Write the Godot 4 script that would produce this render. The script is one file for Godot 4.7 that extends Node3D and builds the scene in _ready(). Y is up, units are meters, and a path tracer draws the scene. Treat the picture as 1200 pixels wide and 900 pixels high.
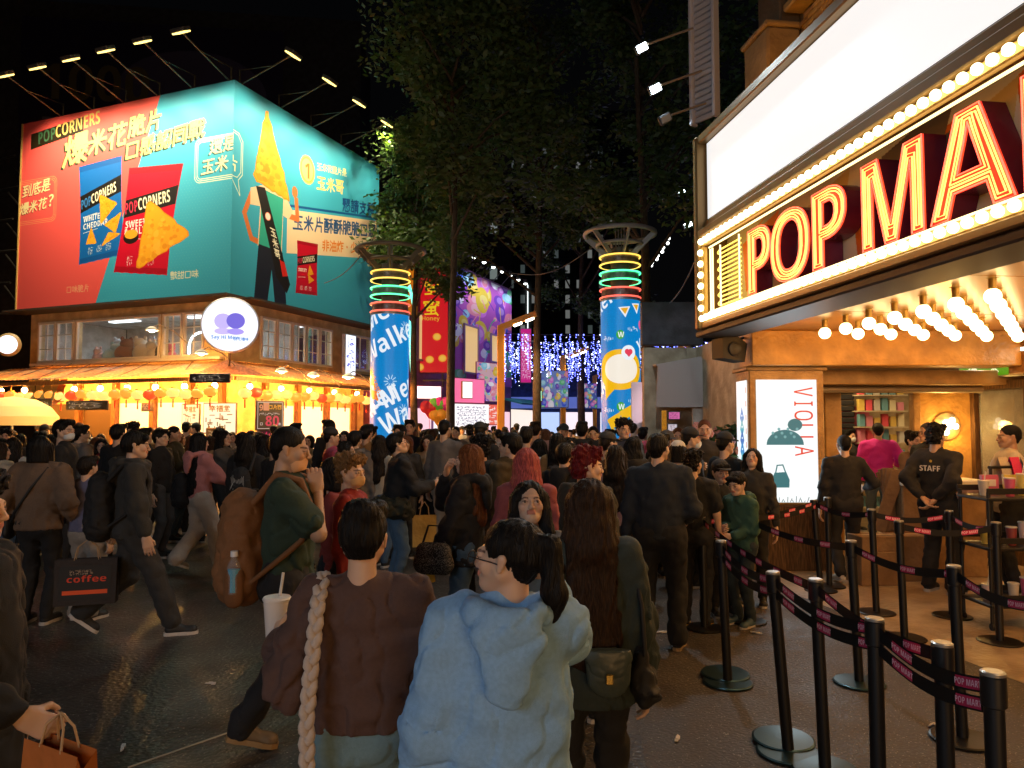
extends Node3D
# A night-time shopping street: lit billboard building, backlit pillars, marquee storefront and a crowd.
# Photograph pixels (1200 x 900) are turned into points with at(px, py, depth) and ground(px, py).

const F := 867.0
const EYE := 1.75
var pitch := atan(47.0 / 867.0)
var taken := {}
var mats := {}
var rng := RandomNumberGenerator.new()
var font: SystemFont
var tex := {}

# ------------------------------------------------------------------ positions
func at(px: float, py: float, depth: float) -> Vector3:
	var u := (px - 600.0) / F
	var v := (450.0 - py) / F
	var k := depth / (cos(pitch) - v * sin(pitch))
	return Vector3(u * k, EYE + (v * cos(pitch) + sin(pitch)) * k, -depth)

func ground(px: float, py: float, y := 0.0) -> Vector3:
	var v := (450.0 - py) / F
	var depth := (EYE - y) * (cos(pitch) - v * sin(pitch)) / -(v * cos(pitch) + sin(pitch))
	return at(px, py, depth)

# ------------------------------------------------------------------ nodes
func numbered(n: String) -> String:
	var k: int = taken.get(n, 0)
	taken[n] = k + 1
	return n if k == 0 else "%s_%03d" % [n, k]

func nth(i: int) -> String:
	return ["1st", "2nd", "3rd"][i] if i < 3 else "%dth" % (i + 1) if i != 20 and i != 21 and i != 22 else ["21st", "22nd", "23rd"][i - 20]

func tag(o: Node, label: String, category: String, group := "", kind := "") -> Node:
	if label: o.set_meta("label", label)
	if category: o.set_meta("category", category)
	if group: o.set_meta("group", group)
	if kind: o.set_meta("kind", kind)
	return o

func thing(n: String, label: String, category: String, pos := Vector3.ZERO, yaw := 0.0, group := "") -> Node3D:
	var o := Node3D.new()
	o.name = numbered(n)
	add_child(o)
	o.position = pos
	o.rotation.y = yaw
	tag(o, label, category, group)
	return o

func mesh_node(n: String, m: Mesh, material: Material, parent: Node = null, xf := Transform3D()) -> MeshInstance3D:
	var o := MeshInstance3D.new()
	o.mesh = m
	if material: o.material_override = material
	o.transform = xf
	if parent == null or parent == self:
		o.name = numbered(n)
		add_child(o)
	else:
		o.name = n
		parent.add_child(o, true)
	return o

func obj(n: String, st: SurfaceTool, material: Material, parent: Node = null, xf := Transform3D()) -> MeshInstance3D:
	return mesh_node(n, st.commit(), material, parent, xf)

func struct(n: String, st: SurfaceTool, material: Material) -> MeshInstance3D:
	var o := obj(n, st, material)
	o.set_meta("kind", "structure")
	return o

# ------------------------------------------------------------------ shapes
func mb() -> SurfaceTool:
	var st := SurfaceTool.new()
	st.begin(Mesh.PRIMITIVE_TRIANGLES)
	return st

func tri_(st: SurfaceTool, a: Vector3, b: Vector3, c: Vector3, n: Vector3, ua := Vector2(), ub := Vector2(), uc := Vector2()) -> void:
	st.set_normal(n); st.set_uv(ua); st.add_vertex(a)
	st.set_normal(n); st.set_uv(uc); st.add_vertex(c)
	st.set_normal(n); st.set_uv(ub); st.add_vertex(b)

# a, b, c, d run counter-clockwise seen from the front: bottom left, bottom right, top right, top left
func quad(st: SurfaceTool, a: Vector3, b: Vector3, c: Vector3, d: Vector3, uv := Rect2(0, 0, 1, 1)) -> SurfaceTool:
	var n := (b - a).cross(c - a)
	if n.length_squared() < 1e-14: n = (c - a).cross(d - a)
	n = n.normalized()
	var u0 := Vector2(uv.position.x, uv.end.y)
	var u2 := Vector2(uv.end.x, uv.position.y)
	tri_(st, a, b, c, n, u0, Vector2(u2.x, u0.y), u2)
	tri_(st, a, c, d, n, u0, u2, Vector2(u0.x, u2.y))
	return st

func box(st: SurfaceTool, c: Vector3, s: Vector3, b := Basis()) -> SurfaceTool:
	var h := s * 0.5
	var p := []
	for i in 8:
		p.append(c + b * Vector3(h.x if i & 1 else -h.x, h.y if i & 2 else -h.y, h.z if i & 4 else -h.z))
	quad(st, p[4], p[5], p[7], p[6])
	quad(st, p[1], p[0], p[2], p[3])
	quad(st, p[5], p[1], p[3], p[7])
	quad(st, p[0], p[4], p[6], p[2])
	quad(st, p[6], p[7], p[3], p[2])
	quad(st, p[0], p[1], p[5], p[4])
	return st

# a box whose edges are chamfered by e
func soft_box(st: SurfaceTool, c: Vector3, s: Vector3, e: float, b := Basis()) -> SurfaceTool:
	var h := s * 0.5
	e = minf(e, minf(h.x, minf(h.y, h.z)) * 0.9)
	for ax in 3:
		var u := (ax + 1) % 3
		var v := (ax + 2) % 3
		for sg in [-1.0, 1.0]:
			var q := []
			for k in [[-1, -1], [1, -1], [1, 1], [-1, 1]]:
				var p := Vector3()
				p[ax] = sg * h[ax]
				p[u] = k[0] * (h[u] - e)
				p[v] = k[1] * (h[v] - e)
				q.append(c + b * p)
			if sg > 0: quad(st, q[0], q[1], q[2], q[3])
			else: quad(st, q[3], q[2], q[1], q[0])
		for su in [-1.0, 1.0]:
			for sv in [-1.0, 1.0]:
				var lo := Vector3(); var hi := Vector3(); var lo2 := Vector3(); var hi2 := Vector3()
				lo[u] = su * h[u]; lo[v] = sv * (h[v] - e); lo2[u] = su * (h[u] - e); lo2[v] = sv * h[v]
				hi = lo; hi2 = lo2
				lo[ax] = -(h[ax] - e); lo2[ax] = lo[ax]; hi[ax] = h[ax] - e; hi2[ax] = hi[ax]
				if su * sv > 0: quad(st, c + b * lo, c + b * lo2, c + b * hi2, c + b * hi)
				else: quad(st, c + b * lo2, c + b * lo, c + b * hi, c + b * hi2)
	for sx in [-1.0, 1.0]:
		for sy in [-1.0, 1.0]:
			for sz in [-1.0, 1.0]:
				var x := c + b * Vector3(sx * h.x, sy * (h.y - e), sz * (h.z - e))
				var y := c + b * Vector3(sx * (h.x - e), sy * h.y, sz * (h.z - e))
				var z := c + b * Vector3(sx * (h.x - e), sy * (h.y - e), sz * h.z)
				var n := (x + y + z - 3 * c).normalized()
				if sx * sy * sz > 0: tri_(st, x, y, z, n)
				else: tri_(st, x, z, y, n)
	return st

func bar(st: SurfaceTool, a: Vector3, b: Vector3, w: float, h: float, up := Vector3.UP) -> SurfaceTool:
	var y := (b - a).normalized()
	if absf(y.dot(up)) > 0.99: up = Vector3.RIGHT
	var x := up.cross(y).normalized()
	box(st, (a + b) * 0.5, Vector3(w, a.distance_to(b), h), Basis(x, y, x.cross(y)))
	return st

func tube(st: SurfaceTool, pts: Array, r, sides := 8, closed := false) -> SurfaceTool:
	var n := pts.size()
	var rings := []
	var nrm := []
	var side := Vector3.ZERO
	for i in n:
		var p: Vector3 = pts[i]
		var d: Vector3
		if closed: d = (pts[(i + 1) % n] - pts[(i - 1 + n) % n]).normalized()
		else: d = (pts[mini(i + 1, n - 1)] - pts[maxi(i - 1, 0)]).normalized()
		if side == Vector3.ZERO:
			side = d.cross(Vector3.UP if absf(d.y) < 0.9 else Vector3.RIGHT).normalized()
		side = (side - d * side.dot(d)).normalized()
		var up := d.cross(side)
		var rr: float = r[i] if r is Array else r
		var ring := []
		var nn := []
		for k in sides:
			var a := TAU * k / sides
			var o := side * cos(a) + up * sin(a)
			nn.append(o)
			ring.append(p + o * rr)
		rings.append(ring)
		nrm.append(nn)
	for i in (n if closed else n - 1):
		var j := (i + 1) % n
		for k in sides:
			var l := (k + 1) % sides
			for q in [[i, k], [j, l], [i, l], [i, k], [j, k], [j, l]]:
				st.set_normal(nrm[q[0]][q[1]])
				st.set_uv(Vector2(float(q[1]) / sides, float(q[0]) / n))
				st.add_vertex(rings[q[0]][q[1]])
	if not closed:
		for e in [0, n - 1]:
			var d: Vector3 = (pts[1] - pts[0]).normalized() * -1.0 if e == 0 else (pts[n - 1] - pts[n - 2]).normalized()
			for k in sides:
				var l := (k + 1) % sides
				if e == 0: tri_(st, pts[e], rings[e][l], rings[e][k], d)
				else: tri_(st, pts[e], rings[e][k], rings[e][l], d)
	return st

# profile: points (radius, height) from bottom to top on the outside
func lathe(st: SurfaceTool, prof: Array, seg := 20, xf := Transform3D(), squash := Vector2(1, 1)) -> SurfaceTool:
	var n := prof.size()
	for i in n - 1:
		var a: Vector2 = prof[i]
		var b: Vector2 = prof[i + 1]
		var t := (b - a).normalized()
		var na := Vector2(t.y, -t.x)
		for k in seg:
			var q := []
			for m in [[a, k], [a, k + 1], [b, k + 1], [b, k]]:
				var ang: float = TAU * m[1] / seg
				q.append([xf * Vector3(m[0].x * cos(ang) * squash.x, m[0].y, -m[0].x * sin(ang) * squash.y), (xf.basis * Vector3(na.x * cos(ang), na.y, -na.x * sin(ang))).normalized(), Vector2(float(m[1]) / seg, 1.0 - float(m[0].y - prof[0].y) / maxf(prof[n - 1].y - prof[0].y, 1e-5))])
			for o in ([0, 2, 1, 0, 3, 2] as Array):
				st.set_normal(q[o][1]); st.set_uv(q[o][2]); st.add_vertex(q[o][0])
	return st

func ball(st: SurfaceTool, c: Vector3, r: Vector3, seg := 14, rows := 9) -> SurfaceTool:
	for i in rows:
		for k in seg:
			var q := []
			for m in [[i, k], [i, k + 1], [i + 1, k + 1], [i + 1, k]]:
				var el: float = PI * m[0] / rows - PI / 2
				var az: float = TAU * m[1] / seg
				var n := Vector3(cos(el) * cos(az), sin(el), -cos(el) * sin(az))
				q.append([c + n * r, (n / r).normalized(), Vector2(float(m[1]) / seg, 1.0 - float(m[0]) / rows)])
			for o in ([0, 2, 1, 0, 3, 2] as Array):
				st.set_normal(q[o][1]); st.set_uv(q[o][2]); st.add_vertex(q[o][0])
	return st

# a flat outline with thickness: points counter-clockwise seen from +normal
func slab(st: SurfaceTool, pts: Array, thick: Vector3) -> SurfaceTool:
	var p2 := PackedVector2Array()
	var o: Vector3 = pts[0]
	var n := thick.normalized()
	var ux: Vector3 = ((pts[1] - o) - n * (pts[1] - o).dot(n)).normalized()
	var uy := n.cross(ux)
	for p in pts: p2.append(Vector2((p - o).dot(ux), (p - o).dot(uy)))
	var ix := Geometry2D.triangulate_polygon(p2)
	for i in range(0, ix.size(), 3):
		var a: Vector3 = pts[ix[i]]; var b: Vector3 = pts[ix[i + 1]]; var c: Vector3 = pts[ix[i + 2]]
		if (b - a).cross(c - a).dot(n) < 0:
			var t := b; b = c; c = t
		tri_(st, a + thick, b + thick, c + thick, n)
		tri_(st, a, c, b, -n)
	for i in pts.size():
		var a: Vector3 = pts[i]; var b: Vector3 = pts[(i + 1) % pts.size()]
		quad(st, a, b, b + thick, a + thick)
	return st

# ------------------------------------------------------------------ materials
func lin(c: Color) -> Color:
	return c.linear_to_srgb()

func noise_tex(key: String, freq: float, size := 512, lo := Color(0.6, 0.6, 0.6), hi := Color.WHITE, octaves := 4, typ := FastNoiseLite.TYPE_SIMPLEX_SMOOTH) -> NoiseTexture2D:
	if tex.has(key): return tex[key]
	var n := FastNoiseLite.new()
	n.noise_type = typ
	n.frequency = freq
	n.fractal_octaves = octaves
	n.seed = key.hash() % 1000
	var t := NoiseTexture2D.new()
	t.width = size; t.height = size
	t.seamless = true
	t.noise = n
	var g := Gradient.new()
	g.colors = PackedColorArray([lo, hi])
	g.offsets = PackedFloat32Array([0.2, 0.8])
	t.color_ramp = g
	tex[key] = t
	return t

# linear base colour, roughness, metal; grain = name of a noise laid over it
func mat(c: Color, rough := 0.7, metal := 0.0, grain := "") -> StandardMaterial3D:
	var key := "%s|%.2f|%.2f|%s" % [c.to_html(), rough, metal, grain]
	if mats.has(key): return mats[key]
	var m := StandardMaterial3D.new()
	m.albedo_color = lin(c)
	m.roughness = rough
	m.metallic = metal
	match grain:
		"fabric":
			m.albedo_texture = noise_tex("fabric", 0.035, 512, Color(0.93, 0.93, 0.93), Color(1, 1, 1), 5)
			m.heightmap_enabled = true
			m.heightmap_texture = noise_tex("weave", 0.16, 512, Color.BLACK, Color.WHITE, 3)
			m.heightmap_scale = 0.1
			m.uv1_triplanar = true
			m.uv1_scale = Vector3(3.1, 3.1, 3.1)
			m.rim_enabled = true
			m.rim = 0.12
			m.rim_tint = 0.6
		"hair":
			m.albedo_texture = noise_tex("strands", 0.05, 512, Color(0.45, 0.45, 0.45), Color(1, 1, 1), 4)
			m.heightmap_enabled = true
			m.heightmap_texture = noise_tex("strands", 0.05)
			m.heightmap_scale = 0.5
			m.uv1_triplanar = true
			m.uv1_scale = Vector3(9, 0.7, 9)
			m.metallic_specular = 0.3
		"wall":
			m.albedo_texture = noise_tex("wall", 0.012, 512, Color(0.8, 0.78, 0.75), Color(1, 1, 1), 5)
			m.heightmap_enabled = true
			m.heightmap_texture = noise_tex("wallbump", 0.08, 512, Color.BLACK, Color.WHITE, 4)
			m.heightmap_scale = 0.4
			m.uv1_triplanar = true
			m.uv1_world_triplanar = true
			m.uv1_scale = Vector3(0.35, 0.35, 0.35)
		"metal":
			m.albedo_texture = noise_tex("metal", 0.02, 512, Color(0.7, 0.68, 0.64), Color(1, 1, 1), 4)
			m.roughness_texture = noise_tex("metalrough", 0.03, 512, Color(0.55, 0.55, 0.55), Color(1, 1, 1), 4)
			m.uv1_triplanar = true
			m.uv1_world_triplanar = true
			m.uv1_scale = Vector3(0.8, 0.8, 0.8)
		"wood":
			m.albedo_texture = noise_tex("wood", 0.03, 512, Color(0.55, 0.5, 0.45), Color(1, 1, 1), 4)
			m.uv1_triplanar = true
			m.uv1_scale = Vector3(3, 0.3, 3)
	mats[key] = m
	return m

func glow(c: Color, energy: float, base := Color(0.6, 0.6, 0.6)) -> StandardMaterial3D:
	var key := "glow%s|%.3f" % [c.to_html(), energy]
	if mats.has(key): return mats[key]
	var m := StandardMaterial3D.new()
	m.albedo_color = lin(base)
	m.roughness = 0.4
	m.emission_enabled = true
	m.emission = lin(c)
	m.emission_energy_multiplier = energy
	mats[key] = m
	return m

# a printed sheet; lit > 0 makes it a backlit sign or a screen
func print_mat(img: Image, rough := 0.5, lit := 0.0) -> StandardMaterial3D:
	var m := StandardMaterial3D.new()
	var t := ImageTexture.create_from_image(img)
	m.roughness = rough
	m.texture_repeat = false
	if lit > 0.0:
		m.albedo_color = Color(0.12, 0.12, 0.12)
		m.emission_enabled = true
		m.emission = Color.WHITE
		m.emission_operator = BaseMaterial3D.EMISSION_OP_MULTIPLY
		m.emission_texture = t
		m.emission_energy_multiplier = lit
	else:
		m.albedo_texture = t
	return m

func glass(alpha := 0.1, c := Color(0.9, 0.95, 1)) -> StandardMaterial3D:
	var key := "glass%.2f" % alpha
	if mats.has(key): return mats[key]
	var m := StandardMaterial3D.new()
	m.albedo_color = Color(c.r, c.g, c.b, alpha)
	m.transparency = BaseMaterial3D.TRANSPARENCY_ALPHA
	m.roughness = 0.04
	mats[key] = m
	return m

func omni(pos: Vector3, c: Color, energy: float, size := 0.05) -> void:
	var l := OmniLight3D.new()
	l.name = numbered("lamp_light")
	l.light_color = c
	l.light_energy = energy
	l.light_size = size
	l.omni_range = 40.0
	l.omni_attenuation = 2.0
	l.shadow_enabled = true
	add_child(l)
	l.position = pos

func spot(pos: Vector3, target: Vector3, c: Color, energy: float, angle := 60.0, size := 0.1) -> void:
	var l := SpotLight3D.new()
	l.name = numbered("flood_light")
	l.light_color = c
	l.light_energy = energy
	l.light_size = size
	l.spot_angle = angle
	l.spot_range = 60.0
	l.spot_attenuation = 2.0
	l.spot_angle_attenuation = 0.8
	l.shadow_enabled = true
	add_child(l)
	l.look_at_from_position(pos, target, Vector3.UP if absf((target - pos).normalized().y) < 0.98 else Vector3.RIGHT)

func area(pos: Vector3, facing: Vector3, w: float, h: float, c: Color, energy: float) -> void:
	var l := AreaLight3D.new()
	l.name = numbered("area_light")
	l.light_color = c
	l.light_energy = energy
	l.area_size = Vector2(w, h)
	l.area_range = 40.0
	l.shadow_enabled = true
	add_child(l)
	l.look_at_from_position(pos, pos + facing, Vector3.UP if absf(facing.normalized().y) < 0.98 else Vector3.RIGHT)

# ------------------------------------------------------------------ flat print
func canvas(w: int, h: int, c: Color) -> Image:
	var im := Image.create_empty(w, h, false, Image.FORMAT_RGB8)
	im.fill(c)
	return im

func fill(im: Image, pts: PackedVector2Array, c: Color) -> void:
	var lo := INF
	var hi := -INF
	for p in pts:
		lo = minf(lo, p.y); hi = maxf(hi, p.y)
	var n := pts.size()
	for y in range(maxi(0, int(floor(lo))), mini(im.get_height() - 1, int(ceil(hi))) + 1):
		var yc := y + 0.5
		var xs := []
		for i in n:
			var a := pts[i]
			var b := pts[(i + 1) % n]
			if (a.y <= yc) != (b.y <= yc):
				xs.append(a.x + (yc - a.y) / (b.y - a.y) * (b.x - a.x))
		xs.sort()
		for i in range(0, xs.size() - 1, 2):
			var x0 := int(round(xs[i]))
			var x1 := int(round(xs[i + 1]))
			if x1 > x0: im.fill_rect(Rect2i(x0, y, x1 - x0, 1), c)

func stroke(im: Image, a: Vector2, b: Vector2, w: float, c: Color) -> void:
	var d := (b - a)
	if d.length() < 0.01: d = Vector2(0.01, 0)
	d = d.normalized() * w * 0.5
	var n := Vector2(-d.y, d.x)
	a -= d * 0.7; b += d * 0.7
	fill(im, PackedVector2Array([a + n, b + n, b - n, a - n]), c)

func path_(im: Image, pts: Array, w: float, c: Color) -> void:
	for i in pts.size() - 1: stroke(im, pts[i], pts[i + 1], w, c)

func disc(im: Image, p: Vector2, r: float, c: Color, ry := -1.0) -> void:
	var pts := PackedVector2Array()
	for i in 36: pts.append(p + Vector2(cos(TAU * i / 36) * r, sin(TAU * i / 36) * (ry if ry > 0 else r)))
	fill(im, pts, c)

func round_rect(r: Rect2, rad: float) -> Array:
	var out := []
	for k in 4:
		var c := Vector2(r.end.x - rad if k in [0, 3] else r.position.x + rad, r.end.y - rad if k < 2 else r.position.y + rad)
		for i in 6:
			var a := PI / 2 * k + PI / 2 * i / 5.0
			out.append(c + Vector2(cos(a), sin(a)) * rad)
	out.append(out[0])
	return out

# Latin lettering: the triangles of a TextMesh, filled
func letters(im: Image, s: String, o: Vector2, height: float, c: Color, ux := Vector2(1, 0), uy := Vector2(0, 1), bold := true, centre := false) -> float:
	var t := TextMesh.new()
	t.font = font_of(bold)
	t.text = s
	t.font_size = 64
	t.pixel_size = 1.0 / 46.0
	t.depth = 0.0
	t.curve_step = 1.5
	t.horizontal_alignment = HORIZONTAL_ALIGNMENT_LEFT
	t.vertical_alignment = VERTICAL_ALIGNMENT_BOTTOM
	if t.get_surface_count() == 0: return 0.0
	var a := t.surface_get_arrays(0)
	var v: PackedVector3Array = a[Mesh.ARRAY_VERTEX]
	var ix = a[Mesh.ARRAY_INDEX]
	if v.is_empty(): return 0.0
	var lo := INF; var hi := -INF; var base := INF
	for p in v:
		lo = minf(lo, p.x); hi = maxf(hi, p.x); base = minf(base, p.y)
	var w := (hi - lo) * height
	var start := o - ux * (w * 0.5) if centre else o
	var seq: Array = Array(ix) if ix != null and ix.size() > 0 else range(v.size())
	for i in range(0, seq.size() - 2, 3):
		var q := PackedVector2Array()
		for k in 3:
			var p: Vector3 = v[seq[i + k]]
			q.append(start + ux * (p.x - lo) * height - uy * (p.y - base) * height)
		fill(im, q, c)
	return w

var fonts := {}
func font_of(bold: bool) -> Font:
	if not fonts.has(bold):
		var f := SystemFont.new()
		f.font_names = PackedStringArray(["Droid Sans"])
		f.font_weight = 700 if bold else 400
		fonts[bold] = f
	return fonts[bold]

# Chinese characters as strokes on a 100 x 100 grid
const HAN := {
	"米": "50 5 50 95,5 45 95 45,25 15 38 35,78 12 62 35,48 48 10 88,52 48 92 88",
	"花": "5 18 95 18,32 5 32 30,68 5 68 30,35 35 10 65,25 52 25 95,85 42 60 60,58 35 58 85 62 90 92 90 93 78",
	"爆": "22 5 22 50 5 95,22 55 38 92,8 25 12 42,38 22 32 40,48 6 92 6 92 28 48 28 48 6,48 17 92 17,44 38 98 38,60 30 60 50,80 30 80 50,42 50 100 50,56 52 42 66,84 52 100 66,70 54 70 92 62 90,56 66 62 74,86 64 78 74,44 90 60 78,78 78 98 92",
	"脆": "10 8 10 70 4 95,10 8 34 8 34 90 28 92,10 32 34 32,10 55 34 55,62 4 46 28,60 12 84 12 74 28,44 30 98 30,48 30 46 65 38 95,60 44 86 44 86 64 76 62,60 44 60 88 64 92 96 92 96 80",
	"片": "32 8 32 50 12 95,58 5 58 36,30 36 92 36,32 60 76 60 76 96",
	"口": "15 18 85 18 85 88 15 88 15 18",
	"感": "12 14 12 50 4 66,12 14 80 14,22 28 48 28,24 40 46 40 46 54 24 54 24 40,58 4 66 40 90 62 96 50,86 24 62 58,76 2 86 10,20 70 12 92,34 68 36 92 72 92 72 84,50 66 58 80,82 66 94 86",
	"認": "20 4 24 12,5 18 42 18,10 32 38 32,10 46 38 46,10 60 38 60 38 88 10 88 10 60,50 10 94 10 90 46 80 46,68 10 62 34 46 52,56 24 66 36,50 64 44 86,60 60 62 90 86 90 88 78,72 56 76 68,90 60 98 78",
	"同": "12 95 12 8 88 8 88 94 78 92,28 28 72 28,30 46 70 46 70 76 30 76 30 46",
	"戰": "6 6 24 6 24 20 6 20 6 6,32 6 50 6 50 20 32 20 32 6,8 28 48 28 48 62 8 62 8 28,8 45 48 45,28 28 28 95,2 76 54 76,54 32 98 26,66 4 72 56 90 92 98 78,92 44 56 90,82 6 92 16",
	"到": "5 10 56 10,28 10 14 38,14 38 50 34,42 24 54 42,30 42 30 86,8 60 52 60,4 90 58 82,70 15 70 70,90 5 90 92 80 90",
	"底": "50 2 54 12,14 14 96 14,16 14 16 50 4 95,78 22 34 32,34 32 34 80 52 74,34 52 92 50,60 28 70 66 90 86 94 74,36 94 80 94",
	"是": "24 5 76 5 76 40 24 40 24 5,24 22 76 22,5 52 95 52,50 52 50 88,50 68 82 68,28 60 10 95,22 76 44 92 96 92",
	"還": "10 10 18 20,4 36 24 36 12 60 24 72,4 94 24 76 50 94 98 94,38 6 90 6 90 24 38 24 38 6,56 6 56 24,74 6 74 24,32 34 96 34,46 42 84 42 84 56 46 56 46 42,64 58 34 80,50 68 50 86,62 62 92 84,84 62 74 70",
	"玉": "10 14 90 14,18 48 82 48,5 90 95 90,50 14 50 90,66 62 80 76",
	"哥": "8 8 92 8,20 18 56 18 56 32 20 32 20 18,78 8 78 42 68 42,5 50 95 50,20 60 56 60 56 78 20 78 20 60,78 50 78 94 66 92",
	"懇": "8 10 44 8,10 22 40 22 38 34 10 34,24 10 8 46,12 46 46 40,30 36 34 56 22 54,54 8 86 8 86 32 54 32,56 20 86 20,56 8 56 56 74 48,70 34 96 58,20 66 10 92,34 64 36 92 74 92 74 82,52 62 60 76,82 64 94 84",
	"請": "20 4 24 12,4 18 42 18,10 32 38 32,10 46 38 46,10 60 38 60 38 88 10 88 10 60,48 12 96 12,52 26 92 26,46 40 98 40,72 4 72 40,54 50 54 95,54 50 90 50 90 92 82 92,54 64 90 64,54 78 90 78",
	"支": "8 22 92 22,50 5 50 44,16 44 80 44 62 74 10 95,26 50 50 78 94 95",
	"持": "5 24 40 24,24 5 24 90 14 88,4 62 42 48,50 18 94 18,72 4 72 34,44 36 98 36,46 56 96 56,80 40 80 94 68 92,54 68 62 80",
	"酥": "4 10 48 10,8 28 44 28 44 92 8 92 8 28,20 10 20 50,32 10 32 50,8 60 44 60,8 76 44 76,90 6 58 14,52 36 98 36,76 14 76 95,74 40 52 76,78 40 98 74",
	"非": "36 5 36 70 22 95,8 22 36 22,8 44 36 44,4 68 36 66,64 5 64 95,64 22 92 22,64 44 92 44,64 66 96 66",
	"油": "12 8 22 20,6 36 16 46,6 92 26 58,38 26 92 26 92 92 38 92 38 26,64 5 64 92,38 58 92 58",
	"炸": "22 5 22 50 5 95,22 55 38 90,8 25 12 42,38 22 32 40,58 4 44 36,52 20 98 20,66 20 66 95,66 44 92 44,66 66 92 66",
	"少": "50 5 50 60,28 24 10 52,70 22 92 48,86 54 60 82 16 95",
	"負": "38 3 20 24,34 12 66 12 54 26,24 28 78 28 78 76 24 76 24 28,24 44 78 44,24 60 78 60,36 80 12 96,62 80 90 96",
	"擔": "4 24 36 24,20 5 20 90 12 88,4 60 36 48,60 4 44 24,56 12 80 12 72 24,42 26 98 26,46 26 44 60 36 95,62 34 50 46,78 34 92 44,56 52 92 52,56 62 92 62,58 72 88 72 88 92 58 92 58 72",
	"蜜": "50 2 52 10,10 24 10 14 92 14 90 24,20 26 16 40,34 20 38 44 74 42 76 34,60 18 24 44,50 22 56 30,80 26 90 36,28 50 72 50 72 68 28 68 28 50,50 44 50 88,16 90 82 86,74 78 88 96",
	"幸": "50 3 50 26,20 16 80 16,5 28 95 28,30 34 38 46,70 34 62 46,14 50 86 50,10 68 90 68,50 50 50 97",
	"福": "18 4 24 12,4 22 40 22 8 58,24 44 24 96,30 50 40 58,48 8 96 8,54 20 90 20 90 38 54 38 54 20,50 48 94 48 94 94 50 94 50 48,72 48 72 94,50 70 94 70",
	"堂": "50 2 50 20,28 6 34 18,72 6 66 18,10 34 10 22 90 22 88 34,32 32 68 32 68 50 32 50 32 32,50 54 50 90,22 68 78 68,6 92 94 92",
	"西": "6 10 94 10,38 10 38 40 30 56,62 10 62 50 72 54,14 28 86 28 86 92 14 92 14 28",
	"門": "8 95 8 6 42 6 42 44 8 44,8 25 42 25,92 95 92 6 58 6 58 44 92 44,58 25 92 25",
	"町": "6 14 54 14 54 84 6 84 6 14,30 14 30 84,6 48 54 48,62 18 98 18,80 18 80 94 68 92",
	"甜": "30 8 8 14,4 30 46 30,26 12 26 54,10 54 42 54 42 92 10 92 10 54,52 26 98 26,62 8 62 92,88 8 88 92,62 56 88 56,62 90 88 90",
	"味": "6 22 34 22 34 72 6 72 6 22,46 26 94 26,42 48 98 48,70 5 70 95,68 50 44 84,72 50 98 84",
	"鹹": "6 10 44 10 44 40 6 40 6 10,25 2 25 40,6 25 44 25,8 52 44 52,8 70 44 70,10 90 44 86,56 20 56 60 48 92,54 20 96 20,74 4 80 60 98 90,92 36 68 84,62 44 76 44",
}
func han(im: Image, s: String, o: Vector2, size: float, w: float, c: Color, ux := Vector2(1, 0), uy := Vector2(0, 1), step := Vector2(1.04, 0)) -> void:
	for i in s.length():
		var ch := s[i]
		var p0 := o + (ux * step.x + uy * step.y) * size * i
		if ch == "?":
			letters(im, "?", p0 + uy * size * 0.92 + ux * size * 0.1, size * 0.95, c, ux, uy)
			continue
		if ch == "·":
			disc(im, p0 + (ux + uy) * size * 0.5, size * 0.1, c)
			continue
		if not HAN.has(ch): continue
		for pl in HAN[ch].split(","):
			var f: PackedFloat64Array = pl.split_floats(" ")
			var pts := []
			for k in range(0, f.size(), 2): pts.append(p0 + (ux * f[k] + uy * f[k + 1]) * size * 0.01)
			path_(im, pts, w, c)

# rows of tiny print
func small_print(im: Image, r: Rect2, rows: int, c: Color, sd := 1) -> void:
	var g := RandomNumberGenerator.new()
	g.seed = sd
	var h := r.size.y / rows
	for i in rows:
		var x := r.position.x
		while x < r.end.x - h * 0.5:
			var y := r.position.y + h * i
			for k in 4:
				var a := Vector2(x + g.randf() * h * 0.7, y + g.randf() * h * 0.75)
				stroke(im, a, a + (Vector2(h * 0.5, 0) if g.randf() < 0.5 else Vector2(0, h * 0.45)), maxf(1.2, h * 0.1), c)
			x += h * 0.85

# ------------------------------------------------------------------ printed artwork
func chip(im: Image, a: Vector2, b: Vector2, c: Vector2, sd: int) -> void:
	var pts := PackedVector2Array()
	var g := RandomNumberGenerator.new()
	g.seed = sd
	for e in [[a, b], [b, c], [c, a]]:
		for i in 12:
			var p: Vector2 = e[0].lerp(e[1], (i + 0.6) / 12.6)
			pts.append(p + Vector2(g.randf() - 0.5, g.randf() - 0.5) * a.distance_to(b) * 0.025)
	fill(im, pts, Color(0.9, 0.55, 0.08))
	var cx := (a + b + c) / 3.0
	var inner := PackedVector2Array()
	for p in pts: inner.append(cx + (p - cx) * 0.95)
	fill(im, inner, Color(0.95, 0.65, 0.13))
	for i in 70:
		var w1 := g.randf()
		var w2 := g.randf()
		if w1 + w2 > 1.0:
			w1 = 1 - w1; w2 = 1 - w2
		var p := cx + ((a + (b - a) * w1 + (c - a) * w2) - cx) * 0.85
		var r := a.distance_to(b) * (0.012 + 0.04 * g.randf())
		disc(im, p, r, [Color(0.97, 0.70, 0.2), Color(0.92, 0.59, 0.11), Color(0.96, 0.68, 0.17), Color(0.90, 0.56, 0.09)][i % 4], r * (0.5 + g.randf() * 0.5))

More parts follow.
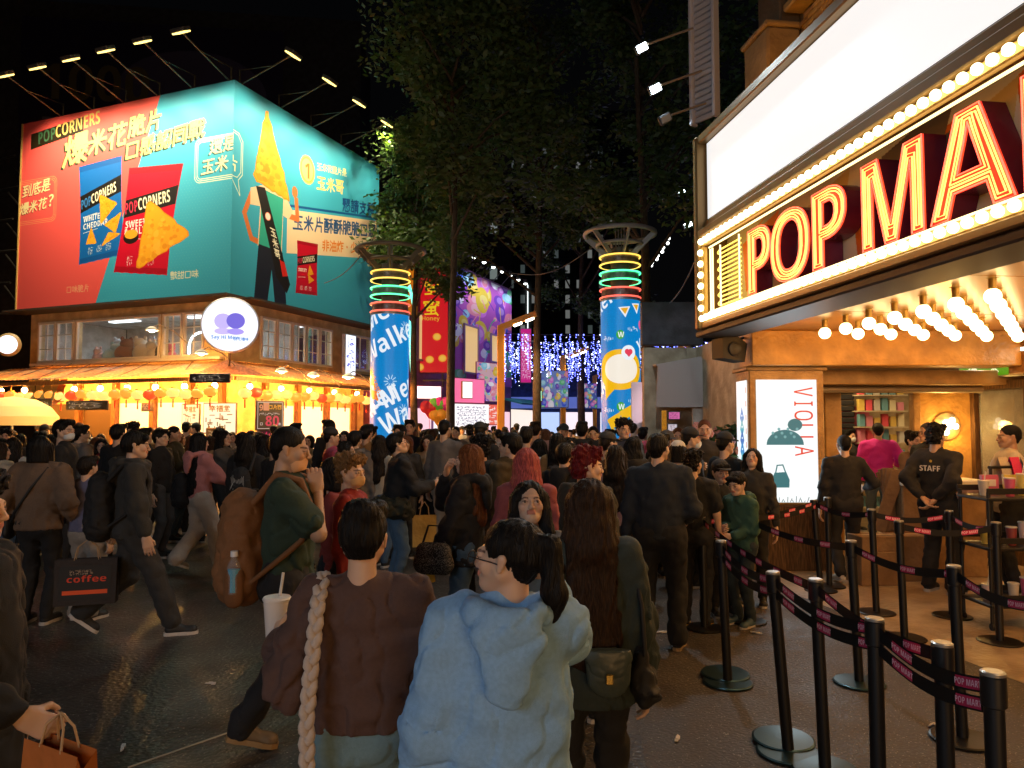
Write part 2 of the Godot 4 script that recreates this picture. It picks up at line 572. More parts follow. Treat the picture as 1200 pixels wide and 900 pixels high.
func snack_bag(im: Image, q: Array, c: Color, dark: Color, words: Array) -> void:
	# q: corners top-left, top-right, bottom-right, bottom-left
	var P := func(u: float, v: float) -> Vector2: return (q[0] as Vector2).lerp(q[1], u).lerp((q[3] as Vector2).lerp(q[2], u), v)
	var out := PackedVector2Array()
	for i in 13: out.append(P.call(i / 12.0, 0.006 * (i % 2)))
	for i in 9: out.append(P.call(1.0 - 0.035 * sin(PI * i / 8.0), i / 8.0))
	for i in 13: out.append(P.call(1.0 - i / 12.0, 1.0 - 0.006 * (i % 2)))
	for i in 9: out.append(P.call(0.035 * sin(PI * i / 8.0), 1.0 - i / 8.0))
	fill(im, out, c)
	fill(im, PackedVector2Array([P.call(0.01, 0.0), P.call(0.99, 0.0), P.call(0.98, 0.06), P.call(0.02, 0.06)]), dark)
	fill(im, PackedVector2Array([P.call(0.02, 0.94), P.call(0.98, 0.94), P.call(0.99, 0.99), P.call(0.01, 0.99)]), dark)
	fill(im, PackedVector2Array([P.call(0.03, 0.31), P.call(0.97, 0.19), P.call(0.96, 0.36), P.call(0.04, 0.48)]), Color(0.09, 0.07, 0.06))
	var ux: Vector2 = (P.call(0.97, 0.19) - P.call(0.03, 0.31)).normalized()
	var wide: float = q[0].distance_to(q[1])
	var w1 := letters(im, "POP", P.call(0.06, 0.445), wide * 0.16, c.lerp(Color.WHITE, 0.15), ux * 0.58, Vector2(0.1, 1))
	letters(im, "CORNERS", P.call(0.06, 0.445) + ux * w1 * 0.61, wide * 0.165, Color(0.97, 0.93, 0.8), ux * 0.58, Vector2(0.1, 1))
	var lx := Vector2(ux.x, ux.y * 0.3).normalized()
	for i in words.size():
		letters(im, words[i], P.call(0.1, 0.58 + 0.075 * i), wide * 0.1, Color(0.96, 0.94, 0.9), lx * 0.9)
	stroke(im, P.call(0.1, 0.53), P.call(0.42, 0.515), 2.0, Color(0.95, 0.92, 0.88))
	stroke(im, P.call(0.1, 0.69), P.call(0.42, 0.675), 2.0, Color(0.95, 0.92, 0.88))
	for i in 3:
		var o: Vector2 = P.call(0.2 + 0.2 * i, 0.84)
		small_print(im, Rect2(o, Vector2(wide * 0.13, wide * 0.13)), 3, Color(0.9, 0.9, 0.88), i + 5)

func speech(im: Image, r: Rect2, c: Color, lines := 3) -> void:
	for i in lines:
		path_(im, round_rect(r.grow(-7.0 * i), 26.0 - 5 * i), 2.6, c)

func billboard_left() -> Image:
	var W := 1120.0
	var H := 800.0
	var teal := Color(0.24, 0.66, 0.78)
	var im := canvas(int(W), int(H), teal)
	fill(im, PackedVector2Array([Vector2(0, 0), Vector2(0.68 * W, 0), Vector2(0.40 * W, H), Vector2(0, H)]), Color(0.96, 0.36, 0.34))
	for j in 42:                                             # the dotted half-tone on the teal half
		for i in 46:
			var p := Vector2(i * 16 + (j % 2) * 8 + W * 0.42, H * 0.44 + j * 11)
			if p.x > W * (0.68 - 0.28 * p.y / H) + 8: disc(im, p, 1.2, Color(0.45, 0.76, 0.77))
	fill(im, PackedVector2Array([Vector2(0.045 * W, 52), Vector2(0.315 * W, 22), Vector2(0.315 * W, 84), Vector2(0.045 * W, 118)]), Color(0.16, 0.12, 0.05))
	var ux := Vector2(1, -0.11)
	var a := letters(im, "POP", Vector2(0.085 * W, 101), 50, Color(0.25, 0.42, 0.30), ux * 0.78, Vector2(0.05, 1))
	letters(im, "CORNERS", Vector2(0.085 * W, 101) + ux * a * 0.8, 52, Color(0.93, 0.78, 0.42), ux * 0.78, Vector2(0.05, 1))
	var cream := Color(0.96, 0.84, 0.48)
	var shade := Color(0.12, 0.20, 0.15)
	var tx := Vector2(1, -0.10)
	var ty := Vector2(-0.1, 1)
	for pass_ in 2:
		var c: Color = [shade, cream][pass_]
		var o := Vector2(-8, 7) * (1 - pass_)
		han(im, "爆", Vector2(0.225 * W, 92) + o, 132, 15, c, tx, ty)
		han(im, "米花", Vector2(0.345 * W, 90) + o, 104, 12.5, c, tx, ty)
		han(im, "脆片", Vector2(0.54 * W, 64) + o, 84, 11, c, tx, ty)
		han(im, "口感認同戰", Vector2(0.525 * W, 160) + o, 78, 9.5, c, tx, ty)
	speech(im, Rect2(-40, 0.31 * H, 0.225 * W, 0.235 * H), Color(0.98, 0.62, 0.40))
	for pass_ in 2:
		var c: Color = [Color(0.55, 0.15, 0.12), Color(0.99, 0.90, 0.66)][pass_]
		han(im, "到底是", Vector2(12, 0.335 * H) + Vector2(-3, 3) * (1 - pass_), 54, 6, c, Vector2(1, -0.1), ty)
		han(im, "爆米花?", Vector2(0, 0.43 * H) + Vector2(-3, 3) * (1 - pass_), 52, 6, c, Vector2(1, -0.1), ty)
	snack_bag(im, [Vector2(0.30 * W, 0.285 * H), Vector2(0.508 * W, 0.265 * H), Vector2(0.535 * W, 0.76 * H), Vector2(0.315 * W, 0.79 * H)], Color(0.07, 0.40, 0.72), Color(0.06, 0.33, 0.62), ["WHITE", "CHEDDAR"])
	for t in [[[0.405, 0.44], [0.495, 0.50], [0.415, 0.60]], [[0.43, 0.60], [0.515, 0.545], [0.49, 0.65]], [[0.42, 0.71], [0.515, 0.655], [0.455, 0.64]], [[0.345, 0.69], [0.37, 0.60], [0.40, 0.69]]]:
		chip(im, Vector2(t[0][0] * W, t[0][1] * H), Vector2(t[1][0] * W, t[1][1] * H), Vector2(t[2][0] * W, t[2][1] * H), 7)
	snack_bag(im, [Vector2(0.545 * W, 0.335 * H), Vector2(0.79 * W, 0.355 * H), Vector2(0.73 * W, 0.885 * H), Vector2(0.485 * W, 0.845 * H)], Color(0.80, 0.03, 0.17), Color(0.66, 0.02, 0.13), ["SWEET", "& SALTY"])
	disc(im, Vector2(0.562 * W, 0.68 * H), 40, Color(0.12, 0.06, 0.04), 26)
	disc(im, Vector2(0.562 * W, 0.665 * H), 34, Color(0.95, 0.66, 0.16), 18)
	chip(im, Vector2(0.635 * W, 0.50 * H), Vector2(0.835 * W, 0.70 * H), Vector2(0.585 * W, 0.85 * H), 3)
	speech(im, Rect2(0.84 * W, 0.252 * H, 0.32 * W, 0.21 * H), Color(0.93, 0.93, 0.78))
	for pass_ in 2:
		var c: Color = [Color(0.16, 0.30, 0.29), Color(0.99, 0.93, 0.72)][pass_]
		han(im, "還是", Vector2(0.905 * W, 0.262 * H) + Vector2(-4, 4) * (1 - pass_), 60, 6.5, c, Vector2(1, -0.06), ty)
		han(im, "玉米", Vector2(0.872 * W, 0.352 * H) + Vector2(-4, 4) * (1 - pass_), 62, 6.5, c, Vector2(1, -0.06), ty)
	han(im, "鹹甜口味", Vector2(0.745 * W, 0.868 * H), 33, 3, Color(0.92, 0.9, 0.75))
	han(im, "口味脆片", Vector2(0.255 * W, 0.89 * H), 31, 3, Color(0.98, 0.66, 0.5))
	return im

func billboard_right() -> Image:
	var W := 1008.0
	var H := 800.0
	var im := canvas(int(W), int(H), Color(0.24, 0.66, 0.78))
	var up := Vector2(1, -0.185)
	var orange := Color(0.93, 0.49, 0.22)
	# speech bubble that comes round the corner
	path_(im, [Vector2(-5, 0.235 * H), Vector2(30, 0.24 * H), Vector2(50, 0.27 * H), Vector2(50, 0.43 * H), Vector2(30, 0.46 * H), Vector2(40, 0.53 * H), Vector2(-5, 0.46 * H)], 3, Color(0.93, 0.93, 0.78))
	path_(im, [Vector2(-5, 0.245 * H), Vector2(26, 0.25 * H), Vector2(42, 0.28 * H), Vector2(42, 0.42 * H), Vector2(24, 0.45 * H), Vector2(-5, 0.45 * H)], 3, Color(0.93, 0.93, 0.78))
	han(im, "片", Vector2(-34, 0.352 * H), 60, 6.5, Color(0.99, 0.93, 0.72))
	# cream band with the slogan
	fill(im, PackedVector2Array([Vector2(0.31 * W, 0.50 * H), Vector2(0.985 * W, 0.34 * H), Vector2(0.985 * W, 0.575 * H), Vector2(0.31 * W, 0.725 * H)]), Color(0.97, 0.84, 0.68))
	stroke(im, Vector2(0.33 * W, 0.475 * H), Vector2(0.985 * W, 0.32 * H), 10, Color(0.08, 0.33, 0.56))
	han(im, "玉米片酥酥脆脆口感", Vector2(0.345 * W, 0.51 * H), 68, 8, Color(0.10, 0.30, 0.52), up)
	han(im, "非油炸·少負擔", Vector2(0.545 * W, 0.585 * H), 52, 6.5, Color(0.93, 0.50, 0.08), up)
	han(im, "懇請支持", Vector2(0.69 * W, 0.30 * H), 66, 7.5, Color(0.07, 0.27, 0.52), up)
	fill(im, PackedVector2Array([Vector2(0.965 * W, 0.30 * H), Vector2(0.99 * W, 0.27 * H), Vector2(0.99 * W, 0.33 * H), Vector2(0.965 * W, 0.34 * H)]), Color(0.08, 0.33, 0.56))
	disc(im, Vector2(0.435 * W, 0.245 * H), 52, Color(0.98, 0.82, 0.45), 62)
	disc(im, Vector2(0.435 * W, 0.245 * H), 45, Color(0.95, 0.55, 0.18), 54)
	disc(im, Vector2(0.435 * W, 0.245 * H), 40, Color(0.99, 0.84, 0.50), 48)
	letters(im, "1", Vector2(0.418 * W, 0.29 * H), 66, Color(0.85, 0.42, 0.10))
	han(im, "玉米花脆片是", Vector2(0.50 * W, 0.175 * H), 36, 4, Color(0.98, 0.86, 0.55), up)
	han(im, "玉米哥", Vector2(0.50 * W, 0.245 * H), 66, 8, Color(0.99, 0.83, 0.45), up)
	# the candidate: arms, shirt, sash, trousers, and a corn chip for a head
	var skin := Color(0.86, 0.47, 0.24)
	path_(im, [Vector2(0.10 * W, 0.50 * H), Vector2(0.065 * W, 0.60 * H), Vector2(0.105 * W, 0.71 * H), Vector2(0.14 * W, 0.715 * H)], 22, skin)
	path_(im, [Vector2(0.30 * W, 0.53 * H), Vector2(0.375 * W, 0.53 * H), Vector2(0.365 * W, 0.43 * H)], 24, skin)
	disc(im, Vector2(0.355 * W, 0.395 * H), 18, skin, 24)
	fill(im, PackedVector2Array([Vector2(0.095 * W, 0.47 * H), Vector2(0.165 * W, 0.43 * H), Vector2(0.30 * W, 0.44 * H), Vector2(0.345 * W, 0.50 * H), Vector2(0.32 * W, 0.55 * H), Vector2(0.285 * W, 0.54 * H), Vector2(0.28 * W, 0.74 * H), Vector2(0.14 * W, 0.735 * H), Vector2(0.15 * W, 0.54 * H), Vector2(0.095 * W, 0.55 * H)]), Color(0.97, 0.80, 0.64))
	fill(im, PackedVector2Array([Vector2(0.155 * W, 0.45 * H), Vector2(0.285 * W, 0.455 * H), Vector2(0.275 * W, 0.735 * H), Vector2(0.145 * W, 0.73 * H), Vector2(0.155 * W, 0.58 * H)]), Color(0.20, 0.66, 0.58))
	fill(im, PackedVector2Array([Vector2(0.145 * W, 0.725 * H), Vector2(0.285 * W, 0.73 * H), Vector2(0.315 * W, H), Vector2(0.245 * W, H), Vector2(0.222 * W, 0.83 * H), Vector2(0.20 * W, H), Vector2(0.125 * W, H)]), Color(0.12, 0.13, 0.19))
	fill(im, PackedVector2Array([Vector2(0.125 * W, 0.45 * H), Vector2(0.175 * W, 0.44 * H), Vector2(0.335 * W, 0.88 * H), Vector2(0.315 * W, 0.93 * H), Vector2(0.25 * W, 0.86 * H)]), Color(0.11, 0.09, 0.09))
	disc(im, Vector2(0.195 * W, 0.575 * H), 17, Color(0.93, 0.45, 0.3))
	disc(im, Vector2(0.195 * W, 0.575 * H), 14, Color(0.95, 0.9, 0.85))
	han(im, "玉米哥", Vector2(0.203 * W, 0.62 * H), 36, 4, Color(0.97, 0.93, 0.82), Vector2(1, 0.1), Vector2(0.34, 1), Vector2(0, 1.1))
	fill(im, PackedVector2Array([Vector2(0.268 * W, 0.77 * H), Vector2(0.298 * W, 0.775 * H), Vector2(0.32 * W, 0.84 * H), Vector2(0.288 * W, 0.85 * H)]), Color(0.85, 0.16, 0.12))
	chip(im, Vector2(0.175 * W, 0.035 * H), Vector2(0.335 * W, 0.46 * H), Vector2(0.105 * W, 0.425 * H), 12)
	snack_bag(im, [Vector2(0.375 * W, 0.64 * H), Vector2(0.515 * W, 0.62 * H), Vector2(0.515 * W, 0.90 * H), Vector2(0.37 * W, 0.915 * H)], Color(0.80, 0.03, 0.17), Color(0.66, 0.02, 0.13), ["SWEET"])
	chip(im, Vector2(0.46 * W, 0.745 * H), Vector2(0.49 * W, 0.79 * H), Vector2(0.445 * W, 0.81 * H), 9)
	chip(im, Vector2(0.45 * W, 0.80 * H), Vector2(0.495 * W, 0.82 * H), Vector2(0.455 * W, 0.85 * H), 10)
	return im

func pillar_print(kind: int) -> Image:
	var blue := Color(0.02, 0.50, 0.78)
	var im := canvas(1024, 1024, blue)
	var white := Color(0.93, 0.95, 0.98)
	var a := deg_to_rad(27)
	var ux := Vector2(cos(a), -sin(a))
	var uy := Vector2(sin(a), cos(a))
	for half in 2:
		var o := Vector2(512 * half, 0)
		for j in 26:
			for i in 14: disc(im, o + Vector2(20 + i * 36 + (j % 2) * 18, 20 + j * 40), 3.5, Color(0.05, 0.56, 0.83))
		if kind == 0:
			letters(im, "Walker", o + Vector2(-260, 240), 120, white, ux * 0.9, uy)
			letters(im, "X", o + Vector2(430, 430), 130, white, ux * 0.8, uy)
			letters(im, "Walker", o + Vector2(-240, 850), 135, white, ux * 0.9, uy)
			for p in [Vector2(215, 60), Vector2(330, 30), Vector2(460, 690)]:
				fill(im, PackedVector2Array([o + p, o + p + Vector2(100, -8), o + p + Vector2(58, 76)]), white)
				fill(im, PackedVector2Array([o + p + Vector2(16, 7), o + p + Vector2(84, 2), o + p + Vector2(57, 52)]), Color(0.90, 0.66, 0.12))
			for q in [Vector2(60, 270), Vector2(60, 800)]:
				small_print(im, Rect2(o + q, Vector2(120, 34)), 1, white, 3)
				small_print(im, Rect2(o + q + Vector2(230, -70), Vector2(110, 34)), 1, white, 4)
				disc(im, o + q + Vector2(170, -8), 34, Color(0.18, 0.62, 0.18))
				letters(im, "W", o + q + Vector2(150, 12), 40, white)
				disc(im, o + q + Vector2(390, -90), 34, Color(0.92, 0.36, 0.55))
			disc(im, o + Vector2(225, 520), 210, Color(0.95, 0.72, 0.05), 150)
			fill(im, PackedVector2Array([o + Vector2(80, 600), o + Vector2(210, 640), o + Vector2(95, 740)]), Color(0.95, 0.72, 0.05))
			disc(im, o + Vector2(235, 515), 150, Color(0.97, 0.93, 0.87), 108)
			disc(im, o + Vector2(300, 395), 62, white, 55)
			disc(im, o + Vector2(286, 388), 20, Color(0.9, 0.25, 0.35)); disc(im, o + Vector2(314, 388), 20, Color(0.9, 0.25, 0.35))
			fill(im, PackedVector2Array([o + Vector2(268, 396), o + Vector2(332, 396), o + Vector2(300, 428)]), Color(0.9, 0.25, 0.35))
			for k in 10: stroke(im, o + Vector2(420, 850) + Vector2(cos(k * 0.628), sin(k * 0.628)) * 26, o + Vector2(420, 850) + Vector2(cos(k * 0.628), sin(k * 0.628)) * 66, 9, Color(0.75, 0.88, 0.95))
			han(im, "西門", o + Vector2(110, 890), 120, 26, Color(0.93, 0.72, 0.08), ux, uy)
			letters(im, "!", o + Vector2(330, 930), 130, Color(0.93, 0.72, 0.08), ux, uy)
		else:
			letters(im, "Xi-Men", o + Vector2(-190, 265), 150, white, ux * 0.95, uy)
			letters(im, "Walker", o + Vector2(40, 420), 150, white, ux * 0.95, uy)
			letters(im, "Welcome", o + Vector2(60, 455), 46, Color(0.93, 0.5, 0.1), Vector2(0.5, 0.85), Vector2(-0.85, 0.5))
			han(im, "西門町", o + Vector2(8, 455), 92, 17, Color(0.93, 0.45, 0.06), Vector2(0.9, 0.1), Vector2(0.38, 0.92), Vector2(0, 1.0))
			letters(im, "Xi-Men", o + Vector2(20, 905), 150, white, ux * 0.95, uy)
			letters(im, "Walker", o + Vector2(250, 1010), 160, white, ux * 0.95, uy)
			for p in [Vector2(290, 560), Vector2(420, 800), Vector2(430, 110)]:
				for k in 10: stroke(im, o + p + Vector2(cos(k * 0.628), sin(k * 0.628)) * 22, o + p + Vector2(cos(k * 0.628), sin(k * 0.628)) * 54, 7, Color(0.75, 0.88, 0.95))
	return im

func banner_print() -> Image:
	var im := canvas(256, 1000, Color(0.86, 0.06, 0.12))
	disc(im, Vector2(128, 120), 86, Color(0.98, 0.85, 0.1), 42); disc(im, Vector2(80, 120), 52, Color(0.98, 0.85, 0.1), 38); disc(im, Vector2(176, 120), 52, Color(0.98, 0.85, 0.1), 38)
	han(im, "蜜蜜", Vector2(66, 86), 56, 5, Color(0.2, 0.1, 0.02))
	han(im, "蜜", Vector2(74, 265), 128, 12, Color(0.98, 0.82, 0.12))
	han(im, "蜜", Vector2(74, 425), 128, 12, Color(0.98, 0.82, 0.12))
	small_print(im, Rect2(30, 280, 30, 280), 12, Color(0.95, 0.72, 0.1), 8)
	letters(im, "Honey", Vector2(74, 600), 32, Color(0.98, 0.82, 0.2), Vector2(1, 0), Vector2(0, 1), false)
	for p in [Vector2(40, 650), Vector2(180, 720), Vector2(130, 900), Vector2(220, 890), Vector2(60, 960)]:
		disc(im, p, 30, Color(0.97, 0.62, 0.15)); disc(im, p, 22, Color(0.98, 0.75, 0.3))
	return im

func mural_print(sd: int, base: Color) -> Image:
	var im := canvas(512, 512, base)
	var g := RandomNumberGenerator.new()
	g.seed = sd
	var pal := [Color(0.20, 0.35, 0.85), Color(0.90, 0.75, 0.2), Color(0.85, 0.45, 0.85), Color(0.55, 0.80, 0.90), Color(0.95, 0.55, 0.65), Color(0.35, 0.75, 0.5), Color(0.95, 0.92, 0.98), Color(0.45, 0.2, 0.7)]
	for i in 60:
		var p := Vector2(g.randf() * 512, g.randf() * 512)
		var r := 14.0 + g.randf() * 46.0
		var c: Color = pal[g.randi() % pal.size()]
		disc(im, p, r, c, r * (0.5 + g.randf() * 0.7))
		disc(im, p + Vector2(r * 0.2, -r * 0.1), r * 0.6, c.lerp(Color.WHITE, 0.35), r * 0.4)
		if i % 3 == 0: path_(im, [p, p + Vector2(g.randf_range(-60, 60), g.randf_range(-60, 60)), p + Vector2(g.randf_range(-80, 80), g.randf_range(20, 90))], 7, pal[(i + 3) % 8])
	return im

func price_print() -> Image:
	var im := canvas(256, 256, Color(0.10, 0.03, 0.05))
	path_(im, [Vector2(8, 8), Vector2(248, 8), Vector2(248, 248), Vector2(8, 248), Vector2(8, 8)], 5, Color(0.95, 0.9, 0.88))
	letters(im, "9月", Vector2(22, 82), 54, Color(0.97, 0.6, 0.45))
	han(im, "口片西", Vector2(110, 28), 42, 7, Color(0.95, 0.62, 0.12))
	small_print(im, Rect2(24, 100, 210, 26), 1, Color(0.95, 0.9, 0.9), 2)
	letters(im, "80", Vector2(84, 224), 92, Color(0.95, 0.16, 0.38))
	han(im, "口", Vector2(30, 190), 28, 4, Color(0.95, 0.9, 0.9))
	han(im, "米", Vector2(208, 192), 28, 4, Color(0.95, 0.9, 0.9))
	return im

func menu_print(base: Color, ink: Color, rows: int, sd: int, title := "") -> Image:
	var im := canvas(192, 192, base)
	if title: han(im, title, Vector2(96 - title.length() * 22, 12), 42, 5, ink)
	small_print(im, Rect2(14, 64 if title else 14, 164, 112 if title else 164), rows, ink, sd)
	return im

func screen_print() -> Image:
	# the portrait screen: the vertical word and plain teal shapes of a cap and a purse
	var im := canvas(300, 600, Color(0.93, 0.95, 0.95))
	var red := Color(0.85, 0.22, 0.12)
	var word := "VIOLLA"
	for i in word.length():
		letters(im, word[i], Vector2(188, 60 + i * 58), 92, red, Vector2(0, 0.62), Vector2(-1, 0), false, true)
	var teal := Color(0.20, 0.42, 0.44)
	var cap := PackedVector2Array()
	for i in 21:
		var t := PI * i / 20.0
		cap.append(Vector2(140 - cos(t) * 92, 320 - sin(t) * 92 + 18 * sin(t)))
	fill(im, cap, teal)
	disc(im, Vector2(190, 222), 36, teal, 30)
	for i in 9: disc(im, Vector2(80 + 15 * i, 262 + 22 * sin(i * 2.1)), 7, Color(0.42, 0.62, 0.63))
	fill(im, PackedVector2Array([Vector2(84, 456), Vector2(142, 452), Vector2(158, 490), Vector2(156, 528), Vector2(74, 528), Vector2(72, 486)]), teal)
	path_(im, [Vector2(90, 456), Vector2(98, 420), Vector2(126, 418), Vector2(138, 452)], 6, teal)
	for i in 12: stroke(im, Vector2(90 + i * 14, 598), Vector2(92 + i * 14 + (i % 3) * 6 - 6, 570 + (i * 7) % 24), 3, Color(0.3, 0.34, 0.34))
	return im

func side_screen_print() -> Image:
	var im := canvas(96, 512, Color(0.92, 0.95, 0.96))
	for i in 7:
		var y := 150 + i * 48
		fill(im, PackedVector2Array([Vector2(48, y - 40), Vector2(66, y + 10), Vector2(48, y + 44), Vector2(30, y + 10)]), [Color(0.2, 0.5, 0.75), Color(0.35, 0.68, 0.72), Color(0.25, 0.42, 0.7)][i % 3])
		disc(im, Vector2(48, y), 5, Color(0.9, 0.95, 0.97))
	for i in 8: im.fill_rect(Rect2i(82, 30 + i * 58, 5, 24), Color(0.75, 0.3, 0.25))
	return im

func belt_print() -> Image:
	var im := canvas(512, 64, Color(0.018, 0.018, 0.022))
	im.fill_rect(Rect2i(170, 8, 172, 48), Color(0.80, 0.16, 0.34))
	letters(im, "POP MART", Vector2(256, 45), 27, Color(0.97, 0.80, 0.84), Vector2(1, 0), Vector2(0, 1), true, true)
	return im

func round_sign_print() -> Image:
	var im := canvas(400, 400, Color(0.96, 0.96, 1.0))
	disc(im, Vector2(150, 175), 62, Color(0.72, 0.66, 0.92), 58)
	disc(im, Vector2(240, 170), 66, Color(0.42, 0.38, 0.78), 60)
	disc(im, Vector2(150, 252), 60, Color(0.74, 0.68, 0.93), 24)
	disc(im, Vector2(240, 252), 60, Color(0.62, 0.56, 0.88), 24)
	letters(im, "Say Hi Mew", Vector2(70, 318), 26, Color(0.15, 0.45, 0.75))
	han(im, "甜花福味", Vector2(226, 294), 26, 3, Color(0.15, 0.45, 0.75))
	return im

# ------------------------------------------------------------------ setting
func ground_mat(base: Color, rough: float, speck: float, scale: float, key: String) -> StandardMaterial3D:
	var m := StandardMaterial3D.new()
	var im := Image.create_empty(512, 512, false, Image.FORMAT_RGB8)
	var rg := Image.create_empty(512, 512, false, Image.FORMAT_RGB8)
	var n := FastNoiseLite.new()
	n.frequency = 0.006
	n.fractal_octaves = 5
	n.seed = key.hash() % 999
	var g := RandomNumberGenerator.new()
	g.seed = key.hash()
	var wide: Image = n.get_seamless_image(512, 512)
	n.frequency = 0.11
	n.seed = 77
	var fine: Image = n.get_seamless_image(512, 512)
	wide.convert(Image.FORMAT_L8)
	fine.convert(Image.FORMAT_L8)
	var wd := wide.get_data()
	var fd := fine.get_data()
	var out := PackedByteArray()
	var ro := PackedByteArray()
	out.resize(512 * 512 * 3)
	ro.resize(512 * 512 * 3)
	var c := lin(base)
	for i in 512 * 512:
		var w := wd[i] / 255.0
		var f := fd[i] / 255.0
		var k := 0.72 + 0.36 * w + (f - 0.5) * 0.5
		out[i * 3] = int(clampf(c.r * k * 255, 0, 255))
		out[i * 3 + 1] = int(clampf(c.g * k * 255, 0, 255))
		out[i * 3 + 2] = int(clampf(c.b * k * 255, 0, 255))
		var r := int(clampf((rough + (w - 0.5) * 0.34 + (f - 0.5) * 0.22) * 255, 40, 250))
		ro[i * 3] = r; ro[i * 3 + 1] = r; ro[i * 3 + 2] = r
	im.set_data(512, 512, false, Image.FORMAT_RGB8, out)
	rg.set_data(512, 512, false, Image.FORMAT_RGB8, ro)
	for i in int(2600 * speck):                        # pale chips of aggregate
		var s := 1 + g.randi() % 2
		var v := 0.28 + g.randf() * 0.4
		im.fill_rect(Rect2i(g.randi() % 509, g.randi() % 509, s, 1 + g.randi() % 2), Color(v, v * 0.96, v * 0.88))
	m.albedo_texture = ImageTexture.create_from_image(im)
	m.roughness_texture = ImageTexture.create_from_image(rg)
	m.roughness = 1.0
	m.heightmap_enabled = true
	m.heightmap_texture = ImageTexture.create_from_image(fine)
	m.heightmap_scale = 0.5
	m.uv1_triplanar = true
	m.uv1_world_triplanar = true
	m.uv1_scale = Vector3(scale, scale, scale)
	return m

func flat_poly(st: SurfaceTool, pts: Array, y: float) -> void:
	var p2 := PackedVector2Array()
	for p in pts: p2.append(p)
	var ix := Geometry2D.triangulate_polygon(p2)
	for i in range(0, ix.size(), 3):
		var v := []
		for k in 3: v.append(Vector3(p2[ix[i + k]].x, y, p2[ix[i + k]].y))
		if (v[1] - v[0]).cross(v[2] - v[0]).y < 0: v.reverse()
		tri_(st, v[0], v[1], v[2], Vector3.UP)

func build_ground() -> void:
	var st := mb()
	flat_poly(st, [Vector2(-160, 60), Vector2(160, 60), Vector2(160, -300), Vector2(-160, -300)], 0.0)
	struct("road", st, ground_mat(Color(0.050, 0.042, 0.033), 0.45, 2.4, 0.42, "asphalt"))
	st = mb()                                            # rougher exposed-aggregate strip along the shop
	flat_poly(st, [Vector2(0.52, 1.0), Vector2(0.62, -3.2), Vector2(0.75, -4.6), Vector2(1.0, -6.3), Vector2(1.5, -9.8), Vector2(2.9, -9.8), Vector2(2.86, -7.9), Vector2(3.46, -5.0), Vector2(4.6, 1.0)], 0.004)
	struct("pavement", st, ground_mat(Color(0.07, 0.056, 0.042), 0.62, 1.9, 0.55, "aggregate"))
	st = mb()                                            # the shop's pale floor
	flat_poly(st, [Vector2(4.6, 1.0), Vector2(3.46, -5.0), Vector2(2.86, -7.9), Vector2(2.9, -16), Vector2(12, -16), Vector2(12, 1.0)], 0.008)
	var fl := mat(Color(0.42, 0.33, 0.22), 0.42, 0.0, "wall")
	struct("shop_floor", st, fl)
	# thin painted line and scraps
	st = mb()
	var a := ground(150, 900)
	var b := ground(282, 854)
	bar(st, a + Vector3(0, 0.003, 0), b + Vector3(0, 0.003, 0), 0.012, 0.004, Vector3.UP)
	var o := obj("painted_line", st, mat(Color(0.5, 0.47, 0.42), 0.8))
	o.set_meta("kind", "structure")
	var k := 0
	for p in [[247, 801, "white scrap of a straw wrapper lying on the dark asphalt"], [793, 866, "pale paper scrap on the asphalt beside the stanchion line"], [886, 742, "small crumpled white scrap beside a stanchion base"], [1093, 850, "crumpled tissue lying against a stanchion base plate"], [145, 876, "tiny torn paper bit beside the painted line"], [775, 741, "folded white leaflet on the ground behind a dark shoe"]]:
		st = mb()
		var g := ground(p[0], p[1], 0.01)
		var yaw := k * 1.3
		var bs := Basis(Vector3.UP, yaw)
		for j in 3:
			soft_box(st, bs * Vector3(0.022 * j - 0.022, 0.004 + 0.003 * (j % 2), 0.004 * j), Vector3(0.03 + 0.012 * (k % 3), 0.006, 0.02), 0.002, bs * Basis(Vector3.RIGHT, 0.3 * j))
		var s := obj("paper_scrap", st, mat(Color(0.62, 0.58, 0.52), 0.8), null, Transform3D(Basis(), g))
		tag(s, p[2], "litter", "paper scraps on the ground")
		k += 1

func leaves_mesh(centres: Array, count: int, leaf: float, sd: int) -> ArrayMesh:
	var g := RandomNumberGenerator.new()
	g.seed = sd
	var v := PackedVector3Array()
	var nn := PackedVector3Array()
	for i in count:
		var cl = centres[g.randi() % centres.size()]
		var d := Vector3(g.randfn(), g.randfn(), g.randfn()).normalized() * pow(g.randf(), 0.45)
		var p: Vector3 = cl[0] + d * cl[1]
		var ax := Vector3(g.randfn(), g.randfn() * 0.4 - 0.3, g.randfn()).normalized()
		var sd2 := ax.cross(Vector3(g.randfn(), g.randfn() + 1.0, g.randfn()).normalized()).normalized()
		var l := leaf * (0.7 + g.randf() * 0.7)
		var a := p
		var b := p + ax * l * 0.5 + sd2 * l * 0.26
		var c := p + ax * l
		var e := p + ax * l * 0.5 - sd2 * l * 0.26
		var n := ax.cross(sd2)
		for q in [a, b, c, a, c, e]:
			v.append(q); nn.append(n)
	var arr := []
	arr.resize(Mesh.ARRAY_MAX)
	arr[Mesh.ARRAY_VERTEX] = v
	arr[Mesh.ARRAY_NORMAL] = nn
	var m := ArrayMesh.new()
	m.add_surface_from_arrays(Mesh.PRIMITIVE_TRIANGLES, arr)
	return m

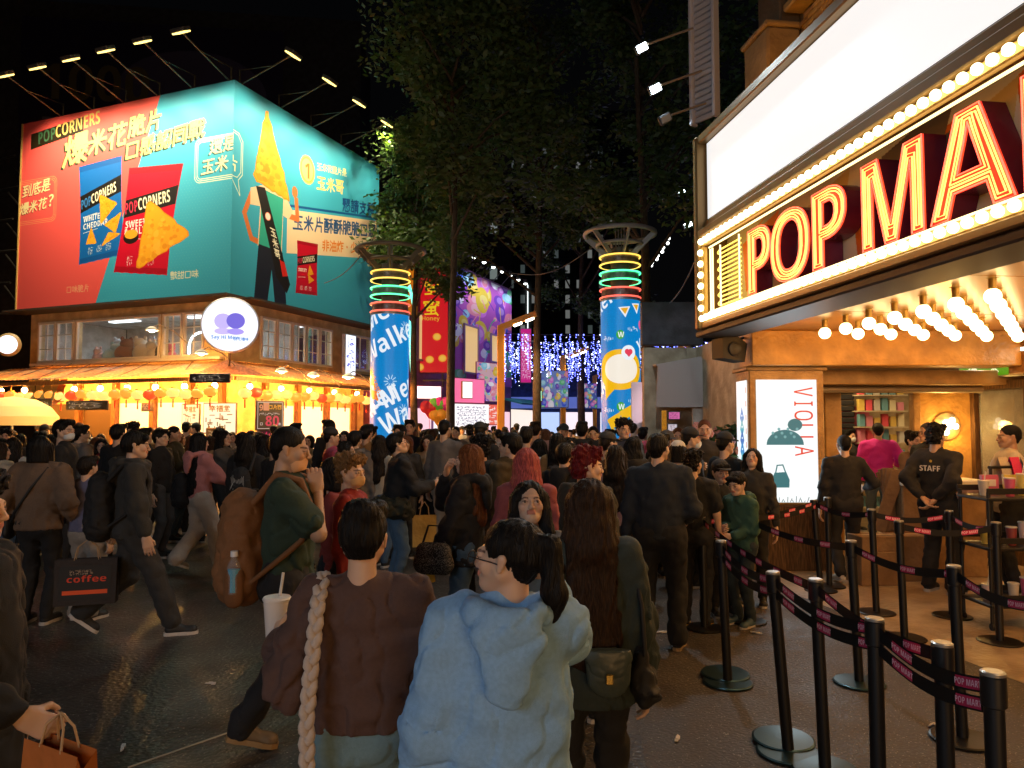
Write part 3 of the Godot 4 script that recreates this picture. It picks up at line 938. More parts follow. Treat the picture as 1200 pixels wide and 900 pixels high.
func tree(label: String, base: Vector3, r: float, fork: float, top: float, spread: float, leaves: int, sd: int, skew := Vector3.ZERO, low := 0.0) -> void:
	var g := RandomNumberGenerator.new()
	g.seed = sd
	var t := thing("street_tree", label, "tree", base, 0.0, "trees along the street")
	var st := mb()
	var pts := []
	var rad := []
	for i in 9:
		var f := i / 8.0
		pts.append(Vector3(sin(f * 5 + sd) * 0.12 * f, f * top * 0.8, cos(f * 4 + sd) * 0.12 * f))
		rad.append(lerpf(r * 1.12, r * 0.35, pow(f, 0.8)))
	tube(st, pts, rad, 10)
	var bark := mat(Color(0.13, 0.09, 0.055), 0.9, 0.0, "wood")
	obj("trunk", st, bark, t)
	st = mb()
	var clumps := []
	for i in 34:
		var f := lerpf(fork, top, pow(g.randf(), 0.9))
		var a := g.randf() * TAU
		var reach := spread * (0.25 + 0.75 * g.randf()) * (1.0 - 0.5 * absf((f - fork) / (top - fork) - 0.35))
		var tip := Vector3(cos(a) * reach, f + g.randf() * 0.6, sin(a) * reach) + skew * g.randf()
		var root := Vector3(0, maxf(fork * 0.8, f - reach * 0.7), 0)
		var mid := root.lerp(tip, 0.55) + Vector3(0, 0.25, 0)
		if i < 20: tube(st, [root, mid, tip], [r * 0.34, r * 0.2, 0.015], 6)
		clumps.append([tip, 0.45 + 0.75 * g.randf()])
		clumps.append([mid.lerp(tip, 0.5), 0.35 + 0.45 * g.randf()])
	if low > 0:
		for i in 10:
			var a := g.randf() * TAU
			clumps.append([Vector3(cos(a) * spread * 0.7, low + g.randf() * 1.2, sin(a) * spread * 0.7) + skew * 0.6, 0.5])
	obj("limbs", st, bark, t)
	var lm := mat(Color(0.05, 0.085, 0.022), 0.55)
	if not lm.backlight_enabled:
		lm.backlight_enabled = true
		lm.backlight = Color(0.25, 0.35, 0.1)
	mesh_node("crown", leaves_mesh(clumps, leaves, 0.17, sd + 1), lm, t)

func build_trees() -> void:
	tree("slender street tree with a bare trunk beside the tall red banner", ground(528, 497 + 1.75 * F / 18.5), 0.125, 6.3, 13.0, 2.5, 15000, 11, Vector3(0.6, 0.0, -0.6))
	tree("street tree whose trunk stands beside the first orange lamp post", ground(630, 497 + 1.75 * F / 23.0), 0.15, 7.2, 15.0, 3.4, 15000, 23)
	tree("street tree with its trunk right behind the blue cartoon-bubble pillar", ground(757, 497 + 1.75 * F / 17.6), 0.15, 6.4, 13.5, 3.2, 15000, 31, Vector3(-0.6, 0, 0))
	tree("dark leafy tree standing far back behind the hanging blue lights", ground(682, 497 + 1.75 * F / 37.0), 0.2, 7.0, 17.0, 4.8, 12000, 47)
	tree("leafy tree beyond the billboard's far end with lamplit lower leaves", Vector3(-3.2, 0, -24.3), 0.14, 6.0, 11.0, 1.6, 16000, 53, Vector3(0.3, 0, 0.8), 6.4)

# ------------------------------------------------------------------ the corner building with the billboard
var CO := Vector3(-7.3, 0, -19.0)
var CYAW := deg_to_rad(-21.2)

func window_part(parent: Node, o: Vector3, ux: Vector3, w: float, h: float, cols: int, rows: int, frame: Material, n: String = "window") -> void:
	# o: bottom left corner on the wall plane, ux along the wall; the frame stands 5 cm proud
	var z := ux.cross(Vector3.UP)
	var b := Basis(ux, Vector3.UP, z)
	var st := mb()
	var f := 0.07
	for k in [[w * 0.5, f * 0.5, w, f], [w * 0.5, h - f * 0.5, w, f]]: soft_box(st, o + b * Vector3(k[0], k[1], 0), Vector3(k[2], k[3], 0.09), 0.008, b)
	for k in [f * 0.5, w - f * 0.5]: soft_box(st, o + b * Vector3(k, h * 0.5, 0), Vector3(f, h - 2 * f, 0.088), 0.008, b)
	var win := obj(n, st, frame, parent)
	for i in range(1, cols):
		obj("glazing_bar", box(mb(), o + b * Vector3(w * i / cols, h * 0.5, 0), Vector3(0.022, h - 2 * f, 0.03), b), frame, win)
	for i in range(1, rows):
		obj("glazing_bar", box(mb(), o + b * Vector3(w * 0.5, h * i / rows, 0), Vector3(w - 2 * f, 0.022, 0.026), b), frame, win)
	obj("pane", quad(mb(), o + b * Vector3(f, f, -0.02), o + b * Vector3(w - f, f, -0.02), o + b * Vector3(w - f, h - f, -0.02), o + b * Vector3(f, h - f, -0.02)), glass(0.12), win)

func build_corner_building() -> void:
	var t := thing("corner_building", "cream two-storey corner building with white casement windows under the large billboard", "building", CO, CYAW)
	var wallm := mat(Color(0.64, 0.49, 0.26), 0.8, 0.0, "wall")
	var inside := mat(Color(0.55, 0.52, 0.48), 0.9, 0.0, "wall")
	var white := mat(Color(0.68, 0.63, 0.56), 0.5)
	var y0 := 3.3
	var wb := 3.56
	var wt := 4.78
	var y1 := 5.12
	var zf := -0.35
	# left front: sill band, head band, piers between the windows
	var wins := [[-7.5, -6.76], [-6.74, -6.0], [-5.94, -2.7], [-2.62, -1.9], [-1.88, -1.16]]
	var st := mb()
	box(st, Vector3(-4.1, (y0 + wb) * 0.5, zf - 0.1), Vector3(7.5, wb - y0, 0.2))
	box(st, Vector3(-4.1, (y1 + wt) * 0.5, zf - 0.1), Vector3(7.5, y1 - wt, 0.2))
	var edges := [-7.85, -7.5, -6.0, -5.94, -2.7, -2.62, -1.16, -0.35]
	for i in range(0, edges.size(), 2):
		box(st, Vector3((edges[i] + edges[i + 1]) * 0.5, (wb + wt) * 0.5, zf - 0.1), Vector3(edges[i + 1] - edges[i], wt - wb, 0.198))
	obj("front_wall", st, wallm, t)
	for w in wins:
		window_part(t, Vector3(w[0], wb, zf), Vector3.RIGHT, w[1] - w[0], wt - wb, 1 if w[1] - w[0] > 2 else 2, 1 if w[1] - w[0] > 2 else 3, white)
	obj("window_sill", box(mb(), Vector3(-4.1, wb - 0.05, zf + 0.05), Vector3(7.2, 0.07, 0.14)), white, t)
	# right front
	st = mb()
	box(st, Vector3(zf - 0.1, (y0 + wb) * 0.5, -3.95), Vector3(0.2, wb - y0, 7.2))
	box(st, Vector3(zf - 0.1, (y1 + wt) * 0.5, -3.95), Vector3(0.2, y1 - wt, 7.2))
	for e in [[-0.352, -1.58], [-5.02, -5.95], [-7.35, -7.55]]:
		box(st, Vector3(zf - 0.1, (wb + wt) * 0.5, (e[0] + e[1]) * 0.5), Vector3(0.198, wt - wb, e[0] - e[1]))
	obj("side_wall", st, wallm, t)
	for i in 5:
		window_part(t, Vector3(zf, wb, -1.6 - i * 0.685), Vector3(0, 0, -1), 0.67, wt - wb, 2, 3, white)
	window_part(t, Vector3(zf, wb, -5.97), Vector3(0, 0, -1), 1.36, wt - wb, 2, 1, white)
	# room behind: floor, ceiling, rear walls
	st = mb()
	box(st, Vector3(-4.1, 3.35, -3.95), Vector3(7.0, 0.08, 6.6))
	box(st, Vector3(-4.1, 5.0, -3.95), Vector3(7.0, 0.08, 6.6))
	box(st, Vector3(-4.1, 4.18, -3.6), Vector3(7.0, 1.56, 0.1))
	box(st, Vector3(-7.7, 4.18, -2.0), Vector3(0.1, 1.56, 3.1))
	box(st, Vector3(-3.4, 4.18, -5.4), Vector3(0.1, 1.56, 3.4))
	obj("room", st, inside, t)
	# stone-clad end below the far window
	var g := RandomNumberGenerator.new()
	g.seed = 5
	var stones := [mat(Color(0.16, 0.13, 0.10), 0.9, 0.0, "wall"), mat(Color(0.22, 0.19, 0.15), 0.9, 0.0, "wall"), mat(Color(0.11, 0.09, 0.07), 0.9, 0.0, "wall")]
	for j in 7:
		var z := -5.5
		while z > -7.5:
			var w := minf(0.16 + g.randf() * 0.2, z + 7.55)
			obj("stone", soft_box(mb(), Vector3(zf + 0.03, 2.98 + j * 0.075, z - w * 0.5), Vector3(0.06 + g.randf() * 0.02, 0.066, w - 0.012), 0.01), stones[g.randi() % 3], t)
			z -= w
	# soffit board under the billboard
	st = mb()
	box(st, Vector3(-3.95, 5.06, 0.0), Vector3(8.3, 0.05, 0.72))
	box(st, Vector3(0.0, 5.06, -3.75), Vector3(0.72, 0.05, 6.75))
	obj("soffit", st, mat(Color(0.05, 0.035, 0.025), 0.8), t)
	# ground floor
	st = mb()
	box(st, Vector3(-4.2, 1.65, -0.9), Vector3(7.6, 3.3, 0.2))
	box(st, Vector3(-0.9, 1.65, -4.3), Vector3(0.2, 3.3, 6.6))
	obj("shop_wall", st, mat(Color(0.62, 0.52, 0.32), 0.7, 0.0, "wall"), t)
	var trim := mat(Color(0.2, 0.1, 0.04), 0.6, 0.0, "wood")
	for x in [-7.8, -6.2, -4.75, -3.3, -1.95, -0.86]:
		obj("post", soft_box(mb(), Vector3(x, 1.5, -0.72), Vector3(0.16, 3.0, 0.16), 0.01), trim, t)
	for z in [-2.3, -3.8, -5.3, -6.9]:
		obj("post", soft_box(mb(), Vector3(-0.72, 1.5, z), Vector3(0.16, 3.0, 0.16), 0.01), trim, t)
	var panels := [[-7.0, 1.4, "d"], [-5.48, 1.25, "d"], [-4.02, 1.25, "w"], [-2.62, 1.15, "w"], [-1.4, 0.9, "w"]]
	for p in panels:
		st = mb()
		quad(st, Vector3(p[0] - p[1] * 0.5, 0.1, -0.79), Vector3(p[0] + p[1] * 0.5, 0.1, -0.79), Vector3(p[0] + p[1] * 0.5, 2.35, -0.79), Vector3(p[0] - p[1] * 0.5, 2.35, -0.79))
		obj("shop_window" if p[2] == "w" else "doorway", st, glow(Color(1.0, 0.86, 0.52), 0.75, Color(0.7, 0.66, 0.5)) if p[2] == "w" else mat(Color(0.05, 0.035, 0.02), 0.7), t)
	for z in [-3.05, -4.55, -6.1]:
		obj("shop_window", quad(mb(), Vector3(-0.79, 0.1, z + 0.62), Vector3(-0.79, 0.1, z - 0.62), Vector3(-0.79, 2.3, z - 0.62), Vector3(-0.79, 2.3, z + 0.62)), glow(Color(1.0, 0.88, 0.66), 0.72, Color(0.7, 0.66, 0.5)), t)
	# corrugated awning: one sheet after the other
	var g2 := RandomNumberGenerator.new()
	g2.seed = 9
	var aw := [mat(Color(0.42, 0.31, 0.16), 0.6, 0.0, "metal"), mat(Color(0.36, 0.25, 0.12), 0.6, 0.0, "metal"), mat(Color(0.48, 0.37, 0.2), 0.6, 0.0, "metal")]
	for m in aw:
		m.backlight_enabled = true
		m.backlight = Color(0.62, 0.5, 0.32)
	var n := 13
	for i in n:
		var x0 := -8.6 + i * 0.66
		st = mb()
		_sheet(st, Vector3(x0, 3.42, zf + 0.02), Vector3(x0, 2.93 + g2.randf() * 0.03, 1.25), Vector3(0.66, 0, 0), true)
		obj("awning_sheet", st, aw[i % 3], t)
	for i in 11:
		var z0 := 0.0 - i * 0.66
		st = mb()
		_sheet(st, Vector3(zf + 0.02, 3.42, z0), Vector3(1.25, 2.93 + g2.randf() * 0.03, z0), Vector3(0, 0, -0.66), false)
		obj("awning_sheet", st, aw[(i + 1) % 3], t)
	obj("awning_corner", quad(mb(), Vector3(0, 2.93, 1.25), Vector3(1.25, 2.93, 1.25), Vector3(1.25, 2.95, 0.0), Vector3(-0.02, 3.42, 0.0)), mat(Color(0.30, 0.10, 0.05), 0.6, 0.0, "metal"), t)
	# gutter beams under the eaves
	st = mb()
	box(st, Vector3(-3.7, 2.84, 1.2), Vector3(9.8, 0.1, 0.06))
	box(st, Vector3(1.2, 2.84, -2.9), Vector3(0.06, 0.1, 8.0))
	obj("eaves_beam", st, mat(Color(0.35, 0.2, 0.08), 0.6, 0.0, "wood"), t)
	# things in the upper room
	plush_toys()

func _sheet(st: SurfaceTool, top: Vector3, low: Vector3, along: Vector3, left: bool) -> void:
	var nrm := (low - top).cross(along).normalized()
	if nrm.y < 0: nrm = -nrm
	var k := 8
	for i in k:
		var a := along * (float(i) / k) + nrm * (0.014 if i % 2 == 0 else -0.014)
		var b := along * (float(i + 1) / k) + nrm * (0.014 if i % 2 == 1 else -0.014)
		if left: quad(st, low + a, low + b, top + b, top + a)
		else: quad(st, low + a, low + b, top + b, top + a)

func corner_xf() -> Transform3D:
	return Transform3D(Basis(Vector3.UP, CYAW), CO)

func plush_toys() -> void:
	var xf := corner_xf()
	var cols := [[Color(0.62, 0.36, 0.33), "pale pink"], [Color(0.42, 0.6, 0.56), "mint green"], [Color(0.22, 0.08, 0.04), "russet"], [Color(0.1, 0.18, 0.08), "dark green"], [Color(0.6, 0.5, 0.36), "cream"], [Color(0.35, 0.25, 0.12), "tan"], [Color(0.45, 0.42, 0.4), "grey"], [Color(0.03, 0.03, 0.025), "black"], [Color(0.65, 0.12, 0.18), "crimson"]]
	var spots := [[-5.6, 0, 0.3], [-5.1, 1, 0.3], [-4.55, 2, 0.26], [-4.5, 3, 0.5], [-4.05, 6, 0.42], [-3.85, 4, 0.24], [-3.65, 5, 0.5], [-3.4, 4, 0.26], [-3.05, 7, 0.34], [-2.9, 8, 0.22], [-5.3, 6, 0.5]]
	var k := 0
	for s in spots:
		var st := mb()
		var r: float = 0.21 + 0.05 * (k % 3)
		var up: bool = s[2] > 0.4
		ball(st, Vector3(0, r * 0.85, 0), Vector3(r, r * 0.9, r * 0.85), 16, 10)
		ball(st, Vector3(0.12 * (k % 2), r * 1.75, 0.05), Vector3(r * 0.62, r * 0.56, r * 0.56), 14, 9)
		for e in [-1, 1]:
			ball(st, Vector3(0.12 * (k % 2) + e * r * 0.42, r * 2.25, 0.03), Vector3(r * 0.2, r * 0.24, r * 0.14), 8, 6)
			ball(st, Vector3(e * r * 0.75, r * 0.4, r * 0.55), Vector3(r * 0.28, r * 0.24, r * 0.38), 8, 6)
		var c = cols[s[1]]
		var o := obj("plush_toy", st, mat(c[0], 0.95, 0.0, "fabric"), null, xf * Transform3D(Basis(Vector3.UP, k * 0.7), Vector3(s[0], 3.40 + (0.3 if up else 0.12), -0.85 - (0.42 if up else 0.0))))
		tag(o, "%s plush toy heaped in the wide upper window%s" % [c[1], ", at the back of the heap" if up else ", in its front row"], "plush toy", "plush toys heaped in the upper window")
		k += 1
	# long bench that carries the heap
	var st := mb()
	box(st, xf * Vector3(-4.3, 3.45, -1.0), Vector3(3.4, 0.12, 1.0), xf.basis)
	box(st, xf * Vector3(-4.3, 3.58, -1.3), Vector3(3.3, 0.14, 0.4), xf.basis)
	tag(obj("display_bench", st, mat(Color(0.3, 0.2, 0.1), 0.7, 0.0, "wood")), "low wooden bench under the heap of plush toys upstairs", "bench")
	# two lit arches and the ceiling strips inside
	for k2 in 2:
		st = mb()
		var pts := []
		for i in 15:
			var a := PI * i / 14.0
			pts.append(Vector3(-cos(a) * 0.42, sin(a) * 0.42, 0))
		pts.push_front(Vector3(-0.42, -0.55, 0)); pts.append(Vector3(0.42, -0.55, 0))
		tube(st, pts, 0.035, 8)
		var o := obj("arch_light", st, glow(Color(0.75, 0.93, 1.0), 3.0), null, xf * Transform3D(Basis(), Vector3([-2.9, -1.5][k2], 4.05, -2.0 - 0.5 * k2)))
		tag(o, ["cool white neon arch behind the wide upper window", "cool white neon arch behind the narrow casements by the round sign"][k2], "neon light", "neon arches in the upper room")
	omni(xf * Vector3(-2.9, 4.1, -1.85), Color(0.8, 0.92, 1.0), 0.5)
	for k2 in 3:
		st = mb()
		box(st, Vector3.ZERO, Vector3(1.1, 0.04, 0.22))
		var p := xf * Vector3([-5.6, -2.6, -1.6][k2], 4.9, [-1.7, -1.8, -4.6][k2])
		tag(obj("ceiling_light", st, glow(Color(0.85, 0.94, 1.0), 2.0), null, Transform3D(xf.basis, p)), ["ceiling strip light over the pink plush toys upstairs", "ceiling strip light over the neon arches upstairs", "ceiling strip light behind the side casements upstairs"][k2], "ceiling light", "strip lights in the upper room")
		area(p - Vector3(0, 0.05, 0), Vector3.DOWN, 1.1, 0.2, Color(0.85, 0.94, 1.0), 2.2)

func build_billboard() -> void:
	var t := thing("billboard", "huge coral and teal corner billboard printed with snack bags and slogans", "billboard", CO, CYAW)
	var H0 := 5.1
	var H1 := 10.8
	var st := mb()
	box(st, Vector3(-4.0, (H0 + H1) * 0.5, -0.2), Vector3(7.98, H1 - H0, 0.36))
	box(st, Vector3(-0.2, (H0 + H1) * 0.5, -3.8), Vector3(0.36, H1 - H0, 6.8))
	obj("backing", st, mat(Color(0.06, 0.06, 0.06), 0.8), t)
	obj("front_sheet", quad(mb(), Vector3(-8.0, H0, 0.0), Vector3(0.0, H0, 0.0), Vector3(0.0, H1, 0.0), Vector3(-8.0, H1, 0.0)), print_mat(billboard_left(), 0.42), t)
	obj("side_sheet", quad(mb(), Vector3(0.0, H0, 0.0), Vector3(0.0, H0, -7.2), Vector3(0.0, H1, -7.2), Vector3(0.0, H1, 0.0)), print_mat(billboard_right(), 0.42), t)
	obj("end_trim", box(mb(), Vector3(-8.02, (H0 + H1) * 0.5, -0.18), Vector3(0.04, H1 - H0, 0.42)), mat(Color(0.6, 0.4, 0.12), 0.5), t)
	var steel := mat(Color(0.16, 0.14, 0.12), 0.5, 0.7, "metal")
	# scaffold behind the sheets, seen at the left end
	for i in 6:
		st = mb()
		tube(st, [Vector3(-8.2 - 0.7 * (i % 2), H0 + i * 1.0, -0.4), Vector3(-10.6, H0 + i * 1.0 + 0.2, -0.9)], 0.03, 6)
		tube(st, [Vector3(-8.2, H0 + i * 1.0, -0.4), Vector3(-9.6, H0 + i * 1.0 + 1.0, -0.7)], 0.025, 6)
		obj("scaffold_tube", st, steel, t)
	# flood lamps on arms
	var spots := []
	for s in [0.2, 1.45, 2.7, 3.95, 5.2, 6.45]: spots.append([Vector3(-s, H1, -0.1), Vector3(0, 0, 1), "coral front"])
	for r in [0.3, 1.9, 3.4, 5.0, 6.5]: spots.append([Vector3(-0.1, H1, -r), Vector3(1, 0, 0), "teal side"])
	var xf := corner_xf()
	var order := -1
	for s in spots:
		order += 1
		var f := thing("flood_lamp", "yellow flood lamp over the billboard's %s, %s from its corner" % [s[2], nth(order % 6 if order < 6 else order - 6)], "flood lamp", xf * s[0], CYAW if s[1].z > 0.5 else CYAW + PI / 2, "flood lamps over the %s" % s[2])
		st = mb()
		tube(st, [Vector3(0, -0.3, 0), Vector3(0, 0.42, 0)], 0.025, 6)
		tube(st, [Vector3(0, 0.0, 0), Vector3(0, 0.5, 1.65)], 0.022, 6)
		obj("arm", st, steel, f)
		obj("brace", tube(mb(), [Vector3(0, 0.4, 0), Vector3(0, 0.34, 1.1)], 0.015, 6), steel, f)
		var tilt := Basis(Vector3.RIGHT, 0.55)
		obj("housing", soft_box(mb(), Vector3(0, 0.55, 1.75), Vector3(0.42, 0.1, 0.30), 0.02, tilt), mat(Color(0.12, 0.11, 0.1), 0.5, 0.3), f)
		obj("lens", soft_box(mb(), Vector3(0, 0.55, 1.75) + tilt * Vector3(0, -0.065, 0), Vector3(0.37, 0.04, 0.26), 0.01, tilt), glow(Color(1.0, 0.72, 0.18), 2.6), f)
		var q := f.transform * (Vector3(0, 0.55, 1.75) + tilt * Vector3(0, -0.13, 0))
		var aim := f.transform * Vector3(0, -4.6, 0.0)
		spot(q, aim, Color(1.0, 0.93, 0.76), 14.5, 58.0, 0.12)

func lantern_mesh() -> ArrayMesh:
	var st := mb()
	var seg := 24
	for i in 8:
		for k in seg:
			var q := []
			for m in [[i, k], [i, k + 1], [i + 1, k + 1], [i + 1, k]]:
				var el: float = PI * (0.1 + 0.8 * m[0] / 8.0) - PI / 2
				var az: float = TAU * m[1] / seg
				var rib: float = 1.0 - 0.045 * (1 if int(m[1]) % 2 == 0 else 0)
				var n := Vector3(cos(el) * cos(az), sin(el), -cos(el) * sin(az))
				q.append([Vector3(n.x * 0.16 * rib, n.y * 0.125, n.z * 0.16 * rib), n])
			for o in ([0, 2, 1, 0, 3, 2] as Array):
				st.set_normal(q[o][1]); st.add_vertex(q[o][0])
	return st.commit()

func build_lanterns() -> void:
	var xf := corner_xf()
	var body := lantern_mesh()
	var st := mb()
	lathe(st, [Vector2(0.0, 0.14), Vector2(0.065, 0.14), Vector2(0.06, 0.115), Vector2(0.0, 0.115)], 12)
	lathe(st, [Vector2(0.0, -0.145), Vector2(0.06, -0.14), Vector2(0.065, -0.115), Vector2(0.0, -0.112)], 12)
	var cap := st.commit()
	st = mb()
	tube(st, [Vector3(0, 0.14, 0), Vector3(0, 0.24, 0)], 0.006, 5)
	var cord := st.commit()
	st = mb()
	lathe(st, [Vector2(0.0, -0.36), Vector2(0.022, -0.36), Vector2(0.016, -0.16), Vector2(0.0, -0.15)], 7)
	var tassel := st.commit()
	var gold := mat(Color(0.5, 0.28, 0.05), 0.5, 0.4)
	var red := mat(Color(0.4, 0.015, 0.01), 0.7)
	var kinds := [[glow(Color(1.0, 0.36, 0.04), 0.9, Color(0.3, 0.03, 0.01)), "orange"], [glow(Color(1.0, 0.52, 0.12), 1.3, Color(0.3, 0.07, 0.02)), "golden"], [glow(Color(1.0, 0.10, 0.02), 0.7, Color(0.3, 0.01, 0.01)), "red"]]
	var k := 0
	var spots := []
	for i in 24: spots.append([Vector3(-8.3 + i * 0.385, 2.50 + 0.03 * sin(i * 1.7), 1.2), "front"])
	for i in 20: spots.append([Vector3(1.2, 2.50 + 0.03 * sin(i * 2.1), 0.75 - i * 0.385), "side"])
	for s in spots:
		var kind = kinds[[1, 0, 0, 1, 2, 0, 1][k % 7]]
		var l := thing("lantern", "glowing %s paper lantern under the %s eaves, %s from the corner" % [kind[1], s[1], nth(23 - k if k < 24 else k - 24)], "lantern", xf * s[0], k * 0.4, "paper lanterns under the %s eaves" % s[1])
		mesh_node("shade", body, kind[0], l)
		mesh_node("rim", cap, gold, l)
		mesh_node("cord", cord, gold, l)
		mesh_node("tassel", tassel, red, l)
		k += 1
	# bare bulbs in a row above the lanterns
	st = mb()
	ball(st, Vector3.ZERO, Vector3(0.075, 0.085, 0.075), 12, 8)
	var bulb := st.commit()
	st = mb()
	lathe(st, [Vector2(0.0, 0.07), Vector2(0.04, 0.07), Vector2(0.035, 0.13), Vector2(0.0, 0.13)], 10)
	var socket := st.commit()
	for i in 16:
		var front := i < 10
		var p := Vector3(-8.1 + i * 0.95, 2.68, 0.95) if front else Vector3(0.95, 2.68, 0.3 - (i - 10) * 1.2)
		var b := thing("eaves_bulb", "bare warm bulb under the %s awning, %s from its far end" % ["front" if front else "side", nth(i if front else 15 - i)], "light bulb", xf * p, 0.0, "bare bulbs under the %s awning" % ("front" if front else "side"))
		mesh_node("bulb", bulb, glow(Color(1.0, 0.74, 0.34), 14.0), b)
		mesh_node("socket", socket, mat(Color(0.1, 0.08, 0.06), 0.6), b)
		omni(xf * p, Color(1.0, 0.60, 0.22), 6.5, 0.07)

func sign_box(n: String, label: String, cat: String, centre: Vector3, yaw: float, size: Vector3, face: Material, rim: Material, group := "") -> Node3D:
	var t := thing(n, label, cat, centre, yaw, group)
	var st := mb()
	soft_box(st, Vector3.ZERO, size, 0.015)
	obj("casing", st, rim, t)
	st = mb()
	var h := size * 0.5
	var m := minf(0.03, minf(h.x, h.y) * 0.2)
	quad(st, Vector3(-h.x + m, -h.y + m, h.z + 0.004), Vector3(h.x - m, -h.y + m, h.z + 0.004), Vector3(h.x - m, h.y - m, h.z + 0.004), Vector3(-h.x + m, h.y - m, h.z + 0.004))
	obj("face", st, face, t)
	return t

func build_corner_signs() -> void:
	var dark := mat(Color(0.04, 0.03, 0.03), 0.5)
	# round sign on the corner
	var p := at(270, 381, 18.0)
	var t := thing("round_sign", "large round white lightbox sign with lavender figures on the building corner", "sign", p, deg_to_rad(16))
	var st := mb()
	var rot := Transform3D(Basis(Vector3.RIGHT, PI / 2), Vector3.ZERO)
	lathe(st, [Vector2(0.0, -0.11), Vector2(0.66, -0.11), Vector2(0.68, -0.09), Vector2(0.68, 0.07), Vector2(0.66, 0.09), Vector2(0.0, 0.09)], 40, rot)
	obj("casing", st, mat(Color(0.7, 0.7, 0.72), 0.4), t)
	st = mb()
	for i in 40:
		var a := TAU * i / 40
		var b := TAU * (i + 1) / 40
		var A := Vector3(cos(a), sin(a), 0) * 0.645
		var B := Vector3(cos(b), sin(b), 0) * 0.645
		tri_(st, Vector3(0, 0, 0.096), A + Vector3(0, 0, 0.096), B + Vector3(0, 0, 0.096), Vector3.BACK, Vector2(0.5, 0.5), Vector2(0.5 + cos(a) * 0.5, 0.5 - sin(a) * 0.5), Vector2(0.5 + cos(b) * 0.5, 0.5 - sin(b) * 0.5))
	obj("face", st, print_mat(round_sign_print(), 0.4, 1.05), t)
	obj("bracket", tube(mb(), [Vector3(0, -0.62, -0.05), Vector3(-0.05, -0.9, -0.5), Vector3(-0.1, -0.95, -0.9)], 0.025, 6), dark, t)
	# its small twin at the left end
	p = at(10, 404, 20.5)
	t = thing("round_sign", "small round lightbox sign with a wooden rim at the far end of the lantern shop", "sign", p, deg_to_rad(10))
	obj("casing", lathe(mb(), [Vector2(0.0, -0.08), Vector2(0.30, -0.08), Vector2(0.33, 0.0), Vector2(0.27, 0.06), Vector2(0.0, 0.06)], 28, rot), mat(Color(0.4, 0.28, 0.12), 0.5), t)
	obj("face", lathe(mb(), [Vector2(0.0, 0.064), Vector2(0.26, 0.064)], 28, Transform3D(Basis(Vector3.RIGHT, PI / 2), Vector3.ZERO)), glow(Color(0.92, 0.86, 1.0), 1.0), t)
	# vertical lightbox on the side front
	var xf := corner_xf()
	var vs := menu_print(Color(0.93, 0.96, 1.0), Color(0.35, 0.35, 0.75), 3, 21, "")
	sign_box("vertical_sign", "narrow white vertical lightbox beside the side casement windows", "sign", xf * Vector3(0.0, 4.0, -5.45), CYAW + PI / 2, Vector3(0.62, 1.35, 0.14), print_mat(vs, 0.4, 1.15), mat(Color(0.5, 0.5, 0.52), 0.4))
	# boards around the ground floor
	sign_box("price_board", "black price board with a pink number eighty under the side lanterns", "sign", at(316, 487, 18.2), deg_to_rad(40), Vector3(0.72, 0.74, 0.06), print_mat(price_print(), 0.4, 0.5), dark)
	sign_box("price_board", "pink number poster hanging under the black price board", "sign", at(316, 510, 18.25), deg_to_rad(40), Vector3(0.62, 0.3, 0.04), print_mat(menu_print(Color(0.25, 0.05, 0.08), Color(0.95, 0.2, 0.45), 2, 4), 0.4, 0.5), dark)
	sign_box("menu_board", "long dark menu board tilted above the lanterns at the corner", "sign", at(246, 443, 17.2), deg_to_rad(-2), Vector3(0.98, 0.22, 0.05), print_mat(menu_print(Color(0.07, 0.035, 0.03), Color(0.9, 0.8, 0.7), 3, 6), 0.5, 0.3), dark)
	sign_box("menu_board", "wide dark menu strip under the hanging cloths at the front", "sign", at(102, 475, 18.6), deg_to_rad(-21), Vector3(1.45, 0.24, 0.05), print_mat(menu_print(Color(0.08, 0.05, 0.04), Color(0.9, 0.82, 0.7), 3, 7), 0.5, 0.35), dark)
	sign_box("menu_board", "tall striped drinks menu beside the lit dome of the stall", "sign", at(51, 485, 19.0), deg_to_rad(-21), Vector3(0.58, 0.8, 0.05), print_mat(menu_print(Color(0.2, 0.08, 0.03), Color(0.95, 0.85, 0.6), 6, 8), 0.5, 0.5), dark)
	sign_box("menu_board", "small grey notice with a red stripe on the front wall", "sign", at(173, 477, 19.0), deg_to_rad(-21), Vector3(0.42, 0.22, 0.04), print_mat(menu_print(Color(0.3, 0.24, 0.22), Color(0.95, 0.8, 0.75), 3, 9), 0.5, 0.35), dark)
	sign_box("shop_name_board", "pale lit panel with three brown characters on the corner shop front", "sign", at(258, 490, 18.9), deg_to_rad(-10), Vector3(0.95, 0.8, 0.05), print_mat(menu_print(Color(0.96, 0.93, 0.78), Color(0.35, 0.2, 0.05), 2, 10, "幸福堂"), 0.5, 0.95), dark)
	sign_box("shop_name_board", "pale lit panel with three brown characters next to a barred window", "sign", at(224, 490, 19.3), deg_to_rad(-21), Vector3(0.62, 0.75, 0.05), print_mat(menu_print(Color(0.94, 0.92, 0.72), Color(0.3, 0.2, 0.05), 2, 11, "幸福堂"), 0.5, 0.9), dark)
	sign_box("drinks_shelf", "small lit shelf board of drinks below the shop name panel", "sign", at(252, 513, 18.7), deg_to_rad(-10), Vector3(0.5, 0.5, 0.05), print_mat(menu_print(Color(0.3, 0.16, 0.08), Color(0.95, 0.85, 0.65), 5, 12), 0.5, 0.4), dark)
	# hanging printed cloths
	var cl := mat(Color(0.30, 0.24, 0.08), 0.9, 0.0, "fabric")
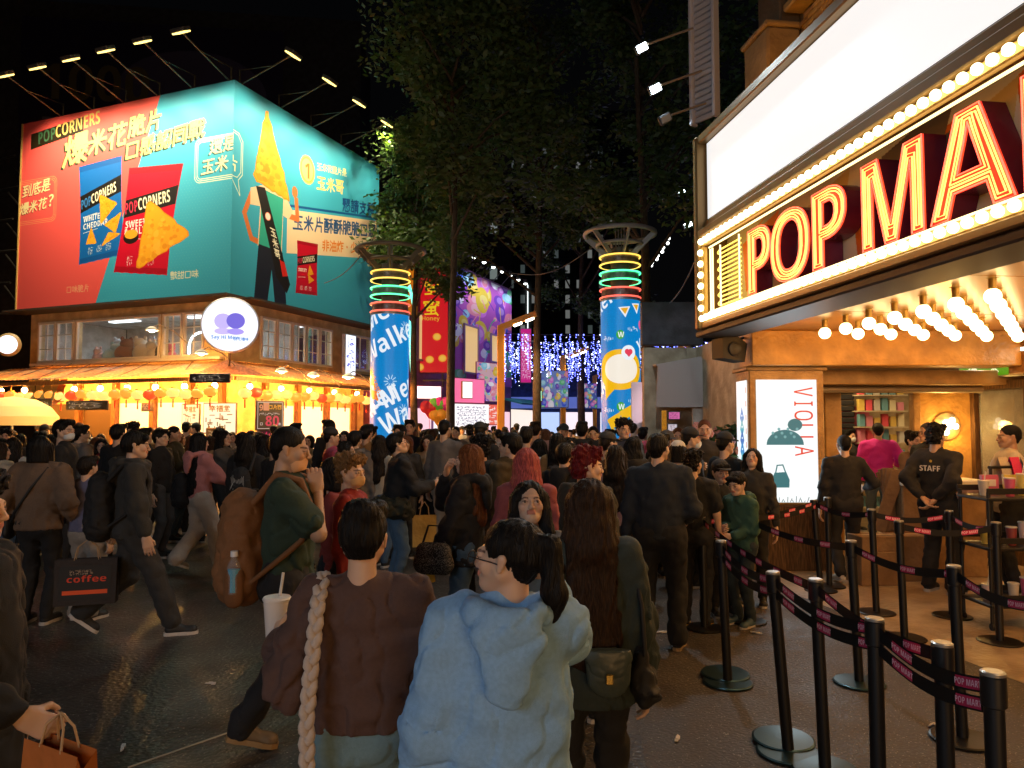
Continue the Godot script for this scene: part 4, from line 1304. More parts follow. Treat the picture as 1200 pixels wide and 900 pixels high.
	for i in 5:
		st = mb()
		var pa := []
		for k in 6:
			pa.append(Vector3(0.14 * sin(k * 0.5), -0.14 * k, 0.22 * k * 0.3 + 0.03 * sin(k * 1.9 + i)))
		for k in 5:
			quad(st, pa[k + 1] + Vector3(-0.14, 0, 0), pa[k + 1] + Vector3(0.14, 0, 0), pa[k] + Vector3(0.14, 0, 0), pa[k] + Vector3(-0.14, 0, 0))
		var c: Material = cl if i < 4 else mat(Color(0.5, 0.13, 0.03), 0.9, 0.0, "fabric")
		tag(obj("hanging_cloth", st, c, null, xf * Transform3D(Basis(), Vector3(-5.75 + i * 0.29, 2.95, 1.05))), "%s cloth strip hung slanting from the front awning, %s in its row" % ["olive printed" if i < 4 else "rust red", nth(i)], "cloth", "cloth strips hung from the awning")
	# dome of the left-hand stall
	st = mb()
	lathe(st, [Vector2(1.05, 0.0), Vector2(1.0, 0.22), Vector2(0.82, 0.46), Vector2(0.5, 0.64), Vector2(0.0, 0.72)], 28)
	var dome := mat(Color(0.7, 0.62, 0.42), 0.7)
	dome.backlight_enabled = true
	dome.backlight = Color(0.7, 0.6, 0.35)
	t = thing("stall_umbrella", "cream dome umbrella of the stall glowing from a lamp inside", "umbrella", Vector3(at(14, 500, 18.4).x, 0, -18.4))
	obj("canopy", st, dome, t, Transform3D(Basis(), Vector3(0, 1.72, 0)))
	obj("pole", tube(mb(), [Vector3(0, 0, 0), Vector3(0, 2.4, 0)], 0.03, 8), mat(Color(0.3, 0.3, 0.3), 0.4, 0.6), t)
	obj("lamp_bulb", ball(mb(), Vector3.ZERO, Vector3(0.09, 0.09, 0.09), 10, 7), glow(Color(1.0, 0.8, 0.42), 12.0), t, Transform3D(Basis(), Vector3(0.12, 1.98, 0)))
	omni(t.position + Vector3(0.12, 1.98, 0), Color(1, 0.75, 0.38), 1.6, 0.09)
	# gooseneck lamps that stick out over the awning
	var gl := [[178, 385, 18.2, "under the wide upper window"], [236, 412, 17.6, "beside the round corner sign"], [408, 440, 18.6, "at the end of the side awning"], [367, 438, 18.3, "over the middle of the side awning"], [330, 433, 17.7, "over the price board"]]
	for s in gl:
		var q := at(s[0], s[1], s[2])
		t = thing("gooseneck_lamp", "small white gooseneck lamp " + s[3], "lamp", q, 0.0, "gooseneck lamps on the corner building")
		obj("arm", tube(mb(), [Vector3(0, 0.02, 0), Vector3(0.1, 0.12, -0.15), Vector3(0.28, 0.0, -0.6), Vector3(0.4, -0.25, -1.1)], 0.014, 6), mat(Color(0.3, 0.25, 0.18), 0.5, 0.3), t)
		obj("shade", lathe(mb(), [Vector2(0.15, -0.05), Vector2(0.13, 0.0), Vector2(0.05, 0.05), Vector2(0.0, 0.06)], 14), mat(Color(0.6, 0.55, 0.48), 0.5), t)
		obj("bulb", ball(mb(), Vector3(0, -0.03, 0), Vector3(0.085, 0.07, 0.085), 12, 8), glow(Color(1.0, 0.84, 0.55), 12.0), t)
		omni(q + Vector3(0, -0.03, 0), Color(1.0, 0.72, 0.36), 7.0, 0.07)
	# loose cables on the front
	var g := RandomNumberGenerator.new()
	g.seed = 44
	for i in 9:
		var a := xf * Vector3(-7.4 + i * 0.75, 3.5 - 0.1 * g.randf(), -0.2)
		var b := xf * Vector3(-8.0 + i * 0.85 + g.randf(), 2.98, 1.1)
		tag(obj("stay_cable", tube(mb(), [a, a.lerp(b, 0.5) + Vector3(0, -0.02, 0.05), b], 0.011, 5), mat(Color(0.08, 0.06, 0.05), 0.6)), "thin dark stay cable over the front awning, %s from its far end" % nth(i), "cable", "stay cables over the awning")

# ------------------------------------------------------------------ the middle of the street
func ring(st: SurfaceTool, y: float, r: float, thick: float, seg := 32) -> void:
	var pts := []
	for i in seg: pts.append(Vector3(cos(TAU * i / seg) * r, y, -sin(TAU * i / seg) * r))
	tube(st, pts, thick, 8, true)

func pillar(label: String, base: Vector3, kind: int, top_y: float, grey: Color) -> void:
	var R := 0.425
	var t := thing("advertising_pillar", label, "pillar", base)
	var wrap_top := top_y - 1.5
	var st := mb()
	lathe(st, [Vector2(R, 1.45), Vector2(R, wrap_top)], 40)
	obj("printed_wrap", st, print_mat(pillar_print(kind), 0.35, 0.78), t)
	obj("plinth", lathe(mb(), [Vector2(R + 0.06, 0.0), Vector2(R + 0.06, 1.41), Vector2(R + 0.02, 1.45), Vector2(0, 1.45)], 32), mat(Color(0.25, 0.25, 0.26), 0.5, 0.3, "metal"), t)
	obj("cap", lathe(mb(), [Vector2(R + 0.015, wrap_top), Vector2(R + 0.015, wrap_top + 0.06), Vector2(0.0, wrap_top + 0.06)], 32), mat(Color(0.5, 0.52, 0.55), 0.4, 0.5), t)
	obj("core", lathe(mb(), [Vector2(0.2, wrap_top + 0.06), Vector2(0.2, top_y - 0.32), Vector2(0.0, top_y - 0.32)], 16), mat(Color(0.12, 0.11, 0.1), 0.6, 0.3), t)
	var cols := [[Color(1.0, 0.10, 0.06), "red"], [Color(0.05, 0.9, 0.32), "green"], [Color(1.0, 0.62, 0.08), "amber"]]
	for i in 3:
		var y := wrap_top + 0.17 + i * 0.36
		var band := obj("neon_band", lathe(mb(), [Vector2(R - 0.02, y - 0.1), Vector2(R - 0.02, y + 0.1)], 32), mat(Color(0.3, 0.29, 0.27), 0.45, 0.4, "metal"), t)
		band.set_meta("label", cols[i][1] + " neon ring band")
		for e in [-0.09, 0.09]:
			st = mb()
			ring(st, y + e, R + 0.012, 0.018)
			obj("neon_tube", st, glow(cols[i][0], 2.2 if i == 1 else 1.3), band)
	# flaring basket at the top
	var steel := mat(grey, 0.45, 0.25)
	st = mb()
	ring(st, top_y, 0.76, 0.05, 40)
	obj("crown_ring", st, steel, t)
	st = mb()
	ring(st, top_y - 0.25, 0.5, 0.035, 32)
	obj("inner_ring", st, steel, t)
	for k in 6:
		var a := TAU * k / 6 + 0.4
		obj("crown_strut", bar(mb(), Vector3(cos(a) * 0.3, top_y - 0.45, sin(a) * 0.3), Vector3(cos(a) * 0.76, top_y - 0.02, sin(a) * 0.76), 0.11, 0.035, Vector3(-sin(a), 0, cos(a))), steel, t)
	for k in 4:
		obj("conduit", tube(mb(), [Vector3(-0.06 + 0.04 * k, top_y - 0.5, 0.1 * k - 0.1), Vector3(-0.08 + 0.05 * k, top_y + 0.1, 0.1 * k - 0.1)], 0.014, 6), mat(Color(0.3, 0.3, 0.3), 0.5, 0.4), t)

func facade_windows(t: Node, o: Vector3, ux: Vector3, cols: int, rows: int, w: float, h: float, dx: float, dy: float, lit: Array, sd: int) -> void:
	var g := RandomNumberGenerator.new()
	g.seed = sd
	var z := ux.cross(Vector3.UP)
	for j in rows:
		for i in cols:
			var p := o + ux * dx * i + Vector3.UP * dy * j + z * 0.03
			var st := mb()
			quad(st, p, p + ux * w, p + ux * w + Vector3.UP * h, p + Vector3.UP * h)
			var m: Material = lit[g.randi() % lit.size()]
			obj("window", st, m, t)

func build_middle() -> void:
	pillar("blue advertising pillar with a yellow speech bubble and neon rings", Vector3(at(728, 497, 16.0).x, 0, -16.0), 0, 5.9, Color(0.42, 0.42, 0.42))
	pillar("blue advertising pillar with orange characters and neon rings", Vector3(at(456, 497, 16.6).x, 0, -16.6), 1, 5.68, Color(0.20, 0.16, 0.11))
	# building with mural, continuing the side of the corner building
	var st: SurfaceTool
	var yaw := CYAW + PI / 2
	var t := thing("mural_building", "purple shop building covered in a bright cartoon mural behind the street tree", "building", Vector3(-4.1, 0, -27.0), yaw)
	# local x runs away from the camera along the street, z points to the street
	obj("wall", box(mb(), Vector3(5.6, 4.3, -2.5), Vector3(11.2, 8.6, 5.0)), mat(Color(0.30, 0.10, 0.32), 0.7, 0.0, "wall"), t)
	obj("mural", quad(mb(), Vector3(4.2, 3.6, 0.03), Vector3(11.2, 3.6, 0.03), Vector3(11.2, 8.5, 0.03), Vector3(4.2, 8.5, 0.03)), print_mat(mural_print(3, Color(0.72, 0.32, 0.72)), 0.6), t)
	for w in [[5.4, 4.0, 1.5, 2.1], [8.4, 4.7, 1.5, 1.3], [1.2, 4.2, 1.5, 1.8]]:
		var win := obj("window", quad(mb(), Vector3(w[0], w[1], 0.06), Vector3(w[0] + w[2], w[1], 0.06), Vector3(w[0] + w[2], w[1] + w[3], 0.06), Vector3(w[0], w[1] + w[3], 0.06)), glow(Color(0.95, 0.62, 0.25), 0.55, Color(0.3, 0.2, 0.1)), t)
		st = mb()
		for e in [[0.0, 0.5, 0.08, 1.0], [1.0, 0.5, 0.08, 1.0]]: box(st, Vector3(w[0] + w[2] * e[0], w[1] + w[3] * e[1], 0.08), Vector3(e[2], w[3] + 0.1, 0.08))
		for e in [0.0, 1.0]: box(st, Vector3(w[0] + w[2] * 0.5, w[1] + w[3] * e, 0.08), Vector3(w[2] - 0.09, 0.08, 0.076))
		obj("frame", st, mat(Color(0.35, 0.2, 0.4), 0.5), win)
	for w in [[0.2, 2.2], [2.6, 2.4], [5.2, 2.8], [8.2, 2.7]]:
		obj("shop_window", quad(mb(), Vector3(w[0], 0.1, 0.05), Vector3(w[0] + w[1], 0.1, 0.05), Vector3(w[0] + w[1], 2.35, 0.05), Vector3(w[0], 2.35, 0.05)), glow([Color(1.0, 0.62, 0.72), Color(1, 0.93, 0.88), Color(1.0, 0.95, 0.93), Color(1.0, 0.75, 0.5)][int(w[0]) % 4], 0.8), t)
	# lights along the top of the mural
	for k in 7:
		var q := t.transform * Vector3(4.6 + k * 1.05, 8.9, 0.9)
		var f := thing("mural_lamp", "small cool white spot lamp over the cartoon mural, %s along the street" % nth(k), "lamp", q, yaw, "spot lamps over the mural")
		obj("housing", lathe(mb(), [Vector2(0.0, -0.1), Vector2(0.1, -0.1), Vector2(0.12, 0.0), Vector2(0.07, 0.12), Vector2(0.0, 0.14)], 12), mat(Color(0.1, 0.1, 0.1), 0.5), f)
		obj("lens", ball(mb(), Vector3(0, -0.11, 0), Vector3(0.085, 0.05, 0.085), 10, 6), glow(Color(0.9, 1.0, 0.95), 12.0), f)
		obj("arm", tube(mb(), [Vector3(0, 0.1, 0), Vector3(0, 0.2, -0.4), Vector3(0, -0.3, -0.88)], 0.02, 6), mat(Color(0.1, 0.1, 0.1), 0.5), f)
		spot(q + Vector3(0, -0.2, 0), t.transform * Vector3(4.6 + k * 1.05, 6.0, 0), Color(0.9, 0.95, 1.0), 1.8, 60, 0.1)
	# shop signs under the mural
	var pm := mat(Color(0.35, 0.03, 0.12), 0.5)
	sign_box("shop_sign", "white rounded lightbox in a red frame below the tall red banner", "sign", at(502, 460, 27.4), deg_to_rad(20), Vector3(0.95, 0.5, 0.25), glow(Color(1, 0.93, 0.95), 1.3), pm)
	sign_box("shop_sign", "pink shop sign with a gold emblem beside the tree trunk", "sign", at(549, 458, 31.0), deg_to_rad(50), Vector3(1.9, 1.05, 0.12), glow(Color(0.95, 0.14, 0.32), 0.75), pm)
	sign_box("emblem_sign", "white gold-rimmed emblem lightbox on the pink shop sign", "sign", at(547, 457, 30.7), deg_to_rad(40), Vector3(0.55, 0.72, 0.1), glow(Color(1, 0.95, 0.9), 1.2), mat(Color(0.6, 0.4, 0.08), 0.4, 0.5))
	sign_box("poster_board", "pale pink fruit poster on the mural building", "poster", at(574, 448, 33.8), deg_to_rad(50), Vector3(1.9, 1.8, 0.06), print_mat(mural_print(8, Color(0.88, 0.72, 0.75)), 0.5, 0.5), pm)
	sign_box("shop_notice", "white panel covered with dense print beside the trunk", "sign", at(552, 487, 30.5), deg_to_rad(45), Vector3(2.0, 1.0, 0.06), print_mat(menu_print(Color(0.98, 0.95, 0.95), Color(0.3, 0.3, 0.45), 7, 31), 0.5, 1.0), pm)
	sign_box("shop_notice", "salmon notice panel behind the orange lamp post", "sign", at(577, 486, 31.5), deg_to_rad(40), Vector3(1.2, 0.9, 0.06), print_mat(menu_print(Color(0.93, 0.42, 0.35), Color(0.98, 0.92, 0.9), 3, 32), 0.5, 0.8), pm)
	# balloons by the banner
	for b in [[503, 481, Color(0.85, 0.04, 0.08), "red heart"], [519, 477, Color(0.75, 0.05, 0.5), "magenta heart"], [513, 490, Color(0.95, 0.45, 0.05), "orange"], [513, 478, Color(0.15, 0.6, 0.1), "small green"]]:
		st = mb()
		ball(st, Vector3(-0.09, 0.1, 0), Vector3(0.17, 0.18, 0.13), 12, 9)
		ball(st, Vector3(0.09, 0.1, 0), Vector3(0.17, 0.18, 0.13), 12, 9)
		lathe(st, [Vector2(0.0, -0.24), Vector2(0.1, -0.1), Vector2(0.21, 0.05), Vector2(0.12, 0.1), Vector2(0, 0.1)], 14, Transform3D(), Vector2(1, 0.6))
		tube(st, [Vector3(0, -0.24, 0), Vector3(0.03, -0.7, 0)], 0.008, 5)
		tag(obj("balloon", st, mat(b[2], 0.25), null, Transform3D(Basis().scaled(Vector3.ONE * 1.25), at(b[0], b[1], 25.5))), b[3] + " foil balloon floating by the lit shop window", "balloon")
	# the tall red banner
	t = sign_box("banner_sign", "tall red vertical banner with yellow characters", "sign", at(504, 363, 28.6), deg_to_rad(2), Vector3(1.45, 4.95, 0.3), print_mat(banner_print(), 0.5, 0.62), mat(Color(0.25, 0.02, 0.03), 0.5))
	st = mb()
	for k in 2: tube(st, [Vector3(-0.5 + k, -2.5, -0.05), Vector3(-0.5 + k, -3.0, -0.2)], 0.04, 6)
	tube(st, [Vector3(-0.8, -2.75, -0.1), Vector3(0.9, -2.75, -0.1)], 0.04, 6)
	tube(st, [Vector3(-0.8, 2.5, -0.1), Vector3(-0.8, -3.4, -0.1)], 0.05, 6)
	obj("frame", st, mat(Color(0.08, 0.07, 0.07), 0.5, 0.4), t)
	t = sign_box("banner_sign", "orange vertical sign between the red banner and the billboard", "sign", at(474, 330, 27.5), deg_to_rad(10), Vector3(1.0, 2.6, 0.2), print_mat(menu_print(Color(0.92, 0.5, 0.06), Color(0.8, 0.35, 0.02), 1, 17), 0.5, 0.45), mat(Color(0.2, 0.1, 0.03), 0.5))
	for k in 2:
		tag(obj("neon_tube", tube(mb(), [Vector3(0, 0, 0), Vector3(0.25, 0.3 - 0.6 * k, 0), Vector3(0.4, -2.6 * k - 0.4, 0)], 0.05, 8), glow(Color(0.15, 0.9, 0.7), 1.6), null, Transform3D(Basis(), at(471, 345 + 22 * k, 24.5))), ["turquoise neon tube bending beside the orange-lettered pillar", "long turquoise neon tube running down beside the orange-lettered pillar"][k], "neon light")
	# orange lamp posts
	for p in [[587, 22.0, 4.7, 1.0, "orange street lamp post with an angled arm beside the mural building"], [660, 31.0, 4.6, 1.0, "orange street lamp post in front of the hanging blue lights"], [697, 42.0, 4.5, 1.0, "slim orange lamp post beside the blue cartoon-bubble pillar"], [776, 30.0, 4.6, 1.0, "orange lamp post beyond the white canopy"]]:
		var x := at(p[0], 497, p[1]).x
		t = thing("street_lamp", p[4], "street lamp", Vector3(x, 0, -p[1]), 0.0, "orange street lamps")
		var om := mat(Color(0.75, 0.34, 0.03), 0.45)
		obj("post", soft_box(mb(), Vector3(0, p[2] * 0.5, 0), Vector3(0.22, p[2], 0.22), 0.02), om, t)
		obj("arm", bar(mb(), Vector3(0.0, p[2] - 0.06, 0), Vector3(1.05, p[2] + 0.34, 0.1), 0.16, 0.2, Vector3.BACK), om, t)
		for k in 2:
			obj("lamp_lens", soft_box(mb(), Vector3(0.5 + 0.36 * k, p[2] + 0.02 + 0.137 * k, 0.07), Vector3(0.26, 0.05, 0.17), 0.01, Basis(Vector3.BACK, 0.36)), glow(Color(1.0, 0.9, 0.7), 10.0), t)
		spot(t.position + Vector3(0.75, p[2] - 0.05, 0.1), t.position + Vector3(0.75, 0, 0.1), Color(1.0, 0.85, 0.62), 9.0, 70, 0.15)
	# hanging blue lights
	var wire := mat(Color(0.1, 0.1, 0.12), 0.6)
	st = mb()
	ball(st, Vector3.ZERO, Vector3.ONE * 0.024, 6, 4)
	var dot := st.commit()
	var g := RandomNumberGenerator.new()
	g.seed = 71
	for k in 6:
		var z := [-28.5, -30.0, -33.0, -36.0, -40.0, -44.0][k] as float
		var x0 := at(592, 400, -z).x
		var x1 := at(832, 400, -z).x
		var y := [5.15, 5.0, 5.35, 5.4, 5.5, 5.6][k] as float
		t = thing("light_curtain", "curtain of tiny blue and white lights strung over the street, %s of six" % ["first", "second", "third", "fourth", "fifth", "last"][k], "string lights", Vector3(0, 0, z), 0.0, "curtains of blue lights over the street")
		obj("cable", tube(mb(), [Vector3(x0, y + 0.1, 0), Vector3((x0 + x1) * 0.5, y, 0), Vector3(x1, y + 0.1, 0)], 0.012, 5), wire, t)
		for col in 2:
			var mm := MultiMesh.new()
			mm.transform_format = MultiMesh.TRANSFORM_3D
			mm.mesh = dot
			var pts := []
			var x := x0
			while x < x1:
				var drop := 0.3 + g.randf() * 1.5
				var yy := 0.0
				while yy < drop:
					if (g.randf() < 0.78) == (col == 0): pts.append(Vector3(x + g.randf_range(-0.03, 0.03), y + 0.05 - yy, g.randf_range(-0.1, 0.1)))
					yy += 0.085
				x += 0.16 + g.randf() * 0.22
			mm.instance_count = pts.size()
			for i in pts.size(): mm.set_instance_transform(i, Transform3D(Basis().scaled(Vector3.ONE * (0.6 + g.randf() * 0.7)), pts[i]))
			var mi := MultiMeshInstance3D.new()
			mi.name = "bulbs"
			mi.multimesh = mm
			mi.material_override = glow(Color(0.12, 0.16, 1.0), 5.0) if col == 0 else glow(Color(0.75, 0.8, 1.0), 4.0)
			mi.set_meta("kind", "stuff")
			t.add_child(mi, true)
	# far shops, towers and posters
	t = thing("far_shop", "dark blue shop at the far end of the street with a lit interior", "building", Vector3(3.2, 0, -47))
	obj("wall", box(mb(), Vector3(0, 3.5, -3), Vector3(11, 7.0, 6)), mat(Color(0.05, 0.08, 0.2), 0.7, 0.0, "wall"), t)
	obj("fascia", box(mb(), Vector3(-0.3, 3.1, 0.3), Vector3(9.0, 0.7, 0.5)), glow(Color(0.08, 0.15, 0.6), 0.5), t)
	for k in 4:
		obj("shop_window", quad(mb(), Vector3(-4.2 + k * 2.2, 0.1, 0.04), Vector3(-2.4 + k * 2.2, 0.1, 0.04), Vector3(-2.4 + k * 2.2, 2.5, 0.04), Vector3(-4.2 + k * 2.2, 2.5, 0.04)), glow([Color(0.85, 0.9, 1.0), Color(0.5, 0.65, 1.0), Color(1, 0.85, 0.9), Color(0.9, 0.9, 1)][k], 0.8), t)
	t = thing("tower_block", "dark tower block with lit vertical strips of windows beyond the trees", "building", Vector3(4.0, 0, -70))
	obj("wall", box(mb(), Vector3(0, 16, -6), Vector3(16, 32, 12)), mat(Color(0.03, 0.035, 0.035), 0.8, 0.0, "wall"), t)
	var dimw := [mat(Color(0.02, 0.02, 0.02), 0.2), mat(Color(0.02, 0.02, 0.02), 0.2), glow(Color(0.6, 0.8, 0.75), 0.05), glow(Color(0.9, 0.95, 0.9), 0.1), mat(Color(0.02, 0.02, 0.02), 0.2)]
	facade_windows(t, Vector3(-6.4, 6, 0), Vector3.RIGHT, 12, 16, 0.42, 0.8, 1.07, 1.45, dimw, 91)
	obj("light_strip", box(mb(), Vector3(-2.5, 10.5, 0.1), Vector3(0.1, 9, 0.1)), glow(Color(0.85, 0.95, 0.95), 1.3), t)
	t = thing("tower_block", "plain dark apartment block rising behind the mural building", "building", Vector3(-7, 0, -60), 0.1)
	obj("wall", box(mb(), Vector3(0, 12, -5), Vector3(14, 24, 10)), mat(Color(0.05, 0.05, 0.05), 0.8, 0.0, "wall"), t)
	facade_windows(t, Vector3(-6, 8, 0), Vector3.RIGHT, 8, 8, 0.6, 0.9, 1.6, 1.9, [mat(Color(0.02, 0.02, 0.02), 0.2), mat(Color(0.02, 0.02, 0.02), 0.2), mat(Color(0.02, 0.02, 0.02), 0.2), glow(Color(0.7, 0.85, 0.8), 0.15)], 92)
	# dark building behind the billboard with an unlit hoarding
	t = thing("rear_building", "unlit dark building with a faded hoarding behind the billboard", "building", Vector3(-20, 0, -42), 0.12)
	obj("wall", box(mb(), Vector3(0, 13, -4), Vector3(22, 26, 8)), mat(Color(0.05, 0.045, 0.045), 0.85, 0.0, "wall"), t)
	var hp := canvas(512, 320, Color(0.16, 0.12, 0.22))
	disc(hp, Vector2(330, 140), 150, Color(0.32, 0.28, 0.38), 90); disc(hp, Vector2(430, 240), 90, Color(0.22, 0.12, 0.3), 70)
	letters(hp, "1000", Vector2(40, 160), 70, Color(0.42, 0.36, 0.2))
	han(hp, "玉同門支", Vector2(40, 190), 56, 6, Color(0.45, 0.42, 0.45))
	obj("hoarding", quad(mb(), Vector3(-8, 15.5, 0.05), Vector3(6.5, 15.5, 0.05), Vector3(6.5, 25, 0.05), Vector3(-8, 25, 0.05)), print_mat(hp, 0.6), t)
	# posters on the lamp posts and the pink blade sign
	sign_box("street_poster", "pale blue street poster with pink blossoms under the lights", "poster", at(650, 456, 30.5), 0.0, Vector3(1.15, 1.55, 0.06), print_mat(mural_print(14, Color(0.45, 0.55, 0.8)), 0.5, 0.4), wire)
	sign_box("street_poster", "smaller blue street poster beside the slim orange post", "poster", at(688, 464, 40.0), 0.0, Vector3(1.1, 1.4, 0.06), print_mat(mural_print(15, Color(0.3, 0.4, 0.75)), 0.5, 0.35), wire)
	sign_box("blade_sign", "magenta vertical blade sign with white print behind a tree trunk", "sign", at(616, 417, 35.0), 0.1, Vector3(0.55, 2.6, 0.2), print_mat(menu_print(Color(0.78, 0.1, 0.5), Color(0.98, 0.85, 0.95), 9, 19), 0.5, 0.7), wire)
	sign_box("blade_sign", "small green lit sign on the trunk beside the lamp post", "sign", at(631, 464, 26.0), 0.0, Vector3(0.28, 0.4, 0.1), glow(Color(0.1, 0.8, 0.5), 0.8), wire)
	t = thing("shop_canopy", "teal slanting shop canopy above the white lit shopfront", "canopy", Vector3(-0.2, 0, -37.4), yaw)
	obj("roof", slab(mb(), [Vector3(-1.2, 3.0, 0.0), Vector3(-1.2, 2.7, 1.2), Vector3(3.4, 2.7, 1.2), Vector3(3.4, 3.0, 0.0)], Vector3(0, 0.08, 0.0)), mat(Color(0.03, 0.25, 0.27), 0.6), t)
	obj("shop_window", quad(mb(), Vector3(-1.2, 0.1, 0.1), Vector3(3.4, 0.1, 0.1), Vector3(3.4, 2.5, 0.1), Vector3(-1.2, 2.5, 0.1)), glow(Color(1.0, 0.85, 0.75), 0.8), t)
	# overhead cables
	var ci := -1
	for c in [[at(215, 352, 16.0), at(1200, 170, 14.0), 1.0], [at(380, 332, 19.0), at(437, 280, 16.5), 0.2], [at(600, 320, 18.5), at(700, 285, 16.2), 0.3], [at(785, 355, 15.0), at(822, 290, 9.0), 0.1]]:
		ci += 1
		if c[2] == 1.0: continue
		st = mb()
		var pts := []
		for i in 9: pts.append(c[0].lerp(c[1], i / 8.0) - Vector3(0, sin(PI * i / 8.0) * c[2], 0))
		tube(st, pts, 0.012, 5)
		tag(obj("overhead_cable", st, wire), ["", "thin black cable from the teal billboard side to the orange-lettered pillar", "thin black cable between the trees and the speech-bubble pillar", "thin black cable from the grey sign box to the marquee"][ci], "cable", "overhead cables")
	# grey box sign behind the right pillar
	t = thing("grey_sign_box", "blank dark grey sign box mounted behind the blue cartoon-bubble pillar", "sign", at(786, 380, 17.2), 0.0)
	obj("panel", soft_box(mb(), Vector3.ZERO, Vector3(1.42, 1.0, 0.35), 0.015), mat(Color(0.10, 0.10, 0.105), 0.6, 0.0, "wall"), t)
	obj("post", tube(mb(), [Vector3(0.45, -0.5, 0), Vector3(0.45, -3.6 - 0.9, 0)], 0.06, 8), mat(Color(0.12, 0.1, 0.08), 0.6, 0.3), t)
	# white canopy booth right of it
	t = thing("market_booth", "small lit booth under a white slanting canvas canopy beside the shop", "booth", Vector3(at(812, 497, 13.6).x, 0, -13.6))
	st = mb()
	slab(st, [Vector3(-0.68, 2.06, 0.0), Vector3(0.62, 2.06, 0.0), Vector3(0.62, 3.05, 0.0), Vector3(0.45, 3.02, 0.0), Vector3(-0.64, 2.82, 0.0)], Vector3(0, 0, 0.04))
	var canvas_m: StandardMaterial3D = mat(Color(0.62, 0.54, 0.48), 0.85, 0.0, "fabric")
	canvas_m.backlight_enabled = true
	canvas_m.backlight = Color(0.75, 0.7, 0.68)
	obj("canopy_front", st, canvas_m, t)
	obj("canopy_top", slab(mb(), [Vector3(-0.66, 2.82, -0.02), Vector3(0.62, 3.05, -0.02), Vector3(0.62, 3.15, -1.9), Vector3(-0.66, 2.92, -1.9)], Vector3(0, 0.03, 0)), canvas_m, t)
	obj("side_panel", box(mb(), Vector3(0.42, 1.02, -0.02), Vector3(0.85, 2.04, 0.05)), mat(Color(0.5, 0.42, 0.34), 0.8, 0.0, "wall"), t)
	obj("back_panel", box(mb(), Vector3(-0.2, 1.3, -1.4), Vector3(1.4, 2.6, 0.06)), mat(Color(0.5, 0.45, 0.48), 0.8), t)
	for k in 3:
		obj("shelf", box(mb(), Vector3(-0.35, 1.15 + 0.32 * k, -1.15), Vector3(0.7, 0.03, 0.4)), mat(Color(0.3, 0.2, 0.15), 0.6), t)
	obj("light_tube", box(mb(), Vector3(-0.05, 2.2, -0.7), Vector3(0.9, 0.05, 0.1)), glow(Color(1.0, 0.85, 0.92), 9.0), t)
	omni(t.position + Vector3(-0.05, 2.12, -0.6), Color(1, 0.86, 0.92), 2.2, 0.1)
	sign_box("booth_sign", "pink paper sign hung in the booth opening", "sign", at(790, 487, 13.3), 0.0, Vector3(0.22, 0.15, 0.02), print_mat(menu_print(Color(0.9, 0.45, 0.7), Color(0.4, 0.05, 0.3), 3, 41), 0.6, 0.6), wire)
	sign_box("booth_sign", "yellow vertical sign on the booth's post", "sign", at(778, 494, 13.35), 0.0, Vector3(0.11, 0.42, 0.03), print_mat(menu_print(Color(0.85, 0.55, 0.05), Color(0.3, 0.12, 0.0), 5, 42), 0.6, 0.5), wire)
	sign_box("booth_sign", "white price slip below the pink paper sign", "sign", at(788, 501, 13.3), 0.0, Vector3(0.18, 0.14, 0.02), print_mat(menu_print(Color(0.9, 0.85, 0.88), Color(0.4, 0.1, 0.3), 3, 43), 0.6, 0.6), wire)
	# distant floodlights in the trees and little bulbs
	for s in [[798, 225, 21.0], [806, 264, 19.0]]:
		t = thing("flood_lamp", "small cool white flood lamp on a short bar among dark leaves, %s" % ("upper" if s[1] < 240 else "lower"), "flood lamp", at(s[0], s[1], s[2]), 0.0, "cool flood lamps by the trees")
		obj("housing", soft_box(mb(), Vector3.ZERO, Vector3(0.26, 0.16, 0.08), 0.02, Basis(Vector3.BACK, 0.4)), mat(Color(0.1, 0.1, 0.11), 0.5), t)
		obj("lens", soft_box(mb(), Vector3(0, 0, 0.05), Vector3(0.2, 0.11, 0.03), 0.01, Basis(Vector3.BACK, 0.4)), glow(Color(0.75, 0.95, 1.0), 12.0), t)
		obj("bar", tube(mb(), [Vector3(0.1, 0, 0), Vector3(0.9, 0.05, 0)], 0.02, 6), wire, t)
	st = mb()
	ball(st, Vector3.ZERO, Vector3.ONE * 0.05, 8, 6)
	var mini_bulb := st.commit()
	for k in 9:
		var p := at(758 + k * 3.2 + (k % 2) * 2, 314 - k * 2.9 - (k * k) * 0.18, 22.0)
		tag(mesh_node("bulb", mini_bulb, glow(Color(0.95, 1.0, 0.95), 5.0), null, Transform3D(Basis(), p)), "little white bulb on a string among the dark leaves, %s from its lower end" % nth(k), "light bulb", "little bulbs on a string in the leaves")

# ------------------------------------------------------------------ the storefront with the marquee
var SO := Vector3(2.23, 0, -8.6)
var SYAW := deg_to_rad(-82.1)

func shop_xf() -> Transform3D:
	return Transform3D(Basis(Vector3.UP, SYAW), SO)

